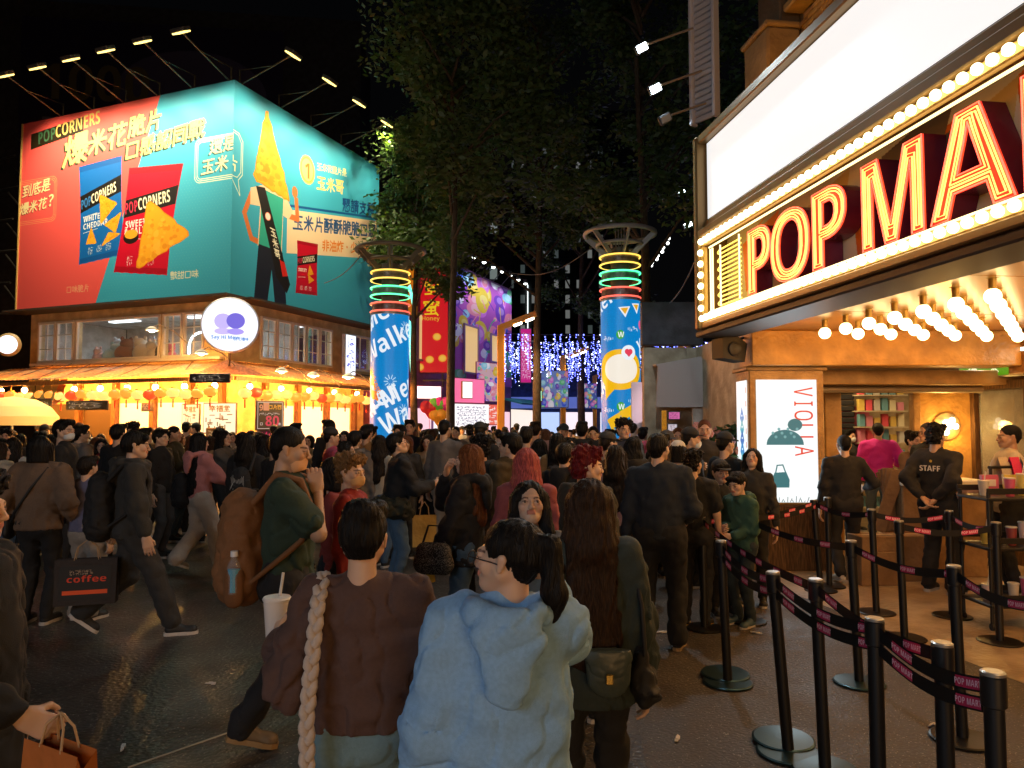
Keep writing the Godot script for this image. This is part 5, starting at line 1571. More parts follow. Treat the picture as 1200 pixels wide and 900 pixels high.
func letter_loops(ch: String, size: float) -> Array:
	# outline loops of a glyph from the boundary edges of its TextMesh, and the mesh of its body
	var t := TextMesh.new()
	t.font = font_of(true)
	t.text = ch
	t.font_size = 96
	t.pixel_size = size / 68.5
	t.depth = 0.0
	t.curve_step = 2.0
	t.horizontal_alignment = HORIZONTAL_ALIGNMENT_LEFT
	t.vertical_alignment = VERTICAL_ALIGNMENT_BOTTOM
	var a := t.surface_get_arrays(0)
	var v: PackedVector3Array = a[Mesh.ARRAY_VERTEX]
	var ix = a[Mesh.ARRAY_INDEX]
	var seq: Array = Array(ix) if ix != null and ix.size() > 0 else range(v.size())
	var ids := {}
	var pos := []
	var id := func(p: Vector3) -> int:
		var k := "%d,%d" % [roundi(p.x * 20000), roundi(p.y * 20000)]
		if not ids.has(k):
			ids[k] = pos.size()
			pos.append(Vector2(p.x, p.y))
		return ids[k]
	var edges := {}
	var tris := []
	for i in range(0, seq.size() - 2, 3):
		var q := [id.call(v[seq[i]]), id.call(v[seq[i + 1]]), id.call(v[seq[i + 2]])]
		tris.append(q)
		for k in 3:
			var e := [q[k], q[(k + 1) % 3]]
			var r := "%d_%d" % [e[1], e[0]]
			if edges.has(r): edges.erase(r)
			else: edges["%d_%d" % [e[0], e[1]]] = e
	var nxt := {}
	for e in edges.values(): nxt[e[0]] = e[1]
	var loops := []
	while not nxt.is_empty():
		var s = nxt.keys()[0]
		var loop := PackedVector2Array()
		var c = s
		while nxt.has(c):
			loop.append(pos[c])
			var n = nxt[c]
			nxt.erase(c)
			c = n
		if loop.size() > 2: loops.append(loop)
	return [loops, pos, tris]

func build_marquee() -> void:
	var L := 6.7
	var bronze := mat(Color(0.26, 0.165, 0.065), 0.4, 0.55)
	var gold := mat(Color(0.62, 0.40, 0.12), 0.38, 0.35)
	var t := thing("marquee_sign", "large neon marquee sign with bulb borders and red channel letters over the shop", "sign", SO, SYAW)
	var st := mb()
	# casing in pieces: bottom lip, middle cornice, top frame, end posts, back
	for b in [[2.86, 2.93, 0.02, 0.5], [3.93, 4.02, 0.05, 0.5], [4.02, 4.13, -0.03, 0.42], [5.06, 5.16, 0.03, 0.45]]:
		soft_box(st, Vector3(L * 0.5, (b[0] + b[1]) * 0.5, b[2] - b[3] * 0.5), Vector3(L, b[1] - b[0], b[3]), 0.012)
	soft_box(st, Vector3(-0.05, 4.0, -0.2), Vector3(0.1, 2.3, 0.52), 0.02)
	soft_box(st, Vector3(L + 0.05, 4.0, -0.2), Vector3(0.1, 2.3, 0.5), 0.02)
	obj("casing", st, bronze, t)
	obj("back_plate", box(mb(), Vector3(L * 0.5, 4.0, -0.47), Vector3(L, 2.2, 0.06)), mat(Color(0.08, 0.06, 0.05), 0.6), t)
	# big screen
	obj("screen", quad(mb(), Vector3(0.05, 4.15, -0.06), Vector3(L - 0.05, 4.15, -0.06), Vector3(L - 0.05, 5.05, -0.06), Vector3(0.05, 5.05, -0.06)), glow(Color(1.0, 1.0, 0.985), 0.68), t)
	var xf := shop_xf()
	area(xf * Vector3(L * 0.5, 4.6, 0.12), xf.basis * Vector3(0, 0, 1), L - 0.3, 0.7, Color(1.0, 0.99, 0.96), 2.2)
	# picture panel behind the letters
	var pp := canvas(1024, 128, Color(0.85, 0.8, 0.66))
	var g := RandomNumberGenerator.new()
	g.seed = 8
	for i in 26:
		var c: Color = [Color(0.85, 0.4, 0.06), Color(0.75, 0.72, 0.6), Color(0.9, 0.5, 0.12), Color(0.4, 0.34, 0.28), Color(0.8, 0.68, 0.4)][i % 5]
		var p := Vector2(g.randf() * 1024, g.randf() * 128)
		fill(pp, PackedVector2Array([p, p + Vector2(60 + g.randf() * 70, -20), p + Vector2(80, 60), p + Vector2(10, 70)]), c)
	obj("picture_panel", quad(mb(), Vector3(0.02, 2.93, -0.305), Vector3(L - 0.02, 2.93, -0.305), Vector3(L - 0.02, 3.93, -0.305), Vector3(0.02, 3.93, -0.305)), print_mat(pp, 0.3), t)
	# channels that carry the bulbs
	for y in [2.975, 3.875]:
		obj("bulb_channel", soft_box(mb(), Vector3(L * 0.5, y, -0.02), Vector3(L - 0.02, 0.09, 0.06), 0.01), gold, t)
	obj("bulb_channel", soft_box(mb(), Vector3(0.03, 3.425, -0.02), Vector3(0.07, 0.8, 0.058), 0.01), gold, t)
	st = mb()
	ball(st, Vector3.ZERO, Vector3(0.037, 0.037, 0.034), 12, 8)
	var bulb := st.commit()
	var bm := glow(Color(1.0, 0.83, 0.46), 5.0)
	var n := int(L / 0.118)
	for i in n:
		for y in [2.975, 3.875]:
			mesh_node("bulb", bulb, bm, t, Transform3D(Basis(), Vector3(0.06 + i * 0.118, y, 0.035)))
	for i in 6: mesh_node("bulb", bulb, bm, t, Transform3D(Basis(), Vector3(0.03, 3.1 + i * 0.13, 0.03)))
	# straight neon lines inside the border
	var neon := glow(Color(1.0, 0.80, 0.36), 1.8)
	for y in [3.045, 3.80]:
		obj("neon_line", tube(mb(), [Vector3(0.1, y, -0.05), Vector3(L - 0.1, y, -0.05)], 0.011, 6), neon, t)
	for x in [0.11, 0.17]:
		obj("neon_line", tube(mb(), [Vector3(x, 3.06, -0.06), Vector3(x, 3.78, -0.06)], 0.011, 6), neon, t)
	# folded neon grid left of the letters
	var yel := glow(Color(1.0, 0.60, 0.05), 1.6)
	for k in 7:
		var y := 3.09 + k * 0.098
		obj("neon_loop", tube(mb(), [Vector3(0.84, y, -0.09), Vector3(0.3, y, -0.09), Vector3(0.25, y + 0.02, -0.09), Vector3(0.25, y + 0.035, -0.09), Vector3(0.3, y + 0.05, -0.09), Vector3(0.84, y + 0.05, -0.09)], 0.009, 6), yel, t)
	for x in [0.36, 0.84]:
		obj("neon_line", tube(mb(), [Vector3(x, 3.08, -0.07), Vector3(x, 3.77, -0.07)], 0.010, 6), neon, t)
	# the letters
	var side := mat(Color(0.16, 0.02, 0.05), 0.25, 0.5)
	var face := glow(Color(0.9, 0.04, 0.02), 0.5, Color(0.5, 0.02, 0.02))
	var red := glow(Color(1.0, 0.04, 0.02), 2.4)
	var hot := glow(Color(1.0, 0.70, 0.10), 1.3)
	var xs := {0: ["P", 0.95, 0.48], 1: ["O", 1.44, 0.70], 2: ["P", 2.2, 0.50], 3: ["M", 2.92, 0.70], 4: ["A", 3.68, 0.72], 5: ["R", 4.46, 0.6], 6: ["T", 5.1, 0.55]}
	for k in xs:
		var ch: String = xs[k][0]
		var got := letter_loops(ch, 0.68)
		var loops: Array = got[0]
		var lo := Vector2(INF, INF)
		var hi := Vector2(-INF, -INF)
		for p in got[1]:
			lo = lo.min(p); hi = hi.max(p)
		var sx: float = xs[k][2] / (hi.x - lo.x)
		var sy := 0.68 / (hi.y - lo.y)
		var map := func(p: Vector2, z: float) -> Vector3: return Vector3(xs[k][1] + (p.x - lo.x) * sx, 3.085 + (p.y - lo.y) * sy, z)
		st = mb()
		var z0 := -0.30
		var z1 := -0.13
		for lp in loops:
			for i in lp.size():
				var a: Vector2 = lp[i]
				var b: Vector2 = lp[(i + 1) % lp.size()]
				quad(st, map.call(a, z0), map.call(a, z1), map.call(b, z1), map.call(b, z0))
		for q in got[2]:
			var a: Vector3 = map.call(got[1][q[0]], z0); var b: Vector3 = map.call(got[1][q[1]], z0); var c: Vector3 = map.call(got[1][q[2]], z0)
			if (b - a).cross(c - a).z > 0: tri_(st, a, c, b, Vector3.FORWARD)
			else: tri_(st, a, b, c, Vector3.FORWARD)
		var body := obj("channel_letter", st, side, t)
		body.set_meta("label", "red neon channel letter %s" % ch)
		st = mb()
		for q in got[2]:
			var a: Vector3 = map.call(got[1][q[0]], z1); var b: Vector3 = map.call(got[1][q[1]], z1); var c: Vector3 = map.call(got[1][q[2]], z1)
			if (b - a).cross(c - a).z < 0: tri_(st, a, c, b, Vector3.BACK)
			else: tri_(st, a, b, c, Vector3.BACK)
		obj("face", st, face, body)
		# nested tubes that follow the outline
		for lp in loops:
			var sc := PackedVector2Array()
			for p in lp: sc.append(Vector2((p.x - lo.x) * sx, (p.y - lo.y) * sy))
			var hole := false
			for other in loops:
				if other != lp and Geometry2D.is_point_in_polygon(lp[0], other): hole = true
			for inset in [0.004, 0.026, 0.050]:
				var off := Geometry2D.offset_polygon(sc, inset if hole else -inset, Geometry2D.JOIN_MITER)
				for o in off:
					if o.size() < 3: continue
					var pts := []
					for p in o:
						var w := Vector3(xs[k][1] + p.x, 3.085 + p.y, z1 + 0.016)
						if pts.is_empty() or pts[-1].distance_to(w) > 0.012: pts.append(w)
					if pts.size() < 3: continue
					obj("neon_tube", tube(mb(), pts, 0.0065, 6, true), red if inset < 0.01 else hot, body)
	# light that the bulb rows give: strips as long as the rows
	for y in [2.975, 3.875]:
		area(xf * Vector3(L * 0.5, y, 0.09), xf.basis * Vector3(0, 0, 1), L, 0.08, Color(1.0, 0.72, 0.34), 2.6)

func build_shop() -> void:
	var xf := shop_xf()
	var st: SurfaceTool
	var tan := mat(Color(0.50, 0.30, 0.11), 0.45, 0.0, "wall")
	var brown := mat(Color(0.16, 0.085, 0.035), 0.45, 0.0, "wood")
	var t := thing("shop_canopy", "deep golden canopy ceiling of the storefront that carries the marquee", "canopy", SO, SYAW)
	for i in 4:
		obj("ceiling_panel", soft_box(mb(), Vector3(-0.35 + i * 1.8 + 0.9, 2.9, -2.75), Vector3(1.792, 0.07, 4.5), 0.006), mat(Color(0.40, 0.21, 0.055), 0.28, 0.3), t)
	obj("lip", soft_box(mb(), Vector3(3.2, 2.82, -0.24), Vector3(6.9, 0.075, 0.46), 0.015), mat(Color(0.05, 0.035, 0.025), 0.5, 0.3), t)
	obj("deck", box(mb(), Vector3(3.2, 3.05, -2.9), Vector3(7.0, 0.2, 4.9)), brown, t)
	# globes
	st = mb()
	ball(st, Vector3.ZERO, Vector3.ONE * 0.062, 16, 11)
	var globe := st.commit()
	st = mb()
	lathe(st, [Vector2(0.0, 0.055), Vector2(0.028, 0.055), Vector2(0.03, 0.135), Vector2(0.05, 0.14), Vector2(0.0, 0.14)], 12)
	var sock := st.commit()
	var gm := glow(Color(1.0, 0.74, 0.34), 5.5)
	for i in 13:
		for j in 7:
			var p := xf * Vector3(0.85 + i * 0.385, 2.725, -1.02 - j * 0.385)
			if p.z > -2.6: continue
			var b := thing("globe_bulb", "round globe bulb under the golden canopy, %s row from the street, %s from the pillar" % [nth(j), nth(i)], "light bulb", p, 0.0, "globe bulbs under the canopy")
			mesh_node("globe", globe, gm, b)
			mesh_node("socket", sock, mat(Color(0.5, 0.33, 0.1), 0.35, 0.7), b)
			if (i + j * 2) % 4 == 0: omni(p, Color(1.0, 0.62, 0.22), 0.2, 0.06)
	# pillar with screens, beam and lintel
	t = thing("shop_pillar", "square tan pillar of the shop front with a lit portrait screen", "pillar", Vector3(3.31, 0, -9.18))
	obj("shaft", soft_box(mb(), Vector3(0, 1.6, 0), Vector3(0.9, 1.64, 0.53), 0.012), tan, t)
	obj("base", soft_box(mb(), Vector3(0, 0.39, 0), Vector3(0.94, 0.78, 0.56), 0.012), brown, t)
	obj("collar", soft_box(mb(), Vector3(0, 2.42, 0), Vector3(0.98, 0.05, 0.6), 0.01), tan, t)
	obj("front_screen", quad(mb(), Vector3(-0.37, 0.815, 0.272), Vector3(0.36, 0.815, 0.272), Vector3(0.36, 2.285, 0.272), Vector3(-0.37, 2.285, 0.272)), print_mat(screen_print(), 0.3, 0.95), t)
	obj("side_screen", quad(mb(), Vector3(-0.457, 0.815, -0.22), Vector3(-0.457, 0.815, 0.2), Vector3(-0.457, 2.285, 0.2), Vector3(-0.457, 2.285, -0.22)), print_mat(side_screen_print(), 0.3, 0.95), t)
	area(t.position + Vector3(0, 1.55, 0.30), Vector3(0, 0, 1), 0.7, 1.4, Color(0.9, 0.97, 1.0), 0.9)
	t = thing("shop_wall", "orange lit back wall of the storefront with doorway and side window", "wall", Vector3(0, 0, 0))
	obj("beam", soft_box(mb(), Vector3(4.45, 2.655, -9.0), Vector3(3.2, 0.42, 0.5), 0.01), mat(Color(0.60, 0.33, 0.08), 0.4, 0.0, "wall"), t)
	obj("beam", soft_box(mb(), Vector3(6.9, 2.6, -8.8), Vector3(1.7, 0.5, 0.4), 0.01), mat(Color(0.42, 0.2, 0.06), 0.45, 0.0, "wall"), t)
	obj("lintel", soft_box(mb(), Vector3(5.2, 2.34, -9.75), Vector3(3.2, 0.18, 0.9), 0.01), tan, t)
	obj("shutter_roll", tube(mb(), [Vector3(3.75, 2.2, -9.6), Vector3(6.1, 2.2, -9.6)], 0.05, 10), mat(Color(0.35, 0.28, 0.2), 0.4, 0.4), t)
	st = mb()                                               # lit panel right of the door
	soft_box(st, Vector3(5.83, 1.1, -10.0), Vector3(0.72, 2.2, 0.1), 0.01)
	obj("lit_panel", st, mat(Color(0.62, 0.36, 0.10), 0.5, 0.0, "wall"), t)
	st = mb()
	soft_box(st, Vector3(5.42, 1.1, -9.96), Vector3(0.1, 2.2, 0.12), 0.01)
	soft_box(st, Vector3(4.3, 1.1, -9.96), Vector3(0.22, 2.2, 0.12), 0.01)
	obj("door_jamb", st, tan, t)
	st = mb()
	for k in 3: box(st, Vector3(3.86 + 0.07 * k, 0.85, -9.55 + 0.05 * k), Vector3(0.05, 1.7, 0.03), Basis(Vector3.BACK, 0.05 * k))
	obj("leaning_board", st, mat(Color(0.45, 0.28, 0.12), 0.6, 0.0, "wood"), t)
	# right side wall that comes towards the street, with the green sign and the window
	var sw := Transform3D(Basis(Vector3.UP, SYAW), Vector3(6.2, 0, -10.0))
	st = mb()
	box(st, sw * Vector3(0.06, 1.2, 0.0), Vector3(0.12, 2.4, 0.1), sw.basis)
	box(st, sw * Vector3(1.0, 1.2, 0.0), Vector3(0.16, 2.4, 0.1), sw.basis)
	box(st, sw * Vector3(1.9, 1.2, 0.0), Vector3(0.16, 2.4, 0.1), sw.basis)
	box(st, sw * Vector3(0.53, 0.42, 0.0), Vector3(0.78, 0.84, 0.08), sw.basis)
	box(st, sw * Vector3(1.45, 0.42, 0.0), Vector3(0.74, 0.84, 0.08), sw.basis)
	box(st, sw * Vector3(1.0, 2.25, 0.0), Vector3(2.0, 0.1, 0.14), sw.basis)
	obj("side_frame", st, brown, t)
	for x in [0.53, 1.45]:
		obj("side_pane", quad(mb(), sw * Vector3(x - 0.38, 0.85, 0.0), sw * Vector3(x + 0.36, 0.85, 0.0), sw * Vector3(x + 0.36, 2.18, 0.0), sw * Vector3(x - 0.38, 2.18, 0.0)), glass(0.15), t)
	# interior room
	var inside := mat(Color(0.5, 0.40, 0.26), 0.7, 0.0, "wall")
	st = mb()
	box(st, Vector3(6.5, 1.6, -14.1), Vector3(8.0, 3.2, 0.2))
	box(st, Vector3(3.6, 1.6, -11.9), Vector3(0.2, 3.2, 4.2))
	box(st, Vector3(9.6, 1.6, -11.0), Vector3(0.2, 3.2, 6.2))
	box(st, Vector3(6.6, 2.95, -11.9), Vector3(5.9, 0.1, 4.2))
	obj("inner_wall", st, inside, t)
	for p in [Vector3(5.0, 2.85, -11.6), Vector3(7.6, 2.85, -11.4)]:
		obj("ceiling_lamp", box(mb(), p, Vector3(1.2, 0.05, 0.3)), glow(Color(1.0, 0.86, 0.6), 4.0), t)
		area(p - Vector3(0, 0.06, 0), Vector3.DOWN, 1.2, 0.3, Color(1.0, 0.82, 0.52), 3.2)
	# roller shutter inside, slat by slat
	for k in 26:
		obj("shutter_slat", soft_box(mb(), Vector3(5.38, 0.2 + k * 0.095, -12.3), Vector3(0.62, 0.088, 0.05), 0.018), mat(Color(0.035, 0.035, 0.04), 0.4, 0.4), t)
	# goods
	var g := RandomNumberGenerator.new()
	g.seed = 3
	var rack := thing("goods_rack", "tall wall rack of small colourful boxes inside the shop door", "shelf", Vector3(6.05, 0, -12.2))
	for j in 8:
		obj("shelf", box(mb(), Vector3(0, 0.4 + j * 0.26, 0), Vector3(0.8, 0.02, 0.3)), mat(Color(0.5, 0.42, 0.3), 0.5), rack)
	var tints := [Color(0.6, 0.08, 0.12), Color(0.55, 0.4, 0.1), Color(0.5, 0.5, 0.48), Color(0.12, 0.3, 0.4), Color(0.55, 0.2, 0.3), Color(0.6, 0.55, 0.4)]
	var tint_names := ["crimson", "mustard", "pale grey", "blue", "rose", "cream"]
	for j in 8:
		for i in 6:
			st = mb()
			var h := 0.12 + g.randf() * 0.1
			soft_box(st, Vector3(0, h * 0.5, 0), Vector3(0.1, h, 0.08), 0.006)
			var ti := g.randi() % 6
			var o := obj("goods_box", st, mat(tints[ti], 0.4), null, Transform3D(Basis(Vector3.UP, g.randf_range(-0.2, 0.2)), rack.position + Vector3(-0.32 + i * 0.128, 0.41 + j * 0.26, 0.04)))
			tag(o, "%s toy box on the rack's %s shelf, %s along it" % [tint_names[ti], nth(j), nth(i)], "box", "toy boxes on the wall rack")
	var sh := thing("wall_shelf", "wooden wall shelf with jars behind the shop doorway", "shelf", Vector3(4.45, 0, -11.9))
	for j in 3:
		obj("board", box(mb(), Vector3(0, 1.1 + j * 0.5, 0), Vector3(0.7, 0.03, 0.3)), mat(Color(0.4, 0.22, 0.08), 0.5, 0.0, "wood"), sh)
	for j in 3:
		for i in 4:
			tag(obj("jar", lathe(mb(), [Vector2(0, 0), Vector2(0.05, 0), Vector2(0.055, 0.1), Vector2(0.035, 0.15), Vector2(0.035, 0.18), Vector2(0, 0.18)], 12), mat(tints[(i + j) % 6], 0.3), null, Transform3D(Basis(), sh.position + Vector3(-0.24 + i * 0.16, 1.116 + j * 0.5, 0))), "small jar on the wooden wall shelf, %s board, %s along it" % [nth(j), nth(i)], "jar", "jars on the wall shelf")
	tag(obj("display_stand", box(mb(), Vector3.ZERO, Vector3(0.5, 1.1, 0.05)), mat(Color(0.6, 0.12, 0.2), 0.4), null, Transform3D(Basis(), Vector3(5.82, 1.5, -12.6))), "pink display panel beside the dark roller shutter", "panel")
	# green sign on the side wall
	var gp := canvas(512, 64, Color(0.32, 0.55, 0.02))
	han(gp, "福米甜", Vector2(40, 8), 46, 6, Color(0.98, 0.98, 0.75), Vector2(1, 0), Vector2(0, 1), Vector2(2.2, 0))
	gp.fill_rect(Rect2i(380, 8, 120, 46), Color(0.98, 0.98, 0.75))
	sign_box("green_sign", "yellow-green lightbox sign over the side window of the shop", "sign", sw * Vector3(0.95, 2.46, 0.12), SYAW, Vector3(1.9, 0.24, 0.1), print_mat(gp, 0.4, 0.9), mat(Color(0.6, 0.6, 0.6), 0.4))
	tag(obj("tube_light", box(mb(), sw * Vector3(0.95, 2.64, 0.25), Vector3(1.9, 0.04, 0.16), sw.basis), glow(Color(1.0, 0.97, 0.9), 3.0)), "long white tube light above the green sign", "tube light")
	area(sw * Vector3(0.95, 2.6, 0.3), sw.basis * Vector3(0, -0.6, 1), 1.9, 0.1, Color(1.0, 0.93, 0.8), 0.9)
	# round flower lamp on the lit panel
	t = thing("wall_lamp", "round flower-shaped wall lamp on the orange panel by the door", "lamp", Vector3(5.83, 1.72, -9.93))
	obj("disc", lathe(mb(), [Vector2(0, -0.03), Vector2(0.17, -0.03), Vector2(0.18, 0.0), Vector2(0.0, 0.02)], 24, Transform3D(Basis(Vector3.RIGHT, PI / 2), Vector3.ZERO)), mat(Color(0.5, 0.4, 0.2), 0.4, 0.5), t)
	for k in 6:
		obj("petal_bulb", ball(mb(), Vector3(cos(k * 1.047) * 0.085 if k < 5 else 0.0, sin(k * 1.257) * 0.085 if k < 5 else 0.0, 0.05), Vector3(0.042, 0.042, 0.03), 10, 7), glow(Color(1.0, 0.9, 0.62), 5.0), t)
	omni(Vector3(5.83, 1.72, -9.82), Color(1.0, 0.75, 0.35), 0.5, 0.08)
	# black loudspeaker under the canopy end
	t = thing("loudspeaker", "black loudspeaker tilted on a bracket under the marquee's far end", "loudspeaker", at(848, 411, 9.0), 0.35)
	obj("cabinet", slab(mb(), [Vector3(-0.17, -0.11, 0), Vector3(0.14, -0.15, 0), Vector3(0.18, 0.07, 0), Vector3(0.05, 0.15, 0), Vector3(-0.17, 0.13, 0)], Vector3(0, 0, 0.22)), mat(Color(0.02, 0.02, 0.02), 0.6), t)
	obj("cone", lathe(mb(), [Vector2(0, 0), Vector2(0.06, 0.01), Vector2(0.085, 0.02), Vector2(0.09, 0)], 20, Transform3D(Basis(Vector3.RIGHT, PI / 2), Vector3(-0.01, 0, 0.222))), mat(Color(0.03, 0.03, 0.03), 0.4), t)
	obj("bracket", bar(mb(), Vector3(0.1, 0.1, 0.1), Vector3(0.35, 0.2, 0.0), 0.04, 0.02), mat(Color(0.03, 0.03, 0.03), 0.5), t)
	build_upper_wall()

func build_upper_wall() -> void:
	var st: SurfaceTool
	var ochre := mat(Color(0.30, 0.19, 0.07), 0.7, 0.0, "wall")
	var dark := mat(Color(0.09, 0.06, 0.03), 0.7, 0.0, "wall")
	var t := thing("upper_storey", "ochre brick upper storey with pilasters above the marquee", "building", SO, SYAW)
	st = mb()
	box(st, Vector3(3.2, 8.5, -1.3), Vector3(7.0, 6.8, 0.3))
	box(st, Vector3(-0.15, 8.5, -3.3), Vector3(0.3, 6.8, 3.8))
	obj("wall", st, mat(Color(0.18, 0.11, 0.045), 0.8, 0.0, "wall"), t)
	for x in [0.0, 2.4, 4.8]:
		obj("pilaster", soft_box(mb(), Vector3(x, 7.6, -1.02), Vector3(0.55, 5.0, 0.26), 0.02), dark, t)
		obj("pilaster_base", soft_box(mb(), Vector3(x, 5.75, -0.92), Vector3(0.62, 1.3, 0.42), 0.03), ochre, t)
		obj("capping", soft_box(mb(), Vector3(x, 6.43, -0.92), Vector3(0.68, 0.07, 0.48), 0.02), ochre, t)
	var tones := [mat(Color(0.36, 0.22, 0.08), 0.8, 0.0, "wall"), mat(Color(0.30, 0.17, 0.06), 0.8, 0.0, "wall"), mat(Color(0.42, 0.27, 0.10), 0.8, 0.0, "wall")]
	st = mb()
	soft_box(st, Vector3.ZERO, Vector3(0.19, 0.058, 0.06), 0.006)
	var brick := st.commit()
	var k := 0
	for bay in [[0.32, 2.08], [2.72, 4.48]]:
		for j in 18:
			var x: float = bay[0] + 0.1 * (j % 2) + 0.1
			while x < bay[1]:
				if not (bay[0] > 2.0 and j < 4):
					mesh_node("brick", brick, tones[(k * 7 + j * 3) % 3], t, Transform3D(Basis(), Vector3(x, 5.32 + j * 0.068, -1.125)))
				k += 1
				x += 0.2
		obj("ledge", soft_box(mb(), Vector3((bay[0] + bay[1]) * 0.5, 6.6, -1.05), Vector3(1.76, 0.1, 0.3), 0.02), ochre, t)
		obj("shuttered_window", box(mb(), Vector3((bay[0] + bay[1]) * 0.5, 7.7, -1.12), Vector3(1.5, 1.7, 0.06)), mat(Color(0.03, 0.025, 0.02), 0.4), t)
	obj("corbel", soft_box(mb(), Vector3(2.0, 7.2, -0.75), Vector3(0.5, 0.4, 0.5), 0.03), ochre, t)
	# strip of warm lamps along the marquee's top that light the brickwork from below
	var u := thing("cornice_light", "warm light strip along the top of the marquee frame", "light strip", SO, SYAW)
	obj("channel", soft_box(mb(), Vector3(3.3, 5.19, -0.32), Vector3(6.4, 0.05, 0.1), 0.01), mat(Color(0.1, 0.08, 0.05), 0.5, 0.4), u)
	obj("lamp_tube", box(mb(), Vector3(3.3, 5.222, -0.32), Vector3(6.3, 0.012, 0.06)), glow(Color(1.0, 0.62, 0.16), 2.0), u)
	area(shop_xf() * Vector3(3.3, 5.26, -0.32), shop_xf().basis * Vector3(0, 1, -0.5), 6.3, 0.08, Color(1.0, 0.66, 0.2), 3.0)
	# white louvred panel beyond the end of the wall with three flood lamps on bars
	t = thing("louvre_panel", "tall white louvred metal panel fixed to the wall above the marquee's far end", "panel", at(826, 70, 9.6), deg_to_rad(-55))
	for j in 26:
		obj("slat", soft_box(mb(), Vector3(0, -0.78 + j * 0.085, 0), Vector3(0.34, 0.07, 0.05), 0.012, Basis(Vector3.RIGHT, 0.25)), mat(Color(0.42, 0.42, 0.46), 0.5, 0.2), t)
	st = mb()
	soft_box(st, Vector3(-0.19, 0.28, 0.02), Vector3(0.05, 2.25, 0.12), 0.01)
	soft_box(st, Vector3(0.19, 0.28, 0.02), Vector3(0.05, 2.25, 0.12), 0.01)
	obj("frame", st, mat(Color(0.5, 0.5, 0.55), 0.45, 0.3), t)
	k = 0
	for s in [[750, 57, 812, 33], [766, 105, 822, 83], [778, 140, 827, 121]]:
		var p := at(s[0], s[1], 9.3)
		var q := at(s[2], s[3], 9.5)
		var on: bool = k < 2
		var f := thing("flood_lamp", ["bright cool white flood lamp on the highest bar from the louvred panel", "bright cool white flood lamp on the middle bar from the louvred panel", "unlit flood lamp on the lowest bar from the louvred panel"][k], "flood lamp", p)
		obj("bar", tube(mb(), [Vector3(0.1, 0.06, 0), q - p], 0.016, 6), mat(Color(0.4, 0.33, 0.25), 0.4, 0.6), f)
		var b := Basis(Vector3.BACK, 0.5) * Basis(Vector3.RIGHT, 0.3)
		obj("housing", soft_box(mb(), Vector3(0.02, 0.02, -0.03), Vector3(0.17, 0.12, 0.07), 0.015, b), mat(Color(0.06, 0.06, 0.065), 0.5), f)
		obj("lens", soft_box(mb(), Vector3(0.02, 0.02, -0.03) + b * Vector3(0, 0, 0.04), Vector3(0.14, 0.09, 0.02), 0.008, b), glow(Color(0.82, 0.95, 1.0), 16.0) if on else mat(Color(0.3, 0.32, 0.33), 0.2), f)
		if on: spot(p + b * Vector3(0.02, 0.0, 0.06), p + (Vector3(-3, -6, 5) if k == 0 else Vector3(1.2, -3.4, -4.2)), Color(0.85, 0.94, 1.0), 7.0 if k == 0 else 12.0, 60 if k == 0 else 34, 0.08)
		k += 1

# ------------------------------------------------------------------ soft surfaces: tapered capsules joined smoothly, meshed as surface nets
# a primitive: [ax, ay, az, ra, bx, by, bz, rb, flat_x, flat_z, blend, subtract]
func P(a: Vector3, ra: float, b: Vector3, rb: float, fx := 1.0, fz := 1.0, k := 0.04, sub := 0.0) -> PackedFloat32Array:
	return PackedFloat32Array([a.x, a.y, a.z, ra, b.x, b.y, b.z, rb, fx, fz, k, sub])

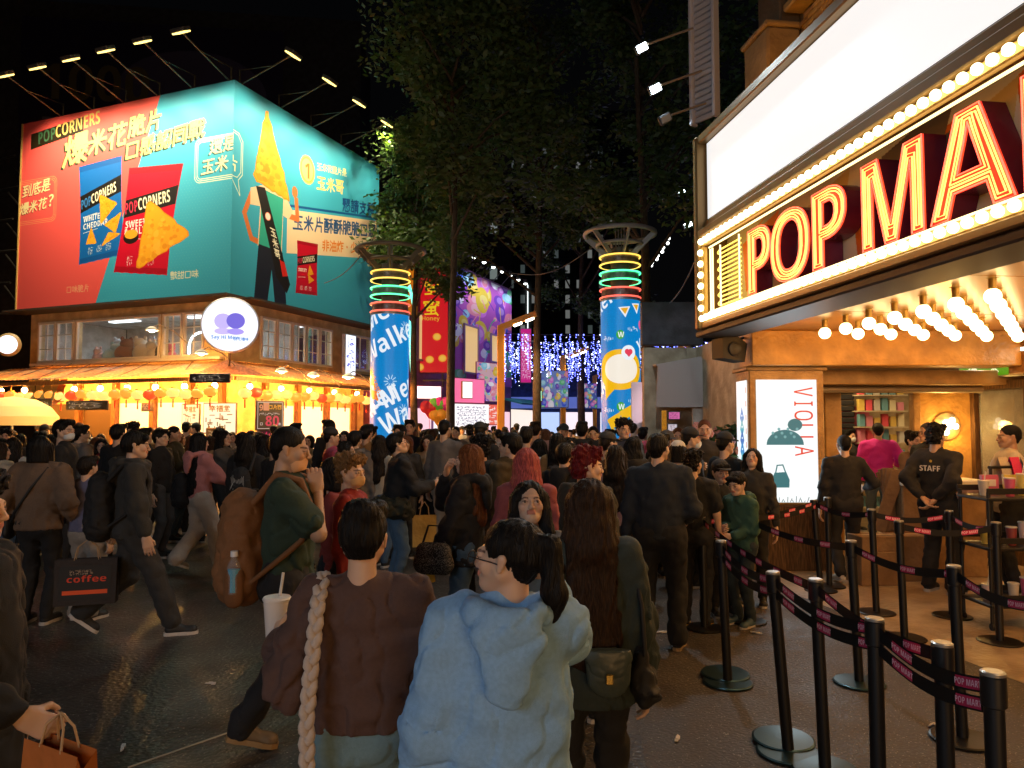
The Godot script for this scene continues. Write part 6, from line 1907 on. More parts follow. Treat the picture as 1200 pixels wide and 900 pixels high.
func soft(prims: Array, cell: float, opts := {}) -> Dictionary:
	var lo := Vector3(INF, INF, INF)
	var hi := -lo
	for p in prims:
		if p[11] > 0.5: continue
		var r: float = maxf(p[3], p[7])
		var m := Vector3(r * p[8], r, r * p[9])
		lo = lo.min(Vector3(p[0], p[1], p[2]) - m).min(Vector3(p[4], p[5], p[6]) - m)
		hi = hi.max(Vector3(p[0], p[1], p[2]) + m).max(Vector3(p[4], p[5], p[6]) + m)
	var pad: float = cell * 2.0 + opts.get("amp", 0.0) * 1.5 + 0.012
	lo -= Vector3.ONE * pad
	hi += Vector3.ONE * pad
	var nx := int((hi.x - lo.x) / cell) + 2
	var ny := int((hi.y - lo.y) / cell) + 2
	var nz := int((hi.z - lo.z) / cell) + 2
	var sy := nx
	var sz := nx * ny
	var f := PackedFloat32Array()
	f.resize(nx * ny * nz)
	f.fill(1.0)
	for p in prims:
		var ax: float = p[0]; var ay: float = p[1]; var az: float = p[2]; var ra: float = p[3]
		var bx: float = p[4] - ax; var by: float = p[5] - ay; var bz: float = p[6] - az
		var dr: float = p[7] - ra
		var fx: float = 1.0 / p[8]; var fz: float = 1.0 / p[9]
		var k: float = p[10]
		var ik := 0.25 / k
		var sub: bool = p[11] > 0.5
		var ll := bx * bx + by * by + bz * bz
		var il := 1.0 / ll if ll > 1e-9 else 0.0
		var r: float = maxf(ra, p[7]) + k + cell * 1.5
		var x0: int = maxi(0, int((minf(ax, p[4]) - r * maxf(p[8], 0.6) - lo.x) / cell)); var x1: int = mini(nx - 1, int((maxf(ax, p[4]) + r * maxf(p[8], 0.6) - lo.x) / cell) + 1)
		var y0: int = maxi(0, int((minf(ay, p[5]) - r - lo.y) / cell)); var y1: int = mini(ny - 1, int((maxf(ay, p[5]) + r - lo.y) / cell) + 1)
		var z0: int = maxi(0, int((minf(az, p[6]) - r * maxf(p[9], 0.6) - lo.z) / cell)); var z1: int = mini(nz - 1, int((maxf(az, p[6]) + r * maxf(p[9], 0.6) - lo.z) / cell) + 1)
		var iyz := 1.0 / (by * by + bz * bz) if by * by + bz * bz > 1e-9 else 0.0
		var reach2 := r * r
		var wide: float = maxf(p[8], 0.6)
		var sx_small := absf(bx) < 0.03
		var mid_x := ax + bx * 0.5
		if sx_small: reach2 = (r + 0.02) * (r + 0.02)
		for iz in range(z0, z1 + 1):
			var pz := lo.z + iz * cell - az
			for iy in range(y0, y1 + 1):
				var py := lo.y + iy * cell - ay
				var base := iz * sz + iy * sy
				var dot0 := py * by + pz * bz
				# rows that pass the capsule by are skipped
				var u := clampf(dot0 * iyz, 0.0, 1.0)
				var ey := py - by * u
				var ez := (pz - bz * u) * fz
				var e2 := ey * ey + ez * ez
				if e2 > reach2: continue
				var half := sqrt(reach2 - e2) * wide
				var xa: int = x0
				var xb: int = x1
				if sx_small:
					xa = maxi(x0, int((mid_x - half - lo.x) / cell)); xb = mini(x1, int((mid_x + half - lo.x) / cell) + 1)
				for ix in range(xa, xb + 1):
					var px := lo.x + ix * cell - ax
					var t := clampf((px * bx + dot0) * il, 0.0, 1.0)
					var qx := (px - bx * t) * fx
					var qy := py - by * t
					var qz := (pz - bz * t) * fz
					var d := sqrt(qx * qx + qy * qy + qz * qz) - ra - dr * t
					var c := f[base + ix]
					if sub:
						d = -d
						var h := k - absf(c - d)
						f[base + ix] = (maxf(c, d) + h * h * ik) if h > 0.0 else maxf(c, d)
					else:
						var h := k - absf(c - d)
						f[base + ix] = (minf(c, d) - h * h * ik) if h > 0.0 else minf(c, d)
	# folds, ridges, cuts
	var amp: float = opts.get("amp", 0.0)
	var near := cell * 2.6 + amp
	if amp > 0.0 or opts.has("ridge") or opts.has("cuts") or opts.has("quilt"):
		var noise := FastNoiseLite.new()
		noise.seed = opts.get("seed", 1)
		noise.frequency = opts.get("freq", 9.0)
		noise.fractal_octaves = 1
		var cuts: Array = opts.get("cuts", [])
		var ridge: float = opts.get("ridge", 0.0)
		var rn: float = opts.get("ridge_n", 20.0)
		var quilt: float = opts.get("quilt", 0.0)
		var drape: float = opts.get("drape", 0.0)
		for iz in nz:
			var pz := lo.z + iz * cell
			for iy in ny:
				var py := lo.y + iy * cell
				var base := iz * sz + iy * sy
				for ix in nx:
					var c := f[base + ix]
					if c > near or c < -near:
						if c > 0.0: continue
					var px := lo.x + ix * cell
					if c > -near:
						if amp > 0.0:
							c += amp * noise.get_noise_3d(px * 0.9 + py * 0.35, py * 1.25 - px * 0.3, pz)
							var crease := 1.0 - absf(noise.get_noise_3d(px * 0.8 + 7.3 + py * 0.3, py * 0.55 - px * 0.45, pz * 0.8 + 3.1)) * 4.0
							if crease > 0.0: c += amp * 1.05 * crease * crease
						if drape > 0.0 and py < 1.3: c += drape * minf(1.0, (1.3 - py) * 3.0) * sin(atan2(px, pz) * 7.0 + 9.0 * noise.get_noise_3d(px * 0.6, py * 0.5, pz * 0.6))
						if ridge > 0.0: c += ridge * sin(atan2(px, pz - 0.02) * rn + 2.5 * noise.get_noise_3d(px * 2.0, py * 0.6, pz * 2.0) * 3.0)
						if quilt > 0.0: c += quilt * (absf(sin(py * 34.0)) - 0.6) * -1.0
					for q in cuts: c = maxf(c, (px - q[0].x) * q[1].x + (py - q[0].y) * q[1].y + (pz - q[0].z) * q[1].z)
					f[base + ix] = c
	# surface nets
	var lim := cell * 3.2
	var cid := {}
	var pos := PackedVector3Array()
	var cnt := PackedInt32Array()
	var idx := PackedInt32Array()
	for iz in range(1, nz - 1):
		for iy in range(1, ny - 1):
			var base := iz * sz + iy * sy
			for ix in range(1, nx - 1):
				var i := base + ix
				var a := f[i]
				if a > lim or a < -lim: continue
				for e in 3:
					var st: int = 1 if e == 0 else (sy if e == 1 else sz)
					var b := f[i + st]
					if (a < 0.0) == (b < 0.0): continue
					var t := a / (a - b)
					var p := Vector3(lo.x + ix * cell, lo.y + iy * cell, lo.z + iz * cell)
					if e == 0: p.x += t * cell
					elif e == 1: p.y += t * cell
					else: p.z += t * cell
					var s1: int = sy if e == 0 else (sz if e == 1 else 1)
					var s2: int = sz if e == 0 else (1 if e == 1 else sy)
					var q := [i - s1 - s2, i - s2, i, i - s1]
					var v := [0, 0, 0, 0]
					for m in 4:
						var c: int = cid.get(q[m], -1)
						if c < 0:
							c = pos.size()
							cid[q[m]] = c
							pos.append(Vector3.ZERO)
							cnt.append(0)
						pos[c] += p
						cnt[c] += 1
						v[m] = c
					if a < 0.0:
						idx.append_array(PackedInt32Array([v[0], v[2], v[1], v[0], v[3], v[2]]))
					else:
						idx.append_array(PackedInt32Array([v[0], v[1], v[2], v[0], v[2], v[3]]))
	for i in pos.size(): pos[i] /= cnt[i]
	var nrm := PackedVector3Array()
	nrm.resize(pos.size())
	for i in range(0, idx.size(), 3):
		var n := (pos[idx[i + 2]] - pos[idx[i]]).cross(pos[idx[i + 1]] - pos[idx[i]])
		nrm[idx[i]] += n; nrm[idx[i + 1]] += n; nrm[idx[i + 2]] += n
	for i in nrm.size(): nrm[i] = nrm[i].normalized()
	return {"v": pos, "n": nrm, "i": idx}

func new_geo() -> Dictionary:
	return {"v": PackedVector3Array(), "n": PackedVector3Array(), "i": PackedInt32Array(), "c": PackedColorArray()}

func join(dst: Dictionary, src: Dictionary, xf: Transform3D) -> void:
	var o: int = dst.v.size()
	var flip := xf.basis.determinant() < 0.0
	var nb := xf.basis.inverse().transposed()
	dst.v.append_array(xf * (src.v as PackedVector3Array))
	var nn: PackedVector3Array = src.n
	for n in nn: dst.n.append((nb * n).normalized())
	var ix: PackedInt32Array = src.i
	for i in range(0, ix.size(), 3):
		dst.i.append(ix[i] + o)
		dst.i.append(ix[i + (2 if flip else 1)] + o)
		dst.i.append(ix[i + (1 if flip else 2)] + o)
	if src.has("c"): dst.c.append_array(src.c)
	else:
		var c := PackedColorArray()
		c.resize(nn.size())
		c.fill(Color.WHITE)
		dst.c.append_array(c)

func to_mesh(g: Dictionary) -> ArrayMesh:
	var a := []
	a.resize(Mesh.ARRAY_MAX)
	a[Mesh.ARRAY_VERTEX] = g.v
	a[Mesh.ARRAY_NORMAL] = g.n
	a[Mesh.ARRAY_INDEX] = g.i
	if g.has("c") and g.c.size() == g.v.size(): a[Mesh.ARRAY_COLOR] = g.c
	var m := ArrayMesh.new()
	m.add_surface_from_arrays(Mesh.PRIMITIVE_TRIANGLES, a)
	return m

# ------------------------------------------------------------------ heads, hands, hair, shoes (made once)
var proto := {}

func head_geo(cell: float) -> Dictionary:
	var k := 0.022
	var s := 0.007
	var pr := [
		P(Vector3(0, 0.172, 0.015), 0.085, Vector3(0, 0.172, 0.015), 0.085, 0.87, 1.08, k),
		P(Vector3(0, 0.125, -0.03), 0.056, Vector3(0, 0.078, -0.046), 0.041, 1.0, 1.0, k),
		P(Vector3(0, 0.058, -0.066), 0.018, Vector3(0, 0.058, -0.066), 0.018, 1.1, 1.0, 0.02),
		P(Vector3(0, 0.09, 0.02), 0.047, Vector3(0, -0.04, 0.022), 0.055, 1.0, 1.0, 0.03),
		P(Vector3(-0.03, 0.160, -0.079), 0.012, Vector3(0.03, 0.160, -0.079), 0.012, 1, 1, 0.014),
		P(Vector3(0, 0.148, -0.088), 0.0065, Vector3(0, 0.114, -0.104), 0.010, 1, 1, 0.009),
		P(Vector3(-0.011, 0.111, -0.096), 0.008, Vector3(0.011, 0.111, -0.096), 0.008, 1, 1, s),
		P(Vector3(-0.015, 0.086, -0.0865), 0.0065, Vector3(0.015, 0.086, -0.0865), 0.0065, 1, 1, 0.006),
		P(Vector3(-0.014, 0.0945, -0.0875), 0.0058, Vector3(0.014, 0.0945, -0.0875), 0.0058, 1, 1, 0.006),
	]
	for x in [-1.0, 1.0]:
		pr.append(P(Vector3(x * 0.05, 0.105, -0.002), 0.022, Vector3(x * 0.02, 0.065, -0.052), 0.018, 1, 1, 0.025))
		pr.append(P(Vector3(x * 0.040, 0.120, -0.056), 0.022, Vector3(x * 0.040, 0.120, -0.056), 0.022, 1, 1, 0.02))
		pr.append(P(Vector3(x * 0.032, 0.142, -0.104), 0.015, Vector3(x * 0.032, 0.142, -0.104), 0.015, 1.3, 1, 0.012, 1.0))
		pr.append(P(Vector3(x * 0.032, 0.141, -0.077), 0.0135, Vector3(x * 0.032, 0.141, -0.077), 0.0135, 1.15, 1, 0.005))
		pr.append(P(Vector3(x * 0.077, 0.122, 0.006), 0.010, Vector3(x * 0.080, 0.153, 0.014), 0.016, 0.45, 1, 0.006))
	var g := soft(pr, cell)
	var col := PackedColorArray()
	for p in g.v:
		var c := Color.WHITE
		var x := absf(p.x)
		if p.z < -0.07 and p.y > 0.079 and p.y < 0.101 and x < 0.022: c = Color(0.86, 0.5, 0.48)
		var ex := (x - 0.032) / 0.0155
		if p.z < -0.07 and absf(ex) < 1.0:
			var h := 0.0058 * (1.0 - ex * ex)
			var dy: float = p.y - 0.1415
			if absf(dy) < h: c = Color(0.06, 0.05, 0.05) if absf(ex) < 0.42 else Color(1.25, 1.5, 1.7)
			elif dy > 0 and dy < h + 0.0035: c = Color(0.16, 0.13, 0.12)
		if p.z < -0.055 and x > 0.013 and x < 0.052:
			var by: float = 0.160 + 0.004 * (1.0 - pow((x - 0.034) / 0.02, 2.0))
			if absf(p.y - by) < 0.0042: c = Color(0.22, 0.18, 0.17)
		if p.z < -0.06 and absf(p.y - 0.118) < 0.02 and x > 0.03: c = Color(1.0, 0.92, 0.9)
		col.append(c)
	g["c"] = col
	return g

func hand_geo(curl: float, spread: float) -> Dictionary:
	# right hand hanging: fingers down (-y), palm towards -x, thumb forward (-z)
	var pr := [P(Vector3(0, 0.02, 0), 0.024, Vector3(0, -0.02, 0), 0.026, 0.8, 1.1, 0.02)]
	for i in 4:
		var z := -0.030 + i * 0.020
		pr.append(P(Vector3(0, -0.02, z * 0.6), 0.016, Vector3(0, -0.085, z), 0.0125, 0.85, 1.0, 0.016))
		var l: float = [0.040, 0.046, 0.043, 0.034][i]
		var p := Vector3(0, -0.088, z)
		var a := curl * (0.35 + 0.06 * i)
		var r := 0.0098
		for j in 3:
			var d := Vector3(-sin(a), -cos(a), spread * (i - 1.5) * 0.1)
			var q: Vector3 = p + d.normalized() * l * [1.0, 0.68, 0.55][j]
			pr.append(P(p, r, q, r * 0.9, 1, 1, 0.004))
			p = q
			r *= 0.9
			a += curl * [0.9, 0.75, 0.5][j]
	var th := Vector3(-0.006, -0.03, -0.026)
	var t2 := th + Vector3(-0.012 - 0.012 * curl, -0.030, -0.022)
	var t3 := t2 + Vector3(-0.012 * curl - 0.004, -0.026, -0.006 + 0.008 * curl)
	pr.append(P(Vector3(0, -0.01, -0.012), 0.019, th, 0.0155, 1, 1, 0.015))
	pr.append(P(th, 0.0135, t2, 0.0112, 1, 1, 0.006))
	pr.append(P(t2, 0.0112, t3, 0.009, 1, 1, 0.004))
	return soft(pr, 0.0058)

func hair_geo(style: String) -> Dictionary:
	var pr := []
	var k := 0.025
	var cap := P(Vector3(0, 0.184, 0.020), 0.088, Vector3(0, 0.184, 0.020), 0.088, 0.95, 1.12, k)
	var o := {"ridge": 0.0035, "ridge_n": 24.0, "seed": style.hash() % 97, "freq": 6.0}
	var cell := 0.0075
	var face := [P(Vector3(0, 0.11, -0.115), 0.075, Vector3(0, 0.155, -0.11), 0.062, 0.98, 1.0, 0.02, 1.0)]
	var ears := [P(Vector3(-0.095, 0.095, 0.0), 0.035, Vector3(-0.095, 0.125, -0.02), 0.03, 1, 1, 0.015, 1.0), P(Vector3(0.095, 0.095, 0.0), 0.035, Vector3(0.095, 0.125, -0.02), 0.03, 1, 1, 0.015, 1.0)]
	match style:
		"short":
			pr = [cap, P(Vector3(0, 0.14, 0.06), 0.062, Vector3(0, 0.11, 0.055), 0.05, 1.1, 0.9, k), P(Vector3(-0.045, 0.238, -0.055), 0.03, Vector3(0.045, 0.24, -0.055), 0.032, 1, 1, k)]
			pr.append_array(face); pr.append_array(ears)
			o["cuts"] = [[Vector3(0, 0.092, 0), Vector3(0, -1, -0.45)]]
		"crop":
			pr = [P(Vector3(0, 0.186, 0.018), 0.084, Vector3(0, 0.186, 0.018), 0.084, 0.93, 1.12, k), P(Vector3(0, 0.14, 0.055), 0.06, Vector3(0, 0.115, 0.05), 0.045, 1.05, 0.9, k)]
			pr.append_array(face); pr.append_array(ears)
			pr.append(P(Vector3(0, 0.19, -0.115), 0.05, Vector3(0, 0.19, -0.115), 0.05, 1.6, 1, 0.01, 1.0))
			o["cuts"] = [[Vector3(0, 0.105, 0), Vector3(0, -1, -0.75)]]
			o["ridge"] = 0.0012
		"tousled":
			pr = [cap, P(Vector3(0, 0.13, 0.06), 0.066, Vector3(0, 0.09, 0.055), 0.055, 1.15, 0.9, k), P(Vector3(-0.06, 0.235, -0.05), 0.038, Vector3(0.05, 0.245, -0.05), 0.04, 1, 1, k), P(Vector3(0, 0.25, 0.03), 0.05, Vector3(0.03, 0.245, 0.07), 0.045, 1.3, 1, k)]
			pr.append_array(face); pr.append_array(ears)
			o["cuts"] = [[Vector3(0, 0.07, 0), Vector3(0, -1, 0)]]
			o["amp"] = 0.016
			o["freq"] = 22.0
		"kid":
			pr = [cap, P(Vector3(0, 0.14, 0.055), 0.07, Vector3(0, 0.10, 0.05), 0.06, 1.1, 0.95, k), P(Vector3(-0.045, 0.215, -0.072), 0.026, Vector3(0.045, 0.215, -0.072), 0.026, 1.2, 0.8, k)]
			pr.append(P(Vector3(0, 0.10, -0.115), 0.07, Vector3(0, 0.135, -0.11), 0.058, 1.0, 1.0, 0.02, 1.0)); pr.append_array(ears)
			o["cuts"] = [[Vector3(0, 0.085, 0), Vector3(0, -1, 0)]]
		"bob":
			pr = [cap, P(Vector3(0, 0.16, 0.045), 0.094, Vector3(0, 0.03, 0.05), 0.085, 1.05, 0.85, k)]
			for x in [-1.0, 1.0]: pr.append(P(Vector3(x * 0.074, 0.17, -0.01), 0.03, Vector3(x * 0.078, 0.03, -0.02), 0.03, 1, 1.4, k))
			pr.append_array(face)
			o["cuts"] = [[Vector3(0, 0.01, 0), Vector3(0, -1, 0.15)]]
		"long", "longer":
			var e := -0.30 if style == "long" else -0.46
			pr = [cap, P(Vector3(0, 0.16, 0.045), 0.092, Vector3(0, -0.02, 0.075), 0.092, 1.05, 0.78, k), P(Vector3(0, -0.02, 0.075), 0.09, Vector3(0, e, 0.11), 0.075, 1.25, 0.5, k)]
			for x in [-1.0, 1.0]:
				pr.append(P(Vector3(x * 0.072, 0.17, -0.01), 0.03, Vector3(x * 0.085, 0.0, 0.005), 0.036, 1, 1.3, k))
				pr.append(P(Vector3(x * 0.085, 0.0, 0.01), 0.036, Vector3(x * 0.1, e + 0.06, 0.075), 0.03, 1, 1.1, k))
			pr.append_array(face)
			cell = 0.009
			o["ridge"] = 0.006
			o["ridge_n"] = 17.0
		"pony":
			pr = [P(Vector3(0, 0.182, 0.018), 0.086, Vector3(0, 0.182, 0.018), 0.086, 0.93, 1.12, k), P(Vector3(0, 0.15, 0.06), 0.062, Vector3(0, 0.12, 0.055), 0.045, 1.1, 0.9, k), P(Vector3(0, 0.205, 0.108), 0.024, Vector3(0, 0.20, 0.135), 0.028, 1, 1, 0.012), P(Vector3(0, 0.20, 0.135), 0.032, Vector3(0.0, 0.06, 0.155), 0.04, 1, 0.9, 0.02), P(Vector3(0, 0.06, 0.155), 0.04, Vector3(0.01, -0.20, 0.13), 0.014, 1, 0.9, 0.02)]
			pr.append_array(face); pr.append_array(ears)
		"updo":
			pr = [cap, P(Vector3(0, 0.14, 0.06), 0.062, Vector3(0, 0.1, 0.055), 0.045, 1.1, 0.9, k), P(Vector3(0, 0.245, 0.06), 0.05, Vector3(0.01, 0.25, 0.075), 0.045, 1.2, 1, k), P(Vector3(-0.04, 0.24, -0.05), 0.04, Vector3(0.04, 0.24, -0.05), 0.04, 1, 1, k)]
			pr.append_array(face); pr.append_array(ears)
			o["cuts"] = [[Vector3(0, 0.085, 0), Vector3(0, -1, 0)]]
	return soft(pr, cell, o)

func shoe_sole() -> ArrayMesh:
	var st := mb()
	var pts := []
	for q in [[0.0, 0.092], [0.030, 0.082], [0.038, 0.045], [0.034, -0.02], [0.046, -0.10], [0.040, -0.15], [0.018, -0.182], [-0.012, -0.182], [-0.036, -0.15], [-0.040, -0.10], [-0.030, -0.02], [-0.036, 0.045], [-0.028, 0.082]]:
		pts.append(Vector3(q[0], 0.0, q[1]))
	pts.reverse()
	slab(st, pts, Vector3(0, 0.028, 0))
	return st.commit()

func shoe_upper() -> ArrayMesh:
	return to_mesh(soft([P(Vector3(0, 0.048, 0.045), 0.036, Vector3(0, 0.036, -0.125), 0.037, 1.0, 1.0, 0.03), P(Vector3(0, 0.03, -0.13), 0.034, Vector3(0, 0.034, -0.145), 0.03, 1.2, 1, 0.03), P(Vector3(0, 0.055, 0.03), 0.036, Vector3(0, 0.105, 0.032), 0.036, 0.95, 1.1, 0.03), P(Vector3(0, 0.06, -0.03), 0.03, Vector3(0, 0.09, -0.005), 0.028, 1, 1, 0.03)], 0.009, {"cuts": [[Vector3(0, 0.024, 0), Vector3(0, -1, 0)], [Vector3(0, 0.11, 0), Vector3(0, 1, 0)]]}))

var jobs := []
func _proto_work(i: int) -> void:
	jobs[i][2] = (jobs[i][1] as Callable).call()

func make_protos() -> void:
	jobs = [["head_hi", head_geo.bind(0.0038), null], ["head", head_geo.bind(0.0062), null], ["head_far", head_geo.bind(0.0105), null], ["relaxed", hand_geo.bind(0.55, 0.4), null], ["grip", hand_geo.bind(1.6, 0.1), null], ["point", hand_geo.bind(0.95, 0.3), null]]
	for st in ["short", "crop", "tousled", "kid", "bob", "long", "longer", "pony", "updo"]: jobs.append(["hair_" + st, hair_geo.bind(st), null])
	for i in jobs.size(): _proto_work(i)
	for j in jobs: proto[j[0]] = to_mesh(j[2]) if j[0].begins_with("hair") else j[2]
	proto["sole"] = shoe_sole()
	proto["upper"] = shoe_upper()
	proto["mask"] = to_mesh(soft([P(Vector3(0, 0.088, -0.052), 0.054, Vector3(0, 0.088, -0.052), 0.054, 1.12, 1.0, 0.02), P(Vector3(0, 0.117, -0.088), 0.022, Vector3(0, 0.10, -0.094), 0.022, 1, 1, 0.02)], 0.006, {"cuts": [[Vector3(0, 0.122, 0), Vector3(0, 1, 0)], [Vector3(0, 0.052, 0), Vector3(0, -1, 0)], [Vector3(0, 0, -0.03), Vector3(0, 0, 1)]], "quilt": 0.002}))
	proto["cap_crown"] = to_mesh(soft([P(Vector3(0, 0.196, 0.016), 0.095, Vector3(0, 0.196, 0.016), 0.095, 0.96, 1.1, 0.02)], 0.009, {"cuts": [[Vector3(0, 0.195, 0), Vector3(0, -1, 0.12)]]}))
	var st := mb()
	var pts := []
	for i in 11:
		var a := PI * i / 10.0
		pts.append(Vector3(cos(a) * 0.078, 0.195 - 0.02 * sin(a), -0.055 - sin(a) * 0.115))
	slab(st, pts, Vector3(0, 0.008, 0))
	proto["cap_brim"] = st.commit()
	st = mb()
	for x in [-1.0, 1.0]:
		var ringp := []
		for i in 16: ringp.append(Vector3(x * 0.034 + cos(TAU * i / 16) * 0.024, 0.139 + sin(TAU * i / 16) * 0.020, -0.108))
		tube(st, ringp, 0.0022, 5, true)
		tube(st, [Vector3(x * 0.058, 0.145, -0.106), Vector3(x * 0.082, 0.143, -0.02), Vector3(x * 0.082, 0.138, 0.01)], 0.002, 5)
	tube(st, [Vector3(-0.01, 0.143, -0.109), Vector3(0.01, 0.143, -0.109)], 0.002, 5)
	proto["glasses"] = st.commit()

# ------------------------------------------------------------------ a person
func ik(a: Vector3, c: Vector3, l1: float, l2: float, pole: Vector3) -> Array:
	var d := c - a
	var l := minf(d.length(), (l1 + l2) * 0.998)
	d = d.normalized()
	c = a + d * l
	var x := (l1 * l1 - l2 * l2 + l * l) / (2.0 * l)
	var h := sqrt(maxf(0.0, l1 * l1 - x * x))
	var n := (pole - d * pole.dot(d)).normalized()
	return [a + d * x + n * h, c]

func skin_mat(tone: int) -> StandardMaterial3D:
	var key := "skin%d" % tone
	if mats.has(key): return mats[key]
	var m := StandardMaterial3D.new()
	m.albedo_color = lin([Color(0.56, 0.36, 0.25), Color(0.46, 0.28, 0.18), Color(0.36, 0.21, 0.13)][tone])
	m.vertex_color_use_as_albedo = true
	m.roughness = 0.5
	m.subsurf_scatter_enabled = true
	m.subsurf_scatter_strength = 0.12
	mats[key] = m
	return m

const HAIR := {"black": Color(0.012, 0.010, 0.009), "brown": Color(0.05, 0.024, 0.012), "dark": Color(0.022, 0.015, 0.011), "copper": Color(0.22, 0.075, 0.025), "pink": Color(0.62, 0.13, 0.13), "red": Color(0.22, 0.015, 0.02), "blond": Color(0.30, 0.16, 0.06), "grey": Color(0.12, 0.11, 0.1)}

# builds the figure under root (front is -z); c: description of the figure
func figure_geo(c: Dictionary) -> Dictionary:
	var s: float = c.get("h", 1.7) / 1.72
	var w: float = c.get("w", 1.0)
	var fine: float = c.get("cell", 0.016)
	var lean := deg_to_rad(c.get("lean", 0.0))
	var U := Transform3D(Basis(), Vector3(0, 0.93, 0)) * Transform3D(Basis(Vector3.UP, deg_to_rad(-c.get("twist", 0.0))) * Basis(Vector3.RIGHT, -lean), Vector3.ZERO) * Transform3D(Basis(), Vector3(0, -0.93, 0))
	var ease: float = c.get("ease", 0.018)
	var hem: float = c.get("hem", 0.86)
	var seed_: int = c.get("seed", 1)
	# joints
	var step: float = c.get("step", 0.0)
	var gap: float = c.get("gap", 0.095)
	var leg := {}
	for x in [-1.0, 1.0]:
		var fwd: float = step * 0.5 * x
		var lift: float = c.get("lift", 0.0) if fwd < -0.001 else 0.0
		var ank := Vector3(x * gap, 0.085 + lift, -fwd + (0.02 if fwd >= 0 else -0.02))
		var hip := Vector3(x * 0.088 * w, 0.915, 0)
		var got := ik(hip, ank, 0.43, 0.42, Vector3(x * 0.08, 0, -1))
		leg[x] = [hip, got[0], got[1], lift]
	var arm := {}
	for x in [-1.0, 1.0]:
		var sh := U * Vector3(x * 0.172 * w, 1.392, 0.005)
		var tgt: Vector3 = c.get("rh" if x > 0 else "lh", Vector3(x * (0.215 * w + 0.035), 0.845, -0.03))
		var pole: Vector3 = c.get("rp" if x > 0 else "lp", Vector3(x * 0.45, -0.5, 0.75))
		var got := ik(sh, tgt, 0.285, 0.25, pole)
		arm[x] = [sh, got[0], got[1]]
	var neck := U * Vector3(0, 1.455, 0.012)
	var hb: Basis = U.basis * Basis(Vector3.UP, deg_to_rad(-c.get("hy", 0.0))) * Basis(Vector3.RIGHT, deg_to_rad(-c.get("hp", 0.0))) * Basis(Vector3.BACK, deg_to_rad(c.get("hr", 0.0)))
	var hs: float = c.get("head", 1.0)
	var hx := Transform3D(hb.scaled(Vector3.ONE * hs), neck)
	var S := Transform3D(Basis().scaled(Vector3.ONE * s), Vector3.ZERO)
	# skin: one body under the clothes, with head and hands
	var short: bool = c.get("short", false)
	var pr := [P(U * Vector3(0, 1.36, 0), 0.10, U * Vector3(0, 1.0, 0), 0.11, 1.0, 0.66, 0.05), P(U * Vector3(-0.11 * w, 1.38, 0), 0.05, U * Vector3(0.11 * w, 1.38, 0), 0.05, 1, 0.9, 0.05), P(U * Vector3(0, 1.36, 0.005), 0.055, U * Vector3(0, 1.46, 0.012), 0.052, 1, 1, 0.03)]
	for x in [-1.0, 1.0]:
		pr.append(P(arm[x][0], 0.042, arm[x][1], 0.036, 1, 1, 0.03))
		pr.append(P(arm[x][1], 0.038 if short else 0.03, arm[x][2], 0.026 if short else 0.024, 1, 1, 0.03))
		pr.append(P(leg[x][0], 0.07, leg[x][1], 0.045, 1, 1, 0.04))
		pr.append(P(leg[x][1], 0.045, leg[x][2], 0.034, 1, 1, 0.03))
	var g := new_geo()
	join(g, soft(pr, maxf(fine * 1.15, 0.0135) if short else 0.026), S)
	join(g, proto[c.get("lod", "head")], S * hx)
	for x in [-1.0, 1.0]:
		var d: Vector3 = (arm[x][2] - arm[x][1]).normalized()
		if c.has("rd" if x > 0 else "ld"): d = (c["rd" if x > 0 else "ld"] as Vector3).normalized()
		var y := -d
		var thumb: Vector3 = c.get("rt" if x > 0 else "lt", Vector3(0, 0, -1) if d.y < -0.6 else Vector3(0, 1, 0.2))
		var z := -(thumb - y * thumb.dot(y)).normalized()
		var xx := y.cross(z)
		var b := Basis(xx * x, y, z)
		join(g, proto[c.get("rg" if x > 0 else "lg", "relaxed")], S * Transform3D(b, arm[x][2] + d * 0.012))
	var out := {"body": g, "S": S, "hx": hx, "leg": leg}
	# upper garment
	pr = [P(U * Vector3(-0.112 * w, 1.378, 0.004), 0.062 + ease * 0.5, U * Vector3(0.112 * w, 1.378, 0.004), 0.062 + ease * 0.5, 1, 0.95, 0.06),
		P(U * Vector3(0, 1.30, 0), 0.158 * w + ease * 0.8, U * Vector3(0, 1.15, 0.0), 0.140 * w + ease, 1.0, 0.68, 0.06),
		P(U * Vector3(0, 1.15, 0), 0.140 * w + ease, U * Vector3(0, hem, 0.0), (0.150 + c.get("flare", 0.0)) * w + ease * 1.2, 1.0, 0.74, 0.06),
		P(U * Vector3(0, 1.385, 0.008), 0.066, U * Vector3(0, 1.445 + c.get("collar", 0.0), 0.014), 0.060 + c.get("collar", 0.0) * 0.3, 1, 1, 0.035)]
	if c.get("fem", false):
		for x in [-1.0, 1.0]: pr.append(P(U * Vector3(x * 0.068, 1.245, -0.075), 0.056, U * Vector3(x * 0.068, 1.24, -0.075), 0.056, 1, 1, 0.05))
	if c.get("belly", 0.0) > 0.0: pr.append(P(U * Vector3(0, 1.08, -0.05), 0.13 + c.belly, U * Vector3(0, 1.0, -0.04), 0.12 + c.belly, 1, 0.85, 0.06))
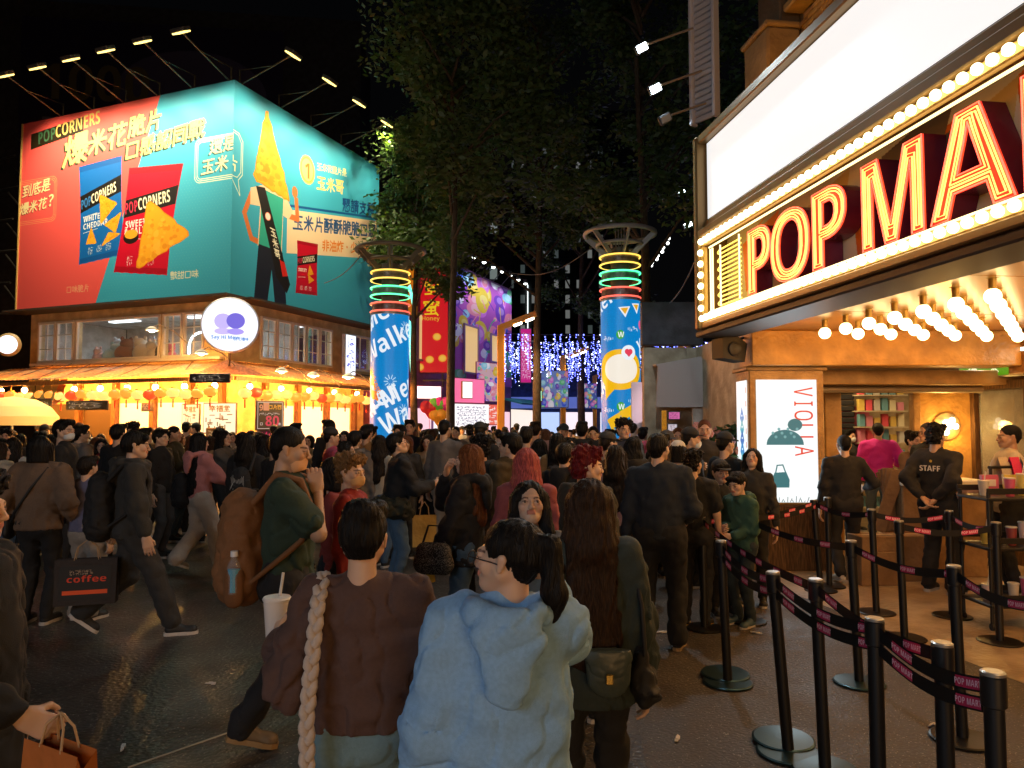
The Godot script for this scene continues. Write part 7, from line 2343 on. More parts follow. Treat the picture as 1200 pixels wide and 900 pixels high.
	for x in [-1.0, 1.0]:
		var sh: Vector3 = arm[x][0]; var el: Vector3 = arm[x][1]; var wr: Vector3 = arm[x][2]
		if short:
			pr.append(P(sh, 0.058 + ease * 0.5, sh.lerp(el, 0.72), 0.056 + ease, 1, 1, 0.05))
		else:
			pr.append(P(sh, 0.056 + ease * 0.6, el, 0.046 + ease * 0.85, 1, 1, 0.045))
			pr.append(P(el, 0.046 + ease * 0.85, el.lerp(wr, 0.80), 0.036 + ease * 0.7, 1, 1, 0.035))
			pr.append(P(el.lerp(wr, 0.86), 0.034 + ease * 0.3, el.lerp(wr, 0.9), 0.033 + ease * 0.25, 1, 1, 0.02))
	if c.get("hood", false):
		var hz := ease * 0.7
		var hd := [Vector3(-0.085, 1.435, -0.085), Vector3(-0.112, 1.46, -0.01), Vector3(-0.095, 1.465, 0.09 + hz), Vector3(0.0, 1.45, 0.14 + hz), Vector3(0.095, 1.465, 0.09 + hz), Vector3(0.112, 1.46, -0.01), Vector3(0.085, 1.435, -0.085)]
		for i in 6: pr.append(P(U * hd[i], 0.036, U * hd[i + 1], 0.036, 1, 1, 0.018))
		pr.append(P(U * Vector3(0, 1.42, 0.135 + hz), 0.075, U * Vector3(0, 1.27, 0.15 + hz), 0.05, 1.45, 0.55, 0.02))
	var up := U.basis * Vector3.DOWN
	out["top"] = soft(pr, fine, {"amp": c.get("fold", 0.013), "freq": 7.5, "seed": seed_, "quilt": c.get("quilt", 0.0), "drape": 0.0 if c.has("quilt") else 0.45 * c.get("fold", 0.013), "cuts": [[U * Vector3(0, hem, 0), up]]})
	# trousers
	var pe: float = c.get("loose", 0.008)
	pr = [P(Vector3(-0.055 * w, 0.945, 0), 0.112 * w + pe * 0.5, Vector3(0.055 * w, 0.945, 0), 0.112 * w + pe * 0.5, 1, 0.92, 0.05), P(Vector3(-0.06, 0.89, 0.03), 0.10 * w, Vector3(0.06, 0.89, 0.03), 0.10 * w, 1, 1, 0.05)]
	for x in [-1.0, 1.0]:
		pr.append(P(leg[x][0], 0.088 * w + pe, leg[x][1], 0.060 + pe, 1, 1, 0.04))
		pr.append(P(leg[x][1], 0.060 + pe, leg[x][2] + Vector3(0, 0.0, 0.004), 0.044 + pe * 1.5, 1, 1, 0.03))
	out["low"] = soft(pr, fine * 1.06, {"amp": 0.011, "freq": 8.0, "seed": seed_ + 7, "cuts": [[Vector3(0, 1.04, 0), Vector3.UP], [Vector3(0, 0.045, 0), Vector3.DOWN]]})
	return out

var queue := []
var done := []

func figure(root: Node3D, c: Dictionary) -> void:
	queue.append([root, c])

func _work(i: int) -> void:
	done[i] = figure_geo(queue[i][1])

# shapes of all queued figures are computed side by side, then hung into the scene in order
func flush_figures() -> void:
	done = []
	done.resize(queue.size())
	for i in queue.size(): _work(i)
	for i in queue.size(): dress(queue[i][0], queue[i][1], done[i])
	queue = []
	done = []

func dress(root: Node3D, c: Dictionary, q: Dictionary) -> void:
	var S: Transform3D = q.S
	var hx: Transform3D = q.hx
	var leg: Dictionary = q.leg
	mesh_node("body", to_mesh(q.body), skin_mat(c.get("tone", 0)), root)
	mesh_node(c.get("garment", "jacket"), _scaled_mesh(q.top, S), mat(c.get("top", Color(0.02, 0.02, 0.02)), 0.85, 0.0, "fabric"), root)
	mesh_node(c.get("lower", "trousers"), _scaled_mesh(q.low, S), mat(c.get("legs", Color(0.012, 0.012, 0.014)), 0.85, 0.0, "fabric"), root)
	# shoes
	for x in [-1.0, 1.0]:
		var a: Vector3 = leg[x][2]
		var pit: float = -0.9 * minf(1.0, leg[x][3] / 0.18) if leg[x][3] > 0.0 else 0.0
		var b := Basis(Vector3.UP, -0.12 * x) * Basis(Vector3.RIGHT, pit)
		var o := Transform3D(b, a - b * Vector3(0, 0.085, 0.03))
		if leg[x][3] <= 0.0: o.origin.y = 0.0
		var sh := mesh_node("shoe", proto.upper, mat(c.get("shoe", Color(0.015, 0.015, 0.015)), 0.6), root, S * o)
		mesh_node("sole", proto.sole, mat(c.get("sole", Color(0.45, 0.42, 0.38)), 0.7), sh)
	# hair and headwear
	var style: String = c.get("hair", "short")
	if style != "none":
		mesh_node("hair", proto["hair_" + style], mat(HAIR[c.get("hc", "black")], 0.5, 0.0, "hair"), root, S * hx)
	if c.get("mask", false) or c.has("chin_mask"):
		var mo := Transform3D(Basis(Vector3.RIGHT, 0.35), Vector3(0, -0.035, -0.022)) if c.has("chin_mask") else Transform3D()
		mesh_node("face_mask", proto.mask, mat(c.get("mask_col", Color(0.62, 0.66, 0.68)), 0.8), root, S * hx * mo)
	if c.has("cap"):
		var crown := mesh_node("cap", proto.cap_crown, mat(c.cap, 0.8, 0.0, "fabric"), root, S * hx)
		mesh_node("brim", proto.cap_brim, mat(c.cap, 0.8, 0.0, "fabric"), crown)
	if c.get("glasses", false): mesh_node("glasses", proto.glasses, mat(Color(0.02, 0.018, 0.016), 0.3), root, S * hx)

func _scaled_mesh(g: Dictionary, S: Transform3D) -> ArrayMesh:
	g.v = S * (g.v as PackedVector3Array)
	return to_mesh(g)

# px, py: where the feet stand in the photograph; face: 0 away from the camera, 90 to the right, 180 towards it
func person(px: float, depth: float, face: float, label: String, c: Dictionary, group := "people in the street") -> Node3D:
	var x := at(px, 497, depth).x
	var t := thing("person", label, "person", Vector3(x, c.get("floor", 0.0), -depth), deg_to_rad(-face), group)
	if not c.has("cell"): c["cell"] = 0.0115 if depth < 4.3 else (0.0135 if depth < 5.6 else (0.0175 if depth < 7.5 else 0.0215))
	figure(t, c)
	return t

# ------------------------------------------------------------------ who is in the street
var who := {}

func build_people() -> void:
	make_protos()
	var K := Color(0.010, 0.010, 0.011)
	# --- nearest
	who.edge = person(-25, 2.3, 78, "person in a long black coat carrying an orange paper bag", {"h": 1.60, "top": Color(0.006, 0.006, 0.006), "hem": 0.62, "ease": 0.04, "flare": 0.03, "hair": "tousled", "rh": Vector3(0.20, 0.99, -0.22), "rg": "grip", "garment": "coat", "seed": 3, "lod": "head"})
	who.green = person(340, 4.0, 82, "man in a dark green T-shirt with a tan backpack, hand raised to his chin", {"h": 1.735, "w": 1.08, "top": Color(0.022, 0.045, 0.028), "hem": 0.88, "short": true, "ease": 0.025, "hair": "crop", "chin_mask": true, "mask_col": Color(0.62, 0.33, 0.16), "rh": Vector3(0.035, 1.37, -0.155), "rp": Vector3(0.7, -1, -0.2), "rg": "point", "rt": Vector3(0, 0.3, 1), "rd": Vector3(-0.3, 0.9, 0.2), "step": 0.52, "lift": 0.05, "loose": 0.02, "shoe": Color(0.16, 0.11, 0.06), "sole": Color(0.3, 0.18, 0.07), "tone": 1, "hp": 6, "garment": "shirt", "seed": 5, "cell": 0.0115, "lod": "head_hi"})
	who.brown = person(428, 2.33, -6, "woman in a brown knit sweater and pale jeans, seen from behind", {"h": 1.50, "w": 0.98, "fem": true, "top": Color(0.085, 0.046, 0.038), "hem": 0.96, "ease": 0.045, "fold": 0.016, "legs": Color(0.14, 0.24, 0.28), "loose": 0.022, "hair": "updo", "hy": 6, "lh": Vector3(-0.315, 1.215, -0.15), "lp": Vector3(-0.15, -1, 0.5), "lg": "grip", "garment": "sweater", "seed": 9, "cell": 0.0105, "lod": "head_hi"})
	who.blue = person(592, 2.0, -4, "woman in a pale blue hoodie with a ponytail, looking to her left", {"h": 1.50, "w": 0.98, "fem": true, "top": Color(0.24, 0.44, 0.70), "hem": 0.66, "ease": 0.055, "fold": 0.013, "hood": true, "legs": Color(0.03, 0.03, 0.035), "hair": "pony", "hy": -62, "hp": -4, "rh": Vector3(0.13, 1.50, -0.16), "rp": Vector3(0.35, -1, -0.5), "rg": "grip", "rd": Vector3(-0.4, 0.75, -0.2), "rt": Vector3(-0.3, 0.3, 1), "glasses": true, "garment": "hoodie", "seed": 12, "cell": 0.0105, "lod": "head_hi"})
	who.dark = person(690, 2.9, 2, "woman with very long dark brown hair and a dark green jacket, seen from behind", {"h": 1.535, "w": 0.96, "fem": true, "top": Color(0.022, 0.034, 0.030), "hem": 0.78, "ease": 0.035, "flare": 0.02, "hair": "longer", "hc": "brown", "legs": K, "lh": Vector3(-0.2, 0.95, -0.16), "seed": 15, "cell": 0.0115})
	who.girl = person(622, 3.3, 168, "girl with long black hair facing the camera, looking down at her phone", {"h": 1.50, "fem": true, "w": 0.92, "top": Color(0.20, 0.19, 0.18), "hair": "long", "hp": -16, "hy": 8, "rh": Vector3(0.1, 1.2, -0.26), "lh": Vector3(-0.06, 1.2, -0.26), "rg": "grip", "seed": 18, "lod": "head_hi"})
	who.copper = person(547, 5.4, -76, "woman with long copper hair in a black hoodie and blue jeans, hand at her mouth", {"h": 1.60, "fem": true, "w": 0.98, "top": K, "hood": true, "ease": 0.035, "hem": 0.80, "legs": Color(0.07, 0.13, 0.20), "hair": "long", "hc": "copper", "rh": Vector3(0.06, 1.47, -0.19), "rp": Vector3(0.6, -1, 0), "rg": "point", "lh": Vector3(-0.22, 0.88, -0.16), "lg": "grip", "step": 0.18, "shoe": Color(0.3, 0.26, 0.2), "garment": "hoodie", "seed": 21, "lod": "head_hi"})
	who.blond = person(414, 4.75, 96, "woman with short blond hair, face mask and red top beside the man in green", {"h": 1.55, "fem": true, "top": Color(0.26, 0.018, 0.014), "hair": "tousled", "hc": "blond", "mask": true, "mask_col": Color(0.60, 0.36, 0.16), "hy": 18, "seed": 24, "garment": "shirt"})
	person(397, 5.1, 92, "masked woman with dark hair half hidden behind the man in green", {"h": 1.52, "fem": true, "top": Color(0.25, 0.03, 0.02), "hair": "bob", "hc": "dark", "mask": true, "mask_col": Color(0.6, 0.34, 0.16), "seed": 26})
	who.navy = person(772, 5.9, 16, "broad man in a navy sweater and black trousers, seen from behind", {"h": 1.675, "w": 1.14, "belly": 0.015, "top": Color(0.009, 0.014, 0.022), "hem": 0.87, "ease": 0.025, "legs": K, "loose": 0.022, "hair": "short", "hy": 24, "rh": Vector3(0.2, 1.0, -0.2), "gap": 0.13, "shoe": Color(0.02, 0.02, 0.02), "sole": Color(0.35, 0.25, 0.14), "garment": "sweater", "seed": 30})
	who.pink = person(617, 5.3, 4, "woman with long salmon-pink hair, seen from behind", {"h": 1.575, "fem": true, "w": 0.95, "top": Color(0.30, 0.07, 0.07), "hair": "longer", "hc": "pink", "seed": 33})
	who.redhair = person(690, 4.55, 62, "person with red-tipped hair and a dark olive jacket in profile", {"h": 1.60, "w": 1.0, "top": Color(0.028, 0.026, 0.016), "ease": 0.045, "hood": true, "hair": "tousled", "hc": "red", "hy": 14, "seed": 36, "lod": "head_hi"})
	who.puffer = person(596, 6.5, -62, "man in an olive quilted puffer jacket turned to the left", {"h": 1.675, "w": 1.06, "top": Color(0.055, 0.038, 0.014), "ease": 0.05, "quilt": 0.010, "hood": true, "hair": "short", "garment": "puffer_jacket", "seed": 39})
	person(563, 6.7, -20, "person in a black quilted jacket with the hood at the neck, seen from behind", {"h": 1.64, "w": 1.06, "top": Color(0.014, 0.014, 0.011), "ease": 0.05, "quilt": 0.010, "hood": true, "hair": "tousled", "garment": "puffer_jacket", "seed": 41})
	who.phone = person(463, 7.6, 72, "man in a black jacket and jeans bent over his phone", {"h": 1.67, "w": 1.08, "lean": 8, "top": K, "hem": 0.9, "ease": 0.035, "legs": Color(0.08, 0.14, 0.21), "hair": "short", "hp": -22, "glasses": true, "rh": Vector3(0.10, 1.17, -0.40), "lh": Vector3(-0.04, 1.15, -0.42), "rg": "point", "lg": "grip", "rt": Vector3(0, 1, 0), "tone": 0, "seed": 44})
	# --- left side
	who.taupe = person(50, 6.6, -4, "woman in a taupe blouse with a thin black shoulder strap, seen from behind", {"h": 1.645, "fem": true, "w": 1.06, "top": Color(0.155, 0.098, 0.062), "hem": 0.86, "ease": 0.045, "fold": 0.016, "legs": K, "hair": "bob", "garment": "blouse", "lh": Vector3(-0.28, 0.98, -0.12), "rh": Vector3(0.27, 0.95, -0.06), "seed": 47})
	who.violet = person(106, 6.75, 14, "short person in a violet-blue sweater and pale trousers beside the walking man", {"h": 1.46, "w": 1.02, "top": Color(0.13, 0.13, 0.22), "hem": 0.93, "ease": 0.045, "legs": Color(0.30, 0.26, 0.22), "loose": 0.025, "hair": "short", "hc": "dark", "lh": Vector3(-0.28, 1.02, -0.08), "seed": 50, "garment": "sweater"})
	who.walker = person(157, 6.2, 66, "young man in a charcoal hoodie walking to the right with a black backpack", {"h": 1.69, "w": 1.05, "top": Color(0.030, 0.029, 0.026), "hem": 0.83, "ease": 0.04, "hood": true, "legs": Color(0.034, 0.033, 0.032), "loose": 0.025, "step": 0.74, "lift": 0.14, "lean": 3, "hair": "kid", "shoe": Color(0.02, 0.02, 0.02), "sole": Color(0.6, 0.55, 0.5), "rh": Vector3(0.25, 0.86, -0.12), "lh": Vector3(-0.24, 0.88, 0.14), "lg": "grip", "seed": 53, "lod": "head_hi", "garment": "hoodie"})
	who.pinkhood = person(236, 9.0, 42, "young woman in a pink hoodie and wide white trousers walking with long black hair", {"h": 1.64, "fem": true, "w": 0.96, "top": Color(0.60, 0.22, 0.20), "hem": 0.9, "ease": 0.04, "legs": Color(0.56, 0.47, 0.38), "loose": 0.036, "step": 0.52, "lift": 0.08, "hair": "longer", "hood": true, "rh": Vector3(0.16, 1.06, -0.38), "shoe": Color(0.25, 0.2, 0.14), "seed": 56, "garment": "hoodie"})
	who.patterned = person(290, 8.7, 6, "woman all in black with long black hair and a small patterned backpack", {"h": 1.64, "fem": true, "top": K, "legs": K, "hair": "long", "lh": Vector3(-0.2, 0.82, 0.0), "seed": 59})
	person(325, 8.2, 38, "man all in black with short hair next to the patterned backpack", {"h": 1.62, "w": 1.06, "top": K, "legs": K, "hair": "short", "tone": 1, "seed": 61, "garment": "shirt"})
	who.photo = person(264, 10.6, 100, "woman in a grey hoodie raising a phone to take a picture", {"h": 1.66, "fem": true, "top": Color(0.13, 0.105, 0.08), "legs": K, "hair": "long", "rh": Vector3(0.1, 1.42, -0.36), "lh": Vector3(-0.12, 1.36, -0.38), "rg": "point", "lg": "point", "sole": Color(0.6, 0.55, 0.5), "seed": 64, "garment": "hoodie"})
	who.masked = person(77, 8.3, 74, "tall man in a black shirt with a white face mask by the lantern shop", {"h": 1.80, "w": 1.05, "top": K, "hair": "short", "mask": true, "seed": 67, "garment": "shirt", "hy": 20})
	# --- right side
	who.kid = person(868, 6.55, -122, "smiling boy in a green hoodie leaning on the queue barrier", {"h": 1.31, "head": 1.12, "w": 1.0, "top": Color(0.030, 0.085, 0.055), "hood": true, "ease": 0.035, "legs": Color(0.018, 0.03, 0.035), "hair": "kid", "hy": -8, "hp": 8, "rh": Vector3(0.05, 1.12, -0.24), "lh": Vector3(-0.06, 1.04, -0.25), "rg": "point", "shoe": Color(0.05, 0.09, 0.11), "seed": 70, "lod": "head_hi", "lean": 6, "garment": "hoodie"})
	who.kid2 = person(844, 6.9, 172, "boy in a dark T-shirt and black cap beside the boy in green", {"h": 1.385, "head": 1.1, "top": Color(0.016, 0.019, 0.026), "hair": "kid", "cap": Color(0.014, 0.016, 0.02), "seed": 73, "short": true, "lod": "head_hi", "garment": "shirt"})
	person(880, 7.3, 205, "woman with long dark hair standing behind the two boys", {"h": 1.52, "fem": true, "top": Color(0.03, 0.026, 0.026), "hair": "long", "hp": -20, "seed": 75})
	who.boy3 = person(812, 6.5, 24, "boy in a black top with thick black hair, seen from behind", {"h": 1.51, "top": K, "legs": K, "hair": "tousled", "short": true, "hy": 20, "seed": 78, "garment": "shirt", "sole": Color(0.4, 0.22, 0.05)})
	person(811, 8.1, 88, "man in a black jacket with a black cap and white mask by the booth", {"h": 1.70, "top": K, "hair": "crop", "cap": K, "mask": true, "seed": 80, "collar": 0.02})
	person(851, 7.7, 62, "man in black with a dark bucket cap beside the pillar's side screen", {"h": 1.655, "w": 1.06, "top": Color(0.012, 0.014, 0.016), "hair": "crop", "cap": Color(0.012, 0.013, 0.015), "seed": 82})
	person(782, 8.7, 170, "older man with a dark cap and glasses facing the camera by the booth", {"h": 1.66, "top": Color(0.06, 0.045, 0.03), "hair": "crop", "hc": "grey", "cap": Color(0.05, 0.04, 0.035), "glasses": true, "tone": 1, "seed": 84})
	person(795, 8.0, 30, "person in a cream jacket and white cap behind the broad man", {"h": 1.56, "top": Color(0.42, 0.36, 0.29), "hair": "bob", "cap": Color(0.6, 0.55, 0.48), "seed": 86})
	who.shopper = person(988, 8.35, 8, "man in a black sweater walking into the shop in white sneakers", {"h": 1.62, "w": 1.1, "top": K, "hem": 0.9, "legs": K, "loose": 0.015, "hair": "crop", "step": 0.42, "lift": 0.05, "gap": 0.12, "rh": Vector3(0.3, 1.08, -0.22), "shoe": Color(0.5, 0.45, 0.38), "floor": 0.008, "seed": 88, "garment": "sweater"})
	who.staff = person(1097, 7.75, 58, "shop attendant in black with white lettering on the back, hands clasped behind", {"h": 1.73, "w": 1.06, "top": K, "hem": 0.86, "ease": 0.03, "legs": K, "loose": 0.018, "hair": "tousled", "glasses": true, "rh": Vector3(0.07, 0.97, 0.19), "lh": Vector3(-0.06, 0.99, 0.20), "rp": Vector3(1, -0.2, 0.6), "lp": Vector3(-1, -0.2, 0.6), "floor": 0.008, "gap": 0.12, "seed": 91, "garment": "shirt", "tone": 1})
	who.tee = person(1180, 7.4, -74, "man in a cream T-shirt standing behind the drinks cart", {"h": 1.735, "w": 1.12, "belly": 0.02, "top": Color(0.52, 0.44, 0.31), "short": true, "hair": "crop", "rh": Vector3(0.1, 1.05, -0.32), "lh": Vector3(-0.12, 1.08, -0.3), "tone": 2, "floor": 0.008, "seed": 94, "garment": "shirt", "lod": "head_hi"})
	who.magenta = person(1028, 11.2, 14, "person in a bright magenta jacket and jeans inside the shop", {"h": 1.76, "w": 1.05, "top": Color(0.62, 0.02, 0.34), "legs": Color(0.09, 0.14, 0.2), "hair": "crop", "ease": 0.04, "floor": 0.008, "rh": Vector3(0.3, 1.12, -0.2), "seed": 96})
	person(996, 12.2, 150, "masked person in a dark jacket at the back of the shop", {"h": 1.66, "top": Color(0.02, 0.02, 0.02), "hair": "short", "mask": true, "floor": 0.008, "seed": 97})
	person(1085, 9.15, -98, "older man with glasses in black behind the attendant", {"h": 1.76, "w": 1.08, "top": K, "hair": "crop", "hc": "grey", "glasses": true, "tone": 1, "floor": 0.008, "seed": 98})
	person(1071, 9.5, 160, "woman with dark hair tied back behind the counter", {"h": 1.64, "fem": true, "top": Color(0.2, 0.12, 0.07), "hair": "updo", "hc": "dark", "floor": 0.008, "seed": 99})
	for k in ["man", "walker", "crop", "hooded", "capped", "masked", "long", "longer", "bob", "pony"]:
		var t := thing("person", "", "person", Vector3.ZERO, 0.0, "people in the crowd")
		figure(t, crowd_kind(k))
		kinds[k] = t
	flush_figures()
	build_crowd()

# ------------------------------------------------------------------ the crowd: a dozen figures, copied and re-dressed
const TOPS := [["black", Color(0.011, 0.011, 0.012)], ["charcoal", Color(0.035, 0.034, 0.033)], ["navy", Color(0.012, 0.018, 0.04)], ["cream", Color(0.48, 0.41, 0.31)], ["camel", Color(0.33, 0.17, 0.055)], ["grey", Color(0.16, 0.14, 0.125)], ["olive", Color(0.06, 0.055, 0.025)], ["white", Color(0.58, 0.54, 0.48)], ["brown", Color(0.09, 0.05, 0.03)], ["pink", Color(0.60, 0.09, 0.14)], ["red", Color(0.30, 0.02, 0.02)], ["mauve", Color(0.34, 0.21, 0.21)], ["blue", Color(0.06, 0.11, 0.22)], ["tan", Color(0.38, 0.26, 0.15)]]
const LEGS := [["black", Color(0.010, 0.010, 0.012)], ["blue", Color(0.06, 0.11, 0.18)], ["grey", Color(0.06, 0.06, 0.06)], ["beige", Color(0.32, 0.26, 0.19)]]
var kinds := {}
var used := {}
var labels := {}

func crowd_kind(k: String) -> Dictionary:
	var base := {"cell": 0.021, "lod": "head_far"}
	var d: Dictionary = {
		"man": {"h": 1.70, "w": 1.05, "hair": "short"},
		"walker": {"h": 1.72, "w": 1.05, "hair": "tousled", "step": 0.5, "lift": 0.06},
		"crop": {"h": 1.72, "w": 1.08, "hair": "crop", "rh": Vector3(0.1, 1.18, -0.34), "rg": "grip"},
		"hooded": {"h": 1.70, "w": 1.06, "hair": "short", "hood": true, "ease": 0.04},
		"capped": {"h": 1.71, "w": 1.05, "hair": "crop", "cap": Color(0.02, 0.02, 0.02)},
		"masked": {"h": 1.68, "w": 1.02, "hair": "short", "mask": true},
		"long": {"h": 1.61, "fem": true, "w": 0.95, "hair": "long"},
		"longer": {"h": 1.62, "fem": true, "w": 0.95, "hair": "longer", "hood": true},
		"bob": {"h": 1.60, "fem": true, "w": 0.96, "hair": "bob", "rh": Vector3(0.1, 1.2, -0.3)},
		"pony": {"h": 1.61, "fem": true, "w": 0.95, "hair": "pony"},
	}[k]
	base.merge(d, true)
	return base

func crowd(px: float, depth: float, face: float, kind: String, top: int, leg: int, scale := 1.0, hc := "black", where := "") -> void:
	var x := at(px, 497, depth).x
	var fits := {"man": "short hair", "walker": "tousled hair mid-stride", "crop": "a phone in hand", "hooded": "a neck hood", "capped": "a dark cap", "masked": "a face mask", "long": "long hair", "longer": "waist-long hair", "bob": "a bob", "pony": "a ponytail"}
	var f := wrapf(face, -180, 180)
	var turn: String = "seen from behind" if absf(f) < 50 else ("facing the camera" if absf(f) > 130 else ("turned right" if f > 0 else "turned left"))
	if where == "":
		if px < 120: where = "before the stall umbrella"
		elif px < 260: where = "before the front lanterns"
		elif px < 430: where = "before the side lanterns"
		elif px < 500: where = "by the orange-lettered pillar"
		elif px < 560: where = "near the red banner"
		elif px < 640: where = "near the orange lamp post"
		elif px < 700: where = "under the blue lights"
		else: where = "near the speech-bubble pillar"
	var label := "person in %s with %s%s, %s %s" % [TOPS[top][0], "" if hc == "black" else hc + " ", fits[kind] if hc == "black" or not "hair" in fits[kind] else fits[kind], turn, where]
	if hc != "black": label = "%s-haired person in %s with %s, %s %s" % [hc, TOPS[top][0], fits[kind].replace(" hair", "") if kind == "walker" else fits[kind], turn, where]
	if labels.has(label) and label.count(" ") < 13: label += ", %s trousers" % LEGS[leg][0]
	labels[label] = true
	var t: Node3D
	if not used.has(kind):
		used[kind] = true
		t = kinds[kind]
	else:
		t = kinds[kind].duplicate()
		t.name = numbered("person")
		add_child(t)
	tag(t, label, "person", "people in the crowd")
	t.position = Vector3(x, 0, -depth)
	t.rotation.y = deg_to_rad(-face)
	t.scale = Vector3.ONE * scale
	for ch in t.get_children():
		if ch.name == "jacket": ch.material_override = mat(TOPS[top][1], 0.85, 0.0, "fabric")
		elif ch.name == "trousers": ch.material_override = mat(LEGS[leg][1], 0.85, 0.0, "fabric")
		elif ch.name == "hair": ch.material_override = mat(HAIR[hc], 0.42, 0.0, "hair")

func build_crowd() -> void:
	# those the photograph shows clearly
	for c in [
		[18, 9.4, 2, "long", 7, 0, 0.98, "black"], [96, 9.6, 40, "hooded", 5, 1, 1.02, "black"], [140, 9.5, 8, "man", 0, 0, 1.03, "black"], [172, 10.5, 60, "man", 0, 0, 1.0, "black"],
		[206, 11.2, 84, "crop", 6, 1, 1.0, "black"], [212, 12.5, 70, "bob", 7, 0, 1.0, "copper"], [226, 12.0, 0, "long", 4, 0, 0.97, "copper"], [313, 9.6, 30, "long", 1, 0, 1.0, "black"],
		[390, 9.6, 62, "capped", 9, 0, 0.99, "black"], [417, 9.2, 14, "hooded", 5, 0, 0.98, "black"], [430, 10.5, 20, "man", 4, 0, 1.02, "black"], [384, 12.0, -60, "man", 0, 0, 1.07, "black"],
		[348, 12.5, 60, "man", 1, 0, 1.04, "black"], [447, 9.2, 30, "long", 3, 1, 1.0, "dark"], [480, 12.0, 178, "man", 2, 0, 1.07, "black"], [501, 10.4, 190, "bob", 3, 0, 1.0, "dark"],
		[522, 9.8, 24, "crop", 5, 3, 1.05, "black"], [534, 11.2, 40, "bob", 6, 0, 0.96, "dark"], [563, 9.6, 12, "capped", 0, 0, 1.03, "black"], [617, 9.0, 8, "man", 2, 0, 1.01, "black"],
		[627, 11.0, 4, "man", 11, 0, 1.05, "dark"], [632, 8.8, 0, "longer", 7, 0, 0.97, "black"], [654, 8.6, 12, "long", 4, 0, 1.02, "black"], [663, 6.6, 30, "hooded", 0, 0, 0.93, "black"],
		[667, 9.4, 150, "long", 1, 0, 0.98, "black"], [682, 10.2, 10, "hooded", 0, 0, 1.05, "black"], [695, 10.4, 188, "crop", 0, 0, 1.0, "black"], [722, 6.6, 20, "long", 11, 0, 0.97, "dark"],
		[714, 7.6, 60, "capped", 8, 0, 0.97, "dark"], [742, 7.4, 0, "longer", 0, 0, 1.0, "black"], [505, 12.5, 60, "man", 10, 0, 0.98, "black"], [577, 10.0, 110, "long", 3, 0, 0.96, "dark"],
		[40, 9.9, -30, "pony", 4, 0, 0.97, "dark"], [62, 10.5, 10, "bob", 1, 0, 1.0, "black"], [4, 8.6, 40, "longer", 3, 1, 0.95, "brown"], [120, 10.8, 160, "bob", 10, 0, 0.96, "dark"],
		[190, 9.9, 95, "man", 0, 2, 0.99, "black"], [408, 8.9, 90, "long", 0, 0, 0.96, "black"], [355, 9.0, 75, "bob", 0, 0, 0.97, "black"]]:
		crowd(c[0], c[1], c[2], c[3], c[4], c[5], c[6], c[7])
	var g := RandomNumberGenerator.new()
	g.seed = 2024
	var names := ["man", "walker", "crop", "hooded", "capped", "masked", "long", "longer", "bob", "pony", "long", "man", "bob"]
	var spots := []
	for ch in get_children():
		if ch.name.begins_with("person"): spots.append(Vector2(ch.position.x, ch.position.z))
	var n := 0
	var tries := 0
	while n < 120 and tries < 4000:
		tries += 1
		var px := g.randf_range(-10, 838)
		var lo := 11.0 if px < 440 else (9.2 if px < 700 else 8.6)
		var hi := 17.0 if px < 420 else (15.6 if px < 490 else (30.0 if px < 700 else (14.5 if px < 760 else 12.4)))
		var d := lerpf(lo, hi, pow(g.randf(), 0.8))
		if px < 300: hi = 16.6
		if d > hi: continue
		var p := Vector2(at(px, 497, d).x, -d)
		var ok := true
		for s in spots:
			if s.distance_to(p) < 0.52:
				ok = false
				break
		if p.distance_to(Vector2(-1.55, -18.5)) < 0.5 or p.distance_to(Vector2(2.36, -16.0)) < 0.9 or p.distance_to(Vector2(-2.76, -16.6)) < 0.9: ok = false
		if not ok: continue
		spots.append(p)
		n += 1
		var top: int = [0, 0, 0, 1, 5, 2, 3, 4, 5, 6, 7, 8, 3, 2, 11, 13, 7, 9, 13, 12][g.randi() % 20]
		var hc: String = ["black", "black", "black", "dark", "dark", "brown", "copper"][g.randi() % 7]
		crowd(px, d, [0, 10, -15, 25, 180, 165, 200, 80, -80, 0, -40, 40][g.randi() % 12] + g.randf_range(-12, 12), names[g.randi() % names.size()], top, g.randi() % 4, g.randf_range(0.94, 1.05), hc)

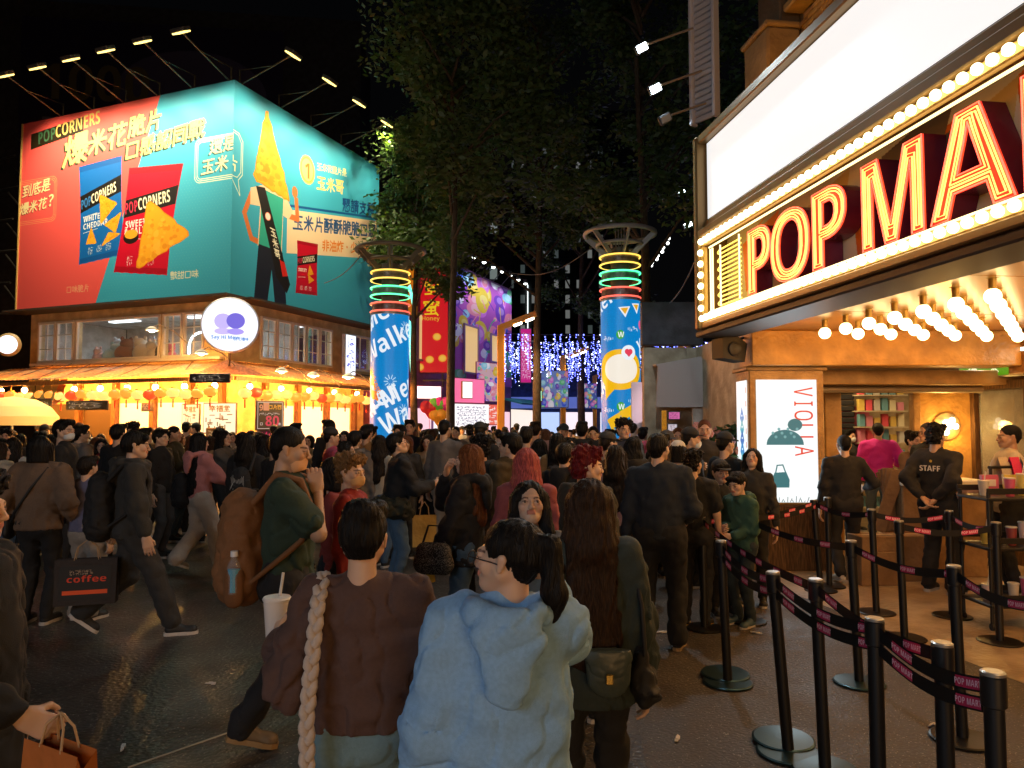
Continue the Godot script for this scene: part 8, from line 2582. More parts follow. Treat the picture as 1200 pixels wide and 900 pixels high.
# ------------------------------------------------------------------ across the street, behind the photographer
func build_behind() -> void:
	# their light is what shows on the backs of the nearest people: a cool screen and a warm shopfront
	var t := thing("opposite_building", "building across the street with a wide cool video screen", "building", Vector3(-7.5, 0, 9.0), deg_to_rad(142))
	var st := mb()
	box(st, Vector3(0, 5, -2.2), Vector3(12, 10, 4))
	obj("wall", st, mat(Color(0.2, 0.19, 0.18), 0.8, 0.0, "wall"), t)
	obj("screen_frame", box(mb(), Vector3(0, 5.6, -0.1), Vector3(7.4, 4.0, 0.2)), mat(Color(0.05, 0.05, 0.05), 0.5), t)
	obj("screen", quad(mb(), Vector3(-3.6, 3.7, 0.02), Vector3(3.6, 3.7, 0.02), Vector3(3.6, 7.5, 0.02), Vector3(-3.6, 7.5, 0.02)), glow(Color(0.78, 0.89, 1.0), 2.0), t)
	area(t.transform * Vector3(0, 5.6, 0.1), t.basis * Vector3(0, -0.1, 1), 7.2, 3.8, Color(0.80, 0.90, 1.0), 26.0)
	t = thing("opposite_shop", "warm lit shopfront across the street beside the video screen", "building", Vector3(3.0, 0, 11.0), deg_to_rad(188))
	obj("wall", box(mb(), Vector3(0, 4, -2.2), Vector3(9, 8, 4)), mat(Color(0.25, 0.2, 0.15), 0.8, 0.0, "wall"), t)
	obj("shop_window", quad(mb(), Vector3(-3.8, 0.3, 0.02), Vector3(3.8, 0.3, 0.02), Vector3(3.8, 3.0, 0.02), Vector3(-3.8, 3.0, 0.02)), glow(Color(1.0, 0.72, 0.40), 1.6), t)
	area(t.transform * Vector3(0, 1.9, 0.1), t.basis * Vector3(0, 0, 1), 7.4, 2.4, Color(1.0, 0.72, 0.40), 30.0)

# ------------------------------------------------------------------ queue barriers
func stanchion(p: Vector3, label: String, tilt: Vector2, teal: bool, twin: bool) -> void:
	var t := thing("stanchion", label, "stanchion", p, 0.0, "queue stanchions before the shop")
	var b := Basis(Vector3.BACK, tilt.x) * Basis(Vector3.RIGHT, tilt.y)
	var black := mat(Color(0.008, 0.008, 0.009), 0.42, 0.0)
	var st := mb()
	var xf := Transform3D(b, Vector3.ZERO)
	lathe(st, [Vector2(0.030, 0.012), Vector2(0.030, 0.84), Vector2(0.0, 0.84)], 18, xf)
	obj("post", st, black, t)
	obj("belt_head", lathe(mb(), [Vector2(0.033, 0.84), Vector2(0.038, 0.845), Vector2(0.038, 0.935), Vector2(0.035, 0.94), Vector2(0.0, 0.94)], 18, xf), mat(Color(0.012, 0.012, 0.013), 0.35), t)
	obj("top_cap", lathe(mb(), [Vector2(0.037, 0.9405), Vector2(0.037, 0.949), Vector2(0.030, 0.953), Vector2(0.0, 0.953)], 18, xf), mat(Color(0.35, 0.33, 0.30), 0.3, 0.6), t)
	st = mb()
	for k in (2 if twin else 1):
		lathe(st, [Vector2(0.165, 0.0), Vector2(0.165, 0.007), Vector2(0.155, 0.012), Vector2(0.04, 0.016), Vector2(0.0, 0.016)], 36, Transform3D(Basis(Vector3.RIGHT, 0.02 * k), Vector3(0.02 * k, 0.014 * k, -0.13 * k)))
	obj("base_plate", st, mat(Color(0.028, 0.065, 0.075) if teal else Color(0.03, 0.026, 0.02), 0.33, 0.75), t)

func belt(a: Vector3, b: Vector3, label: String, m: Material, n := 1) -> void:
	for k in n:
		var y := 0.902 - 0.062 * k
		var A := a + Vector3(0, y, 0)
		var B := b + Vector3(0, y, 0)
		var side := (B - A).cross(Vector3.UP).normalized()
		var dist := A.distance_to(B)
		var st := mb()
		var seg := 12
		for i in seg:
			var u0 := float(i) / seg
			var u1 := float(i + 1) / seg
			var s0 := Vector3(0, -0.05 * sin(PI * u0), 0)
			var s1 := Vector3(0, -0.05 * sin(PI * u1), 0)
			for f in [1.0, -1.0]:
				var o: Vector3 = side * 0.0012 * f
				var p0 := A.lerp(B, u0) + s0 + o
				var p1 := A.lerp(B, u1) + s1 + o
				var h := Vector3(0, 0.025, 0)
				var r0 := u0 * dist / 0.36
				var r1 := u1 * dist / 0.36
				if f > 0: quad(st, p0 - h, p1 - h, p1 + h, p0 + h, Rect2(r0, 0, r1 - r0, 1))
				else: quad(st, p1 - h, p0 - h, p0 + h, p1 + h, Rect2(-r1, 0, r1 - r0, 1))
		tag(obj("queue_belt", st, m), label if n == 1 else label + (", upper" if k == 0 else ", lower"), "belt", "belts between the stanchions")

func build_queue() -> void:
	var m := print_mat(belt_print(), 0.7)
	m.texture_repeat = true
	var S := {}
	var list := [
		["a1", 853, 800, Vector2(0.035, 0), true, true, "black stanchion on a double dark plate at the street end of the barrier"],
		["a2", 924, 882, Vector2(0.07, 0), true, true, "black stanchion with a bright teal butterfly-shaped base plate"],
		["a3", 967, 902, Vector2(0.03, 0), true, false, "black stanchion on a pale teal plate beside the butterfly-shaped plate"],
		["a4", 1032, 1006, Vector2(0.0, 0), true, false, "black stanchion with the pink belt label at its head"],
		["a5", 1114, 1072, Vector2(0.0, 0), false, false, "black stanchion joined to two belts beside the gold-capped stanchion"],
		["a6", 1176, 1150, Vector2(0.0, 0), false, false, "gold-capped black stanchion closest to the opposite shop"],
		["b1", 826, 736, Vector2(0.01, 0), false, false, "black stanchion behind the boy in the black top"],
		["b2", 876, 728, Vector2(0.01, 0), false, false, "black stanchion in front of the boy in green"],
		["b3", 1007, 800, Vector2(0.035, 0), true, false, "black stanchion whose pale teal plate lies beside the tan floor's edge"],
		["b4", 1128, 866, Vector2(0.02, 0), false, false, "black stanchion with a tissue on its brown plate"],
		["b5", 1236, 950, Vector2(0.0, 0), false, false, "black stanchion at the near end of the shop-side belt"],
		["c1", 962, 692, Vector2(0.06, 0), false, false, "leaning black stanchion before the portrait screen"],
		["c2", 1027, 718, Vector2(0.02, 0), false, false, "black stanchion on a ring-edged plate on the tan floor"],
		["c3", 1060, 748, Vector2(0.02, 0), false, false, "black stanchion left of the shop attendant on the tan floor"],
		["c4", 972, 687, Vector2(0.0, 0), false, false, "black stanchion close behind the leaning one"],
		["c5", 1116, 722, Vector2(0.0, 0), false, false, "black stanchion in front of the shop attendant's legs"],
		["c6", 1172, 752, Vector2(0.0, 0), false, false, "black stanchion beside the drinks cart"],
		["d1", 1052, 668, Vector2(0.0, 0), false, false, "black stanchion in front of the white-topped counter"],
		["d2", 1150, 660, Vector2(0.0, 0), false, false, "black stanchion between counter and drinks cart"]]
	for s in list:
		var p := ground(s[1], s[2], 0.01)
		S[s[0]] = p + Vector3(-sin(s[3].x) * 0.9, 0, 0)
		stanchion(p, s[6], s[3], s[4], s[5])
	var names := {"a1": "double-plate stanchion", "a2": "butterfly-plate stanchion", "a3": "pale teal-plate stanchion", "a4": "pink-labelled stanchion", "a5": "twice-belted stanchion", "a6": "gold-capped stanchion", "b1": "stanchion by the black-topped boy", "b2": "stanchion by the green boy", "b3": "stanchion at the floor's edge", "b4": "tissue-littered stanchion", "b5": "nearest shop-side stanchion", "c1": "leaning stanchion", "c2": "ring-plate stanchion", "c3": "stanchion left of the attendant", "c4": "stanchion behind the leaning one", "c5": "stanchion before the attendant", "c6": "stanchion by the cart", "d1": "counter stanchion", "d2": "far cart stanchion"}
	for c in [["a1", "a2", 2], ["a2", "a4", 2], ["a4", "a6", 2], ["b1", "a3", 1], ["a3", "a5", 1], ["b2", "b3", 1], ["b3", "b4", 1], ["b4", "b5", 1], ["b1", "c1", 1], ["c1", "c2", 1], ["c2", "c5", 1], ["c5", "c6", 1], ["c3", "c6", 1], ["b2", "c4", 1], ["d1", "d2", 1]]:
		belt(S[c[0]], S[c[1]], "pink-labelled belt from the %s to the %s" % [names[c[0]], names[c[1]]], m, c[2])

# ------------------------------------------------------------------ what people carry
func worn(n: String, label: String, cat: String, person_: Node3D, h: float) -> Node3D:
	var t := thing(n, label, cat, person_.position, person_.rotation.y, "bags carried by people")
	t.scale = Vector3.ONE * (h / 1.72)
	return t

func backpack(p: Node3D, h: float, label: String, body: Color, size: Vector3, centre: Vector3, straps := true) -> Node3D:
	var t := worn("backpack", label, "backpack", p, h)
	var m := mat(body, 0.8, 0.0, "fabric")
	var hx := size.x * 0.5
	var r := size.z * 0.5
	var pr := []
	for x in [-1.0, 1.0]:
		pr.append(P(centre + Vector3(x * (hx - r), -size.y * 0.5 + r, 0), r * 1.1, centre + Vector3(x * (hx - r) * 0.8, size.y * 0.5 - r * 1.2, -0.01), r * 0.9, 1, 1, 0.08))
	pr.append(P(centre + Vector3(0, -size.y * 0.4, 0), r, centre + Vector3(0, size.y * 0.4, 0), r * 0.9, 1, 1, 0.08))
	obj_geo("pack", soft(pr, 0.013, {"amp": 0.012, "freq": 9.0, "seed": 4}), m, t)
	obj_geo("front_pocket", soft([P(centre + Vector3(-hx * 0.45, -size.y * 0.24, r * 0.75), r * 0.55, centre + Vector3(hx * 0.45, -size.y * 0.24, r * 0.75), r * 0.55, 1, 0.9, 0.04), P(centre + Vector3(-hx * 0.4, -size.y * 0.08, r * 0.7), r * 0.5, centre + Vector3(hx * 0.4, -size.y * 0.08, r * 0.7), r * 0.5, 1, 0.9, 0.04)], 0.013, {"amp": 0.006}), m, t)
	if straps:
		for x in [-1.0, 1.0]:
			var st := mb()
			tube(st, [centre + Vector3(x * 0.09, size.y * 0.42, -r * 0.6), Vector3(x * 0.125, 1.475, 0.04), Vector3(x * 0.125, 1.44, -0.075), Vector3(x * 0.14, 1.30, -0.135), Vector3(x * 0.175, 1.14, -0.09), Vector3(x * 0.205, 1.04, 0.03), centre + Vector3(x * hx * 0.8, -size.y * 0.36, -r * 0.5)], [0.018, 0.022, 0.022, 0.020, 0.016, 0.014, 0.012], 8)
			obj("strap", st, m, t)
	return t

func obj_geo(n: String, g: Dictionary, m: Material, parent: Node) -> MeshInstance3D:
	return mesh_node(n, to_mesh(g), m, parent)

func paper_bag(n: String, label: String, p: Vector3, yaw: float, w: float, h: float, d: float, c: Color, handles := true, face: Material = null, hl := 0.15) -> void:
	var t := thing(n, label, "bag", p, yaw, "bags carried by people")
	var m := mat(c, 0.75, 0.0, "wall")
	var st := mb()
	var b := [Vector3(-w * 0.5, 0, -d * 0.5), Vector3(w * 0.5, 0, -d * 0.5), Vector3(w * 0.5, 0, d * 0.5), Vector3(-w * 0.5, 0, d * 0.5)]
	var tp := []
	for q in b: tp.append(Vector3(q.x * 1.02, h, q.z * 0.55))
	for i in 4:
		var j := (i + 1) % 4
		var mid_b: Vector3 = (b[i] + b[j]) * 0.5
		var mid_t: Vector3 = (tp[i] + tp[j]) * 0.5 * (0.82 if i % 2 == 1 else 1.0)
		if i % 2 == 0:
			quad(st, b[j], b[i], tp[i], tp[j])
		else:
			quad(st, mid_b, b[i], tp[i], mid_t)
			quad(st, b[j], mid_b, mid_t, tp[j])
	quad(st, b[0], b[1], b[2], b[3])
	obj("bag_body", st, m, t)
	if face:
		obj("print", quad(mb(), Vector3(-w * 0.42, h * 0.12, d * 0.49), Vector3(w * 0.42, h * 0.12, d * 0.49), Vector3(w * 0.42, h * 0.85, d * 0.34), Vector3(-w * 0.42, h * 0.85, d * 0.34)), face, t)
	if handles:
		for z in [-1.0, 1.0]:
			obj("handle", tube(mb(), [Vector3(-w * 0.2, h * 0.97, z * d * 0.26), Vector3(-w * 0.16, h + hl * 0.6, z * d * 0.15), Vector3(0, h + hl, 0.0), Vector3(w * 0.16, h + hl * 0.6, z * d * 0.15), Vector3(w * 0.2, h * 0.97, z * d * 0.26)], 0.004, 6), mat(Color(0.45, 0.28, 0.14), 0.8), t)

func cup(n: String, label: String, p: Vector3, c: Color, lid: Color, h := 0.13, straw := true, tilt := 0.0) -> void:
	var t := thing(n, label, "cup", p)
	t.rotation.z = tilt
	var st := mb()
	lathe(st, [Vector2(0.0, 0.0), Vector2(0.031, 0.0), Vector2(0.043, h), Vector2(0.0, h)], 22)
	obj("cup_body", st, mat(c, 0.45), t)
	obj("lid", lathe(mb(), [Vector2(0.045, h), Vector2(0.047, h + 0.006), Vector2(0.043, h + 0.012), Vector2(0.0, h + 0.014)], 22), mat(lid, 0.3), t)
	if straw:
		obj("straw", tube(mb(), [Vector3(0.008, h, 0), Vector3(0.02, h + 0.09, 0)], 0.005, 8), mat(Color(0.6, 0.58, 0.55), 0.4), t)

func phone(label: String, p: Vector3, b: Basis) -> void:
	var t := thing("phone", label, "phone", p, 0.0)
	t.basis = b
	var st := mb()
	soft_box(st, Vector3.ZERO, Vector3(0.072, 0.148, 0.009), 0.003)
	obj("case", st, mat(Color(0.02, 0.02, 0.022), 0.3), t)
	obj("screen", quad(mb(), Vector3(-0.033, -0.07, 0.0052), Vector3(0.033, -0.07, 0.0052), Vector3(0.033, 0.07, 0.0052), Vector3(-0.033, 0.07, 0.0052)), glow(Color(0.8, 0.9, 1.0), 0.7), t)

func hand_at(p: Node3D, h: float, local: Vector3) -> Vector3:
	return p.transform * (local * (h / 1.72))

func build_carried() -> void:
	var st: SurfaceTool
	# tan backpack of the man in green, with a bottle in its side pocket
	var t := backpack(who.green, 1.735, "tan canvas backpack on the back of the man in green", Color(0.20, 0.085, 0.028), Vector3(0.34, 0.52, 0.21), Vector3(0, 1.10, 0.235))
	obj_geo("side_pocket", soft([P(Vector3(0.165, 0.86, 0.235), 0.05, Vector3(0.165, 0.97, 0.235), 0.052, 0.7, 1, 0.03)], 0.012), mat(Color(0.17, 0.07, 0.022), 0.8, 0.0, "fabric"), t)
	var bt := worn("water_bottle", "clear bottle of blue drink with a white cap in the tan backpack's pocket", "bottle", who.green, 1.735)
	obj("drink", lathe(mb(), [Vector2(0.0, 0.92), Vector2(0.03, 0.925), Vector2(0.031, 1.04), Vector2(0.0, 1.045)], 16, Transform3D(Basis(), Vector3(0.172, -0.03, 0.235))), mat(Color(0.03, 0.32, 0.50), 0.15), bt)
	obj("bottle_body", lathe(mb(), [Vector2(0.032, 0.918), Vector2(0.034, 1.05), Vector2(0.014, 1.095), Vector2(0.014, 1.11)], 16, Transform3D(Basis(), Vector3(0.172, -0.03, 0.235))), glass(0.15), bt)
	obj("bottle_cap", lathe(mb(), [Vector2(0.0, 1.10), Vector2(0.019, 1.10), Vector2(0.019, 1.128), Vector2(0.0, 1.13)], 14, Transform3D(Basis(), Vector3(0.172, -0.03, 0.235))), mat(Color(0.7, 0.7, 0.72), 0.4), bt)
	t = backpack(who.walker, 1.69, "black backpack with a small white tag on the walking man", Color(0.010, 0.011, 0.010), Vector3(0.33, 0.50, 0.19), Vector3(0, 1.10, 0.235))
	obj("tag", soft_box(mb(), Vector3(0.06, 0.95, 0.352), Vector3(0.055, 0.035, 0.004), 0.001), mat(Color(0.55, 0.53, 0.5), 0.6), t)
	backpack(who.pinkhood, 1.64, "black rucksack hanging low on the woman in the pink hoodie", Color(0.012, 0.010, 0.010), Vector3(0.30, 0.38, 0.16), Vector3(-0.16, 1.0, 0.17), false)
	t = backpack(who.patterned, 1.64, "small black and white patterned backpack on the woman in black", Color(0.02, 0.02, 0.02), Vector3(0.25, 0.28, 0.13), Vector3(0.02, 1.15, 0.19))
	for k in 14:
		obj("stitch", tube(mb(), [Vector3(-0.08 + 0.013 * k, 1.05 + 0.02 * (k % 3), 0.262), Vector3(-0.05 + 0.011 * k, 1.12 + 0.018 * (k % 4), 0.268), Vector3(-0.07 + 0.012 * k, 1.2 + 0.015 * (k % 3), 0.258)], 0.003, 5), mat(Color(0.4, 0.4, 0.38), 0.7), t)
	# straps and small bags
	t = worn("shoulder_bag", "black shoulder bag on a thin strap across the taupe blouse", "bag", who.taupe, 1.645)
	obj("strap", tube(mb(), [Vector3(0.10, 1.455, 0.0), Vector3(0.105, 1.43, 0.08), Vector3(0.0, 1.25, 0.158), Vector3(-0.14, 1.03, 0.148), Vector3(-0.215, 0.93, 0.06)], 0.012, 8), mat(Color(0.01, 0.01, 0.01), 0.6), t)
	obj_geo("pouch", soft([P(Vector3(-0.25, 0.93, 0.02), 0.06, Vector3(-0.25, 0.84, 0.02), 0.07, 0.6, 1.3, 0.04)], 0.013), mat(Color(0.012, 0.012, 0.012), 0.6), t)
	t = worn("saddle_bag", "small grey-green saddle bag with a gold clasp on the long-haired woman", "bag", who.dark, 1.535)
	var leather := mat(Color(0.06, 0.085, 0.078), 0.45, 0.0, "wall")
	obj_geo("pouch", soft([P(Vector3(0.06, 0.94, 0.20), 0.085, Vector3(0.06, 1.0, 0.195), 0.09, 1.05, 0.36, 0.03)], 0.009, {"cuts": [[Vector3(0, 1.035, 0), Vector3.UP]]}), leather, t)
	obj_geo("flap", soft([P(Vector3(0.06, 0.985, 0.206), 0.08, Vector3(0.06, 1.01, 0.2), 0.096, 1.03, 0.36, 0.03)], 0.009, {"cuts": [[Vector3(0, 1.05, 0), Vector3.UP], [Vector3(0, 0.93, 0), Vector3.DOWN]]}), leather, t)
	obj("clasp", soft_box(mb(), Vector3(0.06, 0.945, 0.243), Vector3(0.03, 0.042, 0.012), 0.004), mat(Color(0.7, 0.5, 0.15), 0.25, 0.9), t)
	obj("strap", tube(mb(), [Vector3(-0.02, 1.03, 0.205), Vector3(-0.12, 1.25, 0.15), Vector3(-0.13, 1.44, 0.06), Vector3(-0.12, 1.46, -0.02)], 0.009, 8), mat(Color(0.012, 0.014, 0.013), 0.5), t)
	t = worn("tote_bag", "soft black tote bag hanging at the long-haired woman's right side", "bag", who.dark, 1.535)
	obj_geo("pouch", soft([P(Vector3(0.21, 0.97, 0.06), 0.05, Vector3(0.225, 0.86, 0.06), 0.085, 0.8, 1.25, 0.05)], 0.013, {"amp": 0.02}), mat(Color(0.008, 0.008, 0.009), 0.7, 0.0, "fabric"), t)
	obj("handle", tube(mb(), [Vector3(0.2, 1.0, 0.0), Vector3(0.19, 1.2, -0.02), Vector3(0.17, 1.45, 0.0), Vector3(0.21, 1.2, 0.1), Vector3(0.22, 1.0, 0.12)], 0.01, 8), mat(Color(0.008, 0.008, 0.009), 0.7), t)
	# braided rope bag on the woman in brown
	t = worn("rope_bag", "bag with a thick braided cream rope strap over the brown sweater's shoulder", "bag", who.brown, 1.50)
	var rope := mat(Color(0.52, 0.44, 0.38), 0.85, 0.0, "fabric")
	var pts := [Vector3(-0.15, 1.46, -0.04), Vector3(-0.135, 1.48, 0.03), Vector3(-0.14, 1.40, 0.125), Vector3(-0.15, 1.22, 0.175), Vector3(-0.16, 1.05, 0.19), Vector3(-0.155, 0.90, 0.20), Vector3(-0.16, 0.78, 0.20), Vector3(-0.17, 0.68, 0.19)]
	var cv := Curve3D.new()
	for q in pts: cv.add_point(q)
	var len_ := cv.get_baked_length()
	for s2 in 3:
		st = mb()
		var line := []
		var rad := []
		for i in 70:
			var u := i / 69.0
			var q := cv.sample_baked(u * len_)
			var ph := u * len_ * 42.0 + s2 * TAU / 3.0
			line.append(q + Vector3(cos(ph) * 0.014, 0, sin(ph * 2.0) * 0.010))
			rad.append(0.013 + 0.004 * sin(ph * 2.0))
		tube(st, line, rad, 7)
		obj("rope_strand", st, rope, t)
	st = mb()
	for i in 26:
		var a := TAU * i / 26
		tube(st, [Vector3(-0.19 + cos(a) * 0.02, 0.76, 0.19), Vector3(-0.20 + cos(a) * 0.06, 0.62, 0.17 + sin(a) * 0.05), Vector3(-0.21 + cos(a) * 0.07, 0.46, 0.15 + sin(a) * 0.06)], 0.009, 5)
	obj("knotted_body", st, rope, t)
	# cups, phones
	cup("paper_cup", "white paper cup with lid and straw held by the woman in brown", hand_at(who.brown, 1.50, Vector3(-0.345, 1.165, -0.225)), Color(0.62, 0.58, 0.55), Color(0.7, 0.68, 0.66), 0.15)
	cup("paper_cup", "yellow paper cup held low by the copper-haired woman", hand_at(who.copper, 1.60, Vector3(-0.24, 0.70, -0.20)), Color(0.72, 0.46, 0.05), Color(0.75, 0.5, 0.1), 0.17, false, 0.15)
	phone("phone in the hands of the man in the black jacket", hand_at(who.phone, 1.67, Vector3(0.04, 1.215, -0.52)), Basis(Vector3.UP, deg_to_rad(-72) + PI) * Basis(Vector3.RIGHT, -0.7) * Basis())
	phone("phone raised by the woman in the grey hoodie", hand_at(who.photo, 1.66, Vector3(0.0, 1.50, -0.46)), Basis(Vector3.UP, deg_to_rad(-100)))
	phone("phone in the hands of the girl facing the camera", hand_at(who.girl, 1.50, Vector3(0.02, 1.27, -0.34)), Basis(Vector3.UP, deg_to_rad(-168)) * Basis(Vector3.RIGHT, -0.6))
	# paper bags
	paper_bag("paper_bag", "orange paper bag with twisted handles in the hand of the person in black", at(66, 1000, 2.14), -0.5, 0.25, 0.30, 0.10, Color(0.55, 0.16, 0.025), true, null, 0.085)
	var fp := canvas(128, 128, Color(0.03, 0.022, 0.02))
	letters(fp, "coffee", Vector2(18, 62), 24, Color(0.85, 0.22, 0.06))
	fp.fill_rect(Rect2i(8, 92, 112, 16), Color(0.9, 0.32, 0.08))
	small_print(fp, Rect2(20, 14, 60, 20), 2, Color(0.7, 0.6, 0.5), 5)
	paper_bag("shopping_bag", "black shopping bag with an orange stripe swinging behind the walking man", at(101, 707, 6.05), 0.3, 0.44, 0.36, 0.13, Color(0.03, 0.022, 0.02), true, print_mat(fp, 0.6))
	paper_bag("paper_bag", "brown kraft paper bag carried beside the patterned backpack", at(277, 634, 8.6), 0.4, 0.24, 0.38, 0.12, Color(0.25, 0.13, 0.05), true)
	paper_bag("paper_bag", "yellow shopping bag hanging behind the man with the phone", at(497, 640, 8.3), 0.2, 0.26, 0.34, 0.12, Color(0.62, 0.42, 0.12), true)
	t = worn("handbag", "black and white tweed handbag on the copper-haired woman's arm", "bag", who.copper, 1.60)
	fp = canvas(128, 128, Color(0.05, 0.05, 0.05))
	var g := RandomNumberGenerator.new()
	g.seed = 6
	for i in 420:
		var q := Vector2(g.randf() * 128, g.randf() * 128)
		stroke(fp, q, q + Vector2(g.randf_range(-7, 7), g.randf_range(-7, 7)), 1.6, Color(0.62, 0.6, 0.56))
	var tw := print_mat(fp, 0.8)
	tw.texture_repeat = true
	tw.uv1_triplanar = true
	tw.uv1_scale = Vector3(6, 6, 6)
	obj_geo("pouch", soft([P(Vector3(-0.27, 0.93, -0.24), 0.07, Vector3(-0.27, 0.93, -0.10), 0.07, 0.8, 1, 0.03), P(Vector3(-0.27, 0.84, -0.25), 0.08, Vector3(-0.27, 0.84, -0.09), 0.08, 0.8, 1, 0.03)], 0.012), tw, t)
	obj("handle", tube(mb(), [Vector3(-0.27, 0.98, -0.26), Vector3(-0.25, 1.12, -0.22), Vector3(-0.25, 1.12, -0.12), Vector3(-0.27, 0.98, -0.08)], 0.009, 8), mat(Color(0.01, 0.01, 0.01), 0.5), t)
	t = worn("waist_bag", "dark olive sling bag hanging at the hip of the man with the phone", "bag", who.phone, 1.67)
	obj_geo("pouch", soft([P(Vector3(0.06, 0.97, 0.17), 0.09, Vector3(0.19, 0.96, -0.05), 0.09, 1, 1, 0.05), P(Vector3(0.16, 0.88, -0.12), 0.07, Vector3(0.21, 0.92, 0.1), 0.08, 1, 1, 0.05)], 0.015, {"amp": 0.02, "freq": 12.0}), mat(Color(0.022, 0.022, 0.010), 0.8, 0.0, "fabric"), t)
	# the grey arm sleeve of the man in green lives on his body; the attendant's lettering is flat print
	t = worn("card", "small white card in the hand of the boy in green", "card", who.kid, 1.31)
	obj("sheet", soft_box(mb(), Vector3(0.07, 1.15, -0.33), Vector3(0.10, 0.065, 0.003), 0.001, Basis(Vector3.BACK, -0.35)), mat(Color(0.6, 0.58, 0.56), 0.7), t)

# ------------------------------------------------------------------ counter, cart and boxes in the shop
func build_shop_props() -> void:
	var st: SurfaceTool
	var kraft := mat(Color(0.30, 0.175, 0.075), 0.8, 0.0, "wall")
	var t := thing("service_counter", "white-topped service counter with a kraft front behind the attendant", "counter", Vector3(4.95, 0.008, -8.75))
	obj("front", soft_box(mb(), Vector3(0, 0.52, 0), Vector3(0.95, 1.04, 0.45), 0.01), kraft, t)
	obj("top", soft_box(mb(), Vector3(0, 1.07, 0.02), Vector3(1.02, 0.06, 0.52), 0.012), mat(Color(0.6, 0.55, 0.45), 0.4), t)
	obj("paper_slip", soft_box(mb(), Vector3(-0.2, 0.5, 0.23), Vector3(0.09, 0.08, 0.006), 0.001), mat(Color(0.6, 0.56, 0.48), 0.7), t)
	for b in [[3.98, 0.0, -8.25, 0.46, 0.36, 0.34, "brown cardboard box standing at the foot of the pillar"], [4.0, 0.36, -8.27, 0.44, 0.16, 0.32, "flat cardboard carton lying on the box by the pillar"], [4.42, 0.0, -8.45, 0.4, 0.5, 0.3, "tall cardboard box between pillar and counter"]]:
		t = thing("cardboard_box", b[6], "box", Vector3(b[0], 0.008 + b[1], b[2]), 0.08, "cardboard boxes in the shop")
		obj("carton", soft_box(mb(), Vector3(0, b[4] * 0.5, 0), Vector3(b[3], b[4], b[5]), 0.006), kraft, t)
		obj("tape", soft_box(mb(), Vector3(0, b[4] + 0.001, 0), Vector3(b[3] * 0.98, 0.003, 0.05), 0.001), mat(Color(0.42, 0.28, 0.13), 0.35), t)
	# leaning folded cartons
	for k in 5:
		st = mb()
		var b := Basis(Vector3.UP, -0.3 + 0.1 * k) * Basis(Vector3.BACK, -0.32 + 0.16 * k)
		soft_box(st, b * Vector3(0, 0.36, 0), Vector3(0.14, 0.72, 0.012), 0.003, b)
		tag(obj("folded_carton", st, mat(Color(0.22 - 0.02 * k, 0.13 - 0.01 * k, 0.06), 0.8, 0.0, "wall"), null, Transform3D(Basis(), Vector3(4.22 + 0.08 * k, 0.52, -8.6 - 0.03 * k))), "folded brown carton fanned upright behind the boxes, %s of five" % nth(k), "carton", "folded cartons fanned upright")
	# drinks cart
	t = thing("drinks_cart", "black wheeled cart with three shelves of cups and drinks", "cart", Vector3(4.42, 0.008, -6.55))
	var black := mat(Color(0.015, 0.014, 0.013), 0.45, 0.2)
	for x in [-0.36, 0.5]:
		for z in [-0.2, 0.2]:
			obj("upright", tube(mb(), [Vector3(x, 0.06, z), Vector3(x, 1.16, z)], 0.016, 8), black, t)
			obj("caster", lathe(mb(), [Vector2(0, -0.012), Vector2(0.03, -0.012), Vector2(0.03, 0.012), Vector2(0, 0.012)], 14, Transform3D(Basis(Vector3.BACK, PI / 2), Vector3(x, 0.03, z))), black, t)
	for y in [0.2, 0.68, 1.1]:
		obj("shelf", soft_box(mb(), Vector3(0.07, y, 0), Vector3(0.9, 0.03, 0.44), 0.008), black, t)
		st = mb()
		for z in [-0.21, 0.21]: soft_box(st, Vector3(0.07, y + 0.07, z), Vector3(0.9, 0.05, 0.01), 0.003)
		obj("rail", st, black, t)
	var tints := [[Color(0.6, 0.45, 0.42), "pale pink"], [Color(0.55, 0.5, 0.42), "cream"], [Color(0.55, 0.1, 0.2), "raspberry"], [Color(0.6, 0.5, 0.12), "yellow"], [Color(0.25, 0.05, 0.05), "dark red"]]
	var i := 0
	for y in [0.217, 0.697, 1.117]:
		for k in 5:
			var tn = tints[(i * 3 + k) % 5]
			cup("drink_cup", "%s lidded drink cup on the cart's %s shelf" % [tn[1], ["lowest", "middle", "top"][i]], Vector3(4.42 - 0.27 + k * 0.17, 0.008 + y, -6.55 + 0.09 * (k % 2)), tn[0], Color(0.6, 0.57, 0.5), 0.12 + 0.03 * (k % 3), k % 2 == 0)
		i += 1
	for k in 2:
		var tn = [[Color(0.55, 0.12, 0.2), "pink"], [Color(0.6, 0.48, 0.1), "yellow"]][k]
		t = thing("snack_pouch", "%s stand-up snack pouch on the cart's top shelf" % tn[1], "pouch", Vector3(4.28 + 0.2 * k, 1.125, -6.68))
		obj("pouch_body", slab(mb(), [Vector3(-0.07, 0, 0), Vector3(0.07, 0, 0), Vector3(0.075, 0.17, -0.015), Vector3(-0.075, 0.17, -0.015)], Vector3(0, 0, 0.035)), mat(tn[0], 0.3), t)
		obj("label", soft_box(mb(), Vector3(0, 0.1, 0.03), Vector3(0.09, 0.06, 0.006), 0.002), mat(Color(0.65, 0.6, 0.55), 0.4), t)
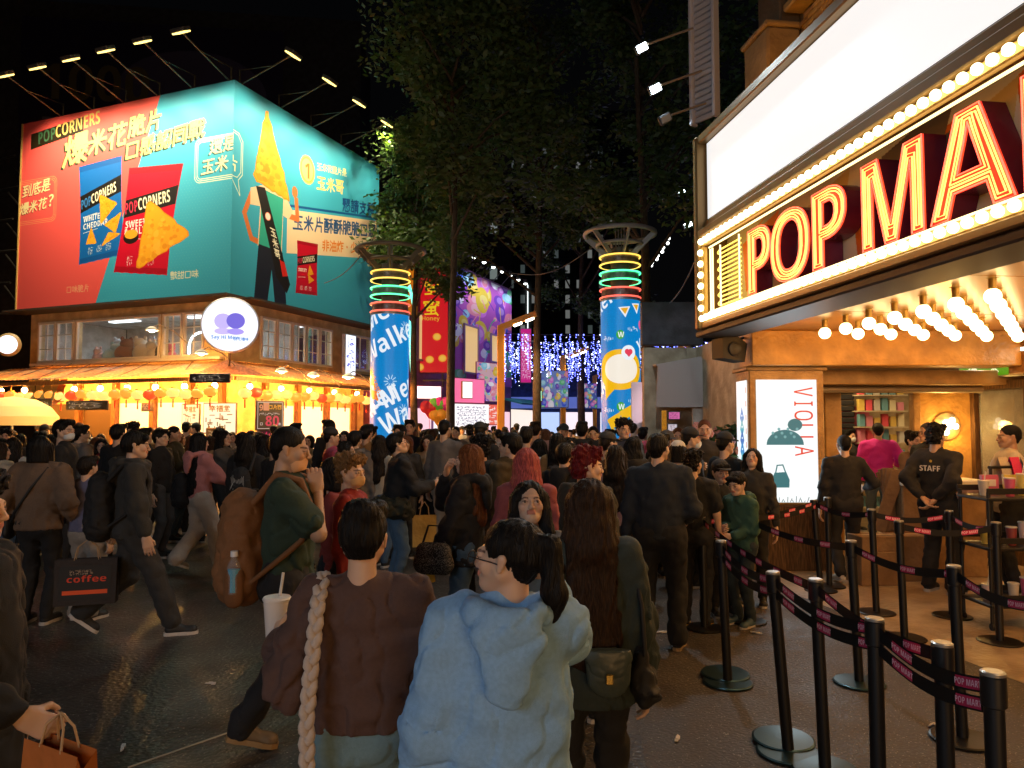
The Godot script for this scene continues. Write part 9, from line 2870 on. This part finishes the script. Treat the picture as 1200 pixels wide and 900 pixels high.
	# towels over a rail by the cart
	for k in 3:
		st = mb()
		var c: Color = [Color(0.5, 0.42, 0.3), Color(0.6, 0.03, 0.12), Color(0.45, 0.38, 0.3)][k]
		var pts := []
		for j in 9:
			var a := PI * j / 8.0
			pts.append(Vector3(0, 0.08 * sin(a) - 0.055 * absf(j - 4), -0.06 * cos(a)))
		for j in 8: quad(st, pts[j] + Vector3(0.06, 0, 0), pts[j] + Vector3(-0.06, 0, 0), pts[j + 1] + Vector3(-0.06, 0, 0), pts[j + 1] + Vector3(0.06, 0, 0))
		tag(obj("towel", st, mat(c, 0.9, 0.0, "fabric"), null, Transform3D(Basis(Vector3.UP, 0.3), Vector3(4.62 + 0.11 * k, 1.36, -7.0))), ["cream", "crimson", "sand"][k] + " cloth draped over the rail beside the drinks cart", "towel", "cloths over the rail")
	t = thing("cloth_rail", "dark rail carrying three cloths beside the drinks cart", "rail", Vector3(4.72, 0.008, -7.0), 0.3)
	obj("bar", tube(mb(), [Vector3(-0.3, 1.34, 0), Vector3(0.3, 1.34, 0)], 0.015, 8), black, t)
	for x in [-0.28, 0.28]:
		obj("upright", tube(mb(), [Vector3(x, 0.0, 0), Vector3(x, 1.34, 0)], 0.014, 8), black, t)
	# flower stand by the booth
	t = thing("flower_stand", "tall flower stand of orange and yellow blooms beside the shop pillar", "flowers", Vector3(at(842, 497, 9.6).x, 0, -9.6))
	obj("vase", lathe(mb(), [Vector2(0, 0), Vector2(0.16, 0), Vector2(0.1, 0.9), Vector2(0.14, 1.2), Vector2(0, 1.2)], 16), mat(Color(0.2, 0.1, 0.05), 0.5), t)
	var cl := []
	for k in 16: cl.append([Vector3(cos(k * 2.4) * 0.26, 1.35 + 0.35 * fposmod(k * 0.37, 1.0), sin(k * 2.4) * 0.2), 0.14])
	mesh_node("leaves", leaves_mesh(cl, 900, 0.09, 6), mat(Color(0.06, 0.12, 0.03), 0.6), t)
	for k in 18:
		st = mb()
		var c := Vector3(cos(k * 2.4) * 0.3, 1.32 + 0.42 * fposmod(k * 0.41, 1.0), sin(k * 2.4) * 0.22 + 0.05)
		for j in 6: ball(st, c + Vector3(cos(j * 1.047) * 0.03, sin(j * 1.047) * 0.03, 0), Vector3(0.026, 0.026, 0.014), 6, 4)
		ball(st, c, Vector3(0.018, 0.018, 0.02), 6, 4)
		obj("bloom", st, mat([Color(0.6, 0.2, 0.12), Color(0.65, 0.45, 0.06), Color(0.6, 0.3, 0.28)][k % 3], 0.7), t)

# lettering on the attendant's back, standing a few millimetres off the cloth
func build_staff_print() -> void:
	var t := TextMesh.new()
	t.font = font_of(true)
	t.text = "STAFF"
	t.font_size = 48
	t.pixel_size = 0.0016
	t.depth = 0.002
	var n: Node3D = who.staff
	var s := 1.73 / 1.72
	mesh_node("back_lettering", t, mat(Color(0.6, 0.58, 0.54), 0.7), n, Transform3D(Basis().scaled(Vector3.ONE * s), Vector3(0.0, 1.285, 0.148)))
	var st := mb()
	lathe(st, [Vector2(0, 0), Vector2(0.014, 0.0), Vector2(0.014, 0.002), Vector2(0, 0.002)], 12, Transform3D(Basis(Vector3.RIGHT, PI / 2), Vector3(0.0, 1.36, 0.125)))
	obj("back_emblem", st, mat(Color(0.6, 0.4, 0.05), 0.6), n)

func build_props() -> void:
	build_queue()
	build_carried()
	build_shop_props()
	build_staff_print()

func _ready() -> void:
	# camera
	var cam := Camera3D.new()
	cam.name = "camera"
	add_child(cam)
	cam.position = Vector3(0, EYE, 0)
	cam.rotation.x = pitch
	cam.fov = rad_to_deg(2.0 * atan(450.0 / F))
	cam.far = 600.0
	cam.current = true
	# night sky
	var env := Environment.new()
	var sky := Sky.new()
	var sm := ProceduralSkyMaterial.new()
	sm.sky_top_color = Color(0.010, 0.011, 0.014)
	sm.sky_horizon_color = Color(0.028, 0.026, 0.028)
	sm.ground_bottom_color = Color(0.01, 0.01, 0.01)
	sm.ground_horizon_color = Color(0.02, 0.02, 0.02)
	sm.sky_curve = 0.15
	sky.sky_material = sm
	env.background_mode = Environment.BG_SKY
	env.sky = sky
	env.tonemap_mode = Environment.TONE_MAPPER_LINEAR
	env.tonemap_exposure = 1.25
	env.sdfgi_enabled = true
	env.ssao_enabled = true
	env.ssil_enabled = true
	var we := WorldEnvironment.new()
	we.name = "environment"
	we.environment = env
	add_child(we)
	rng.seed = 1234
	# structure
	build_ground()
	build_corner_building()
	build_billboard()
	build_lanterns()
	build_corner_signs()
	build_middle()
	build_trees()
	build_marquee()
	build_shop()
	build_behind()
	# objects
	build_people()
	build_props()
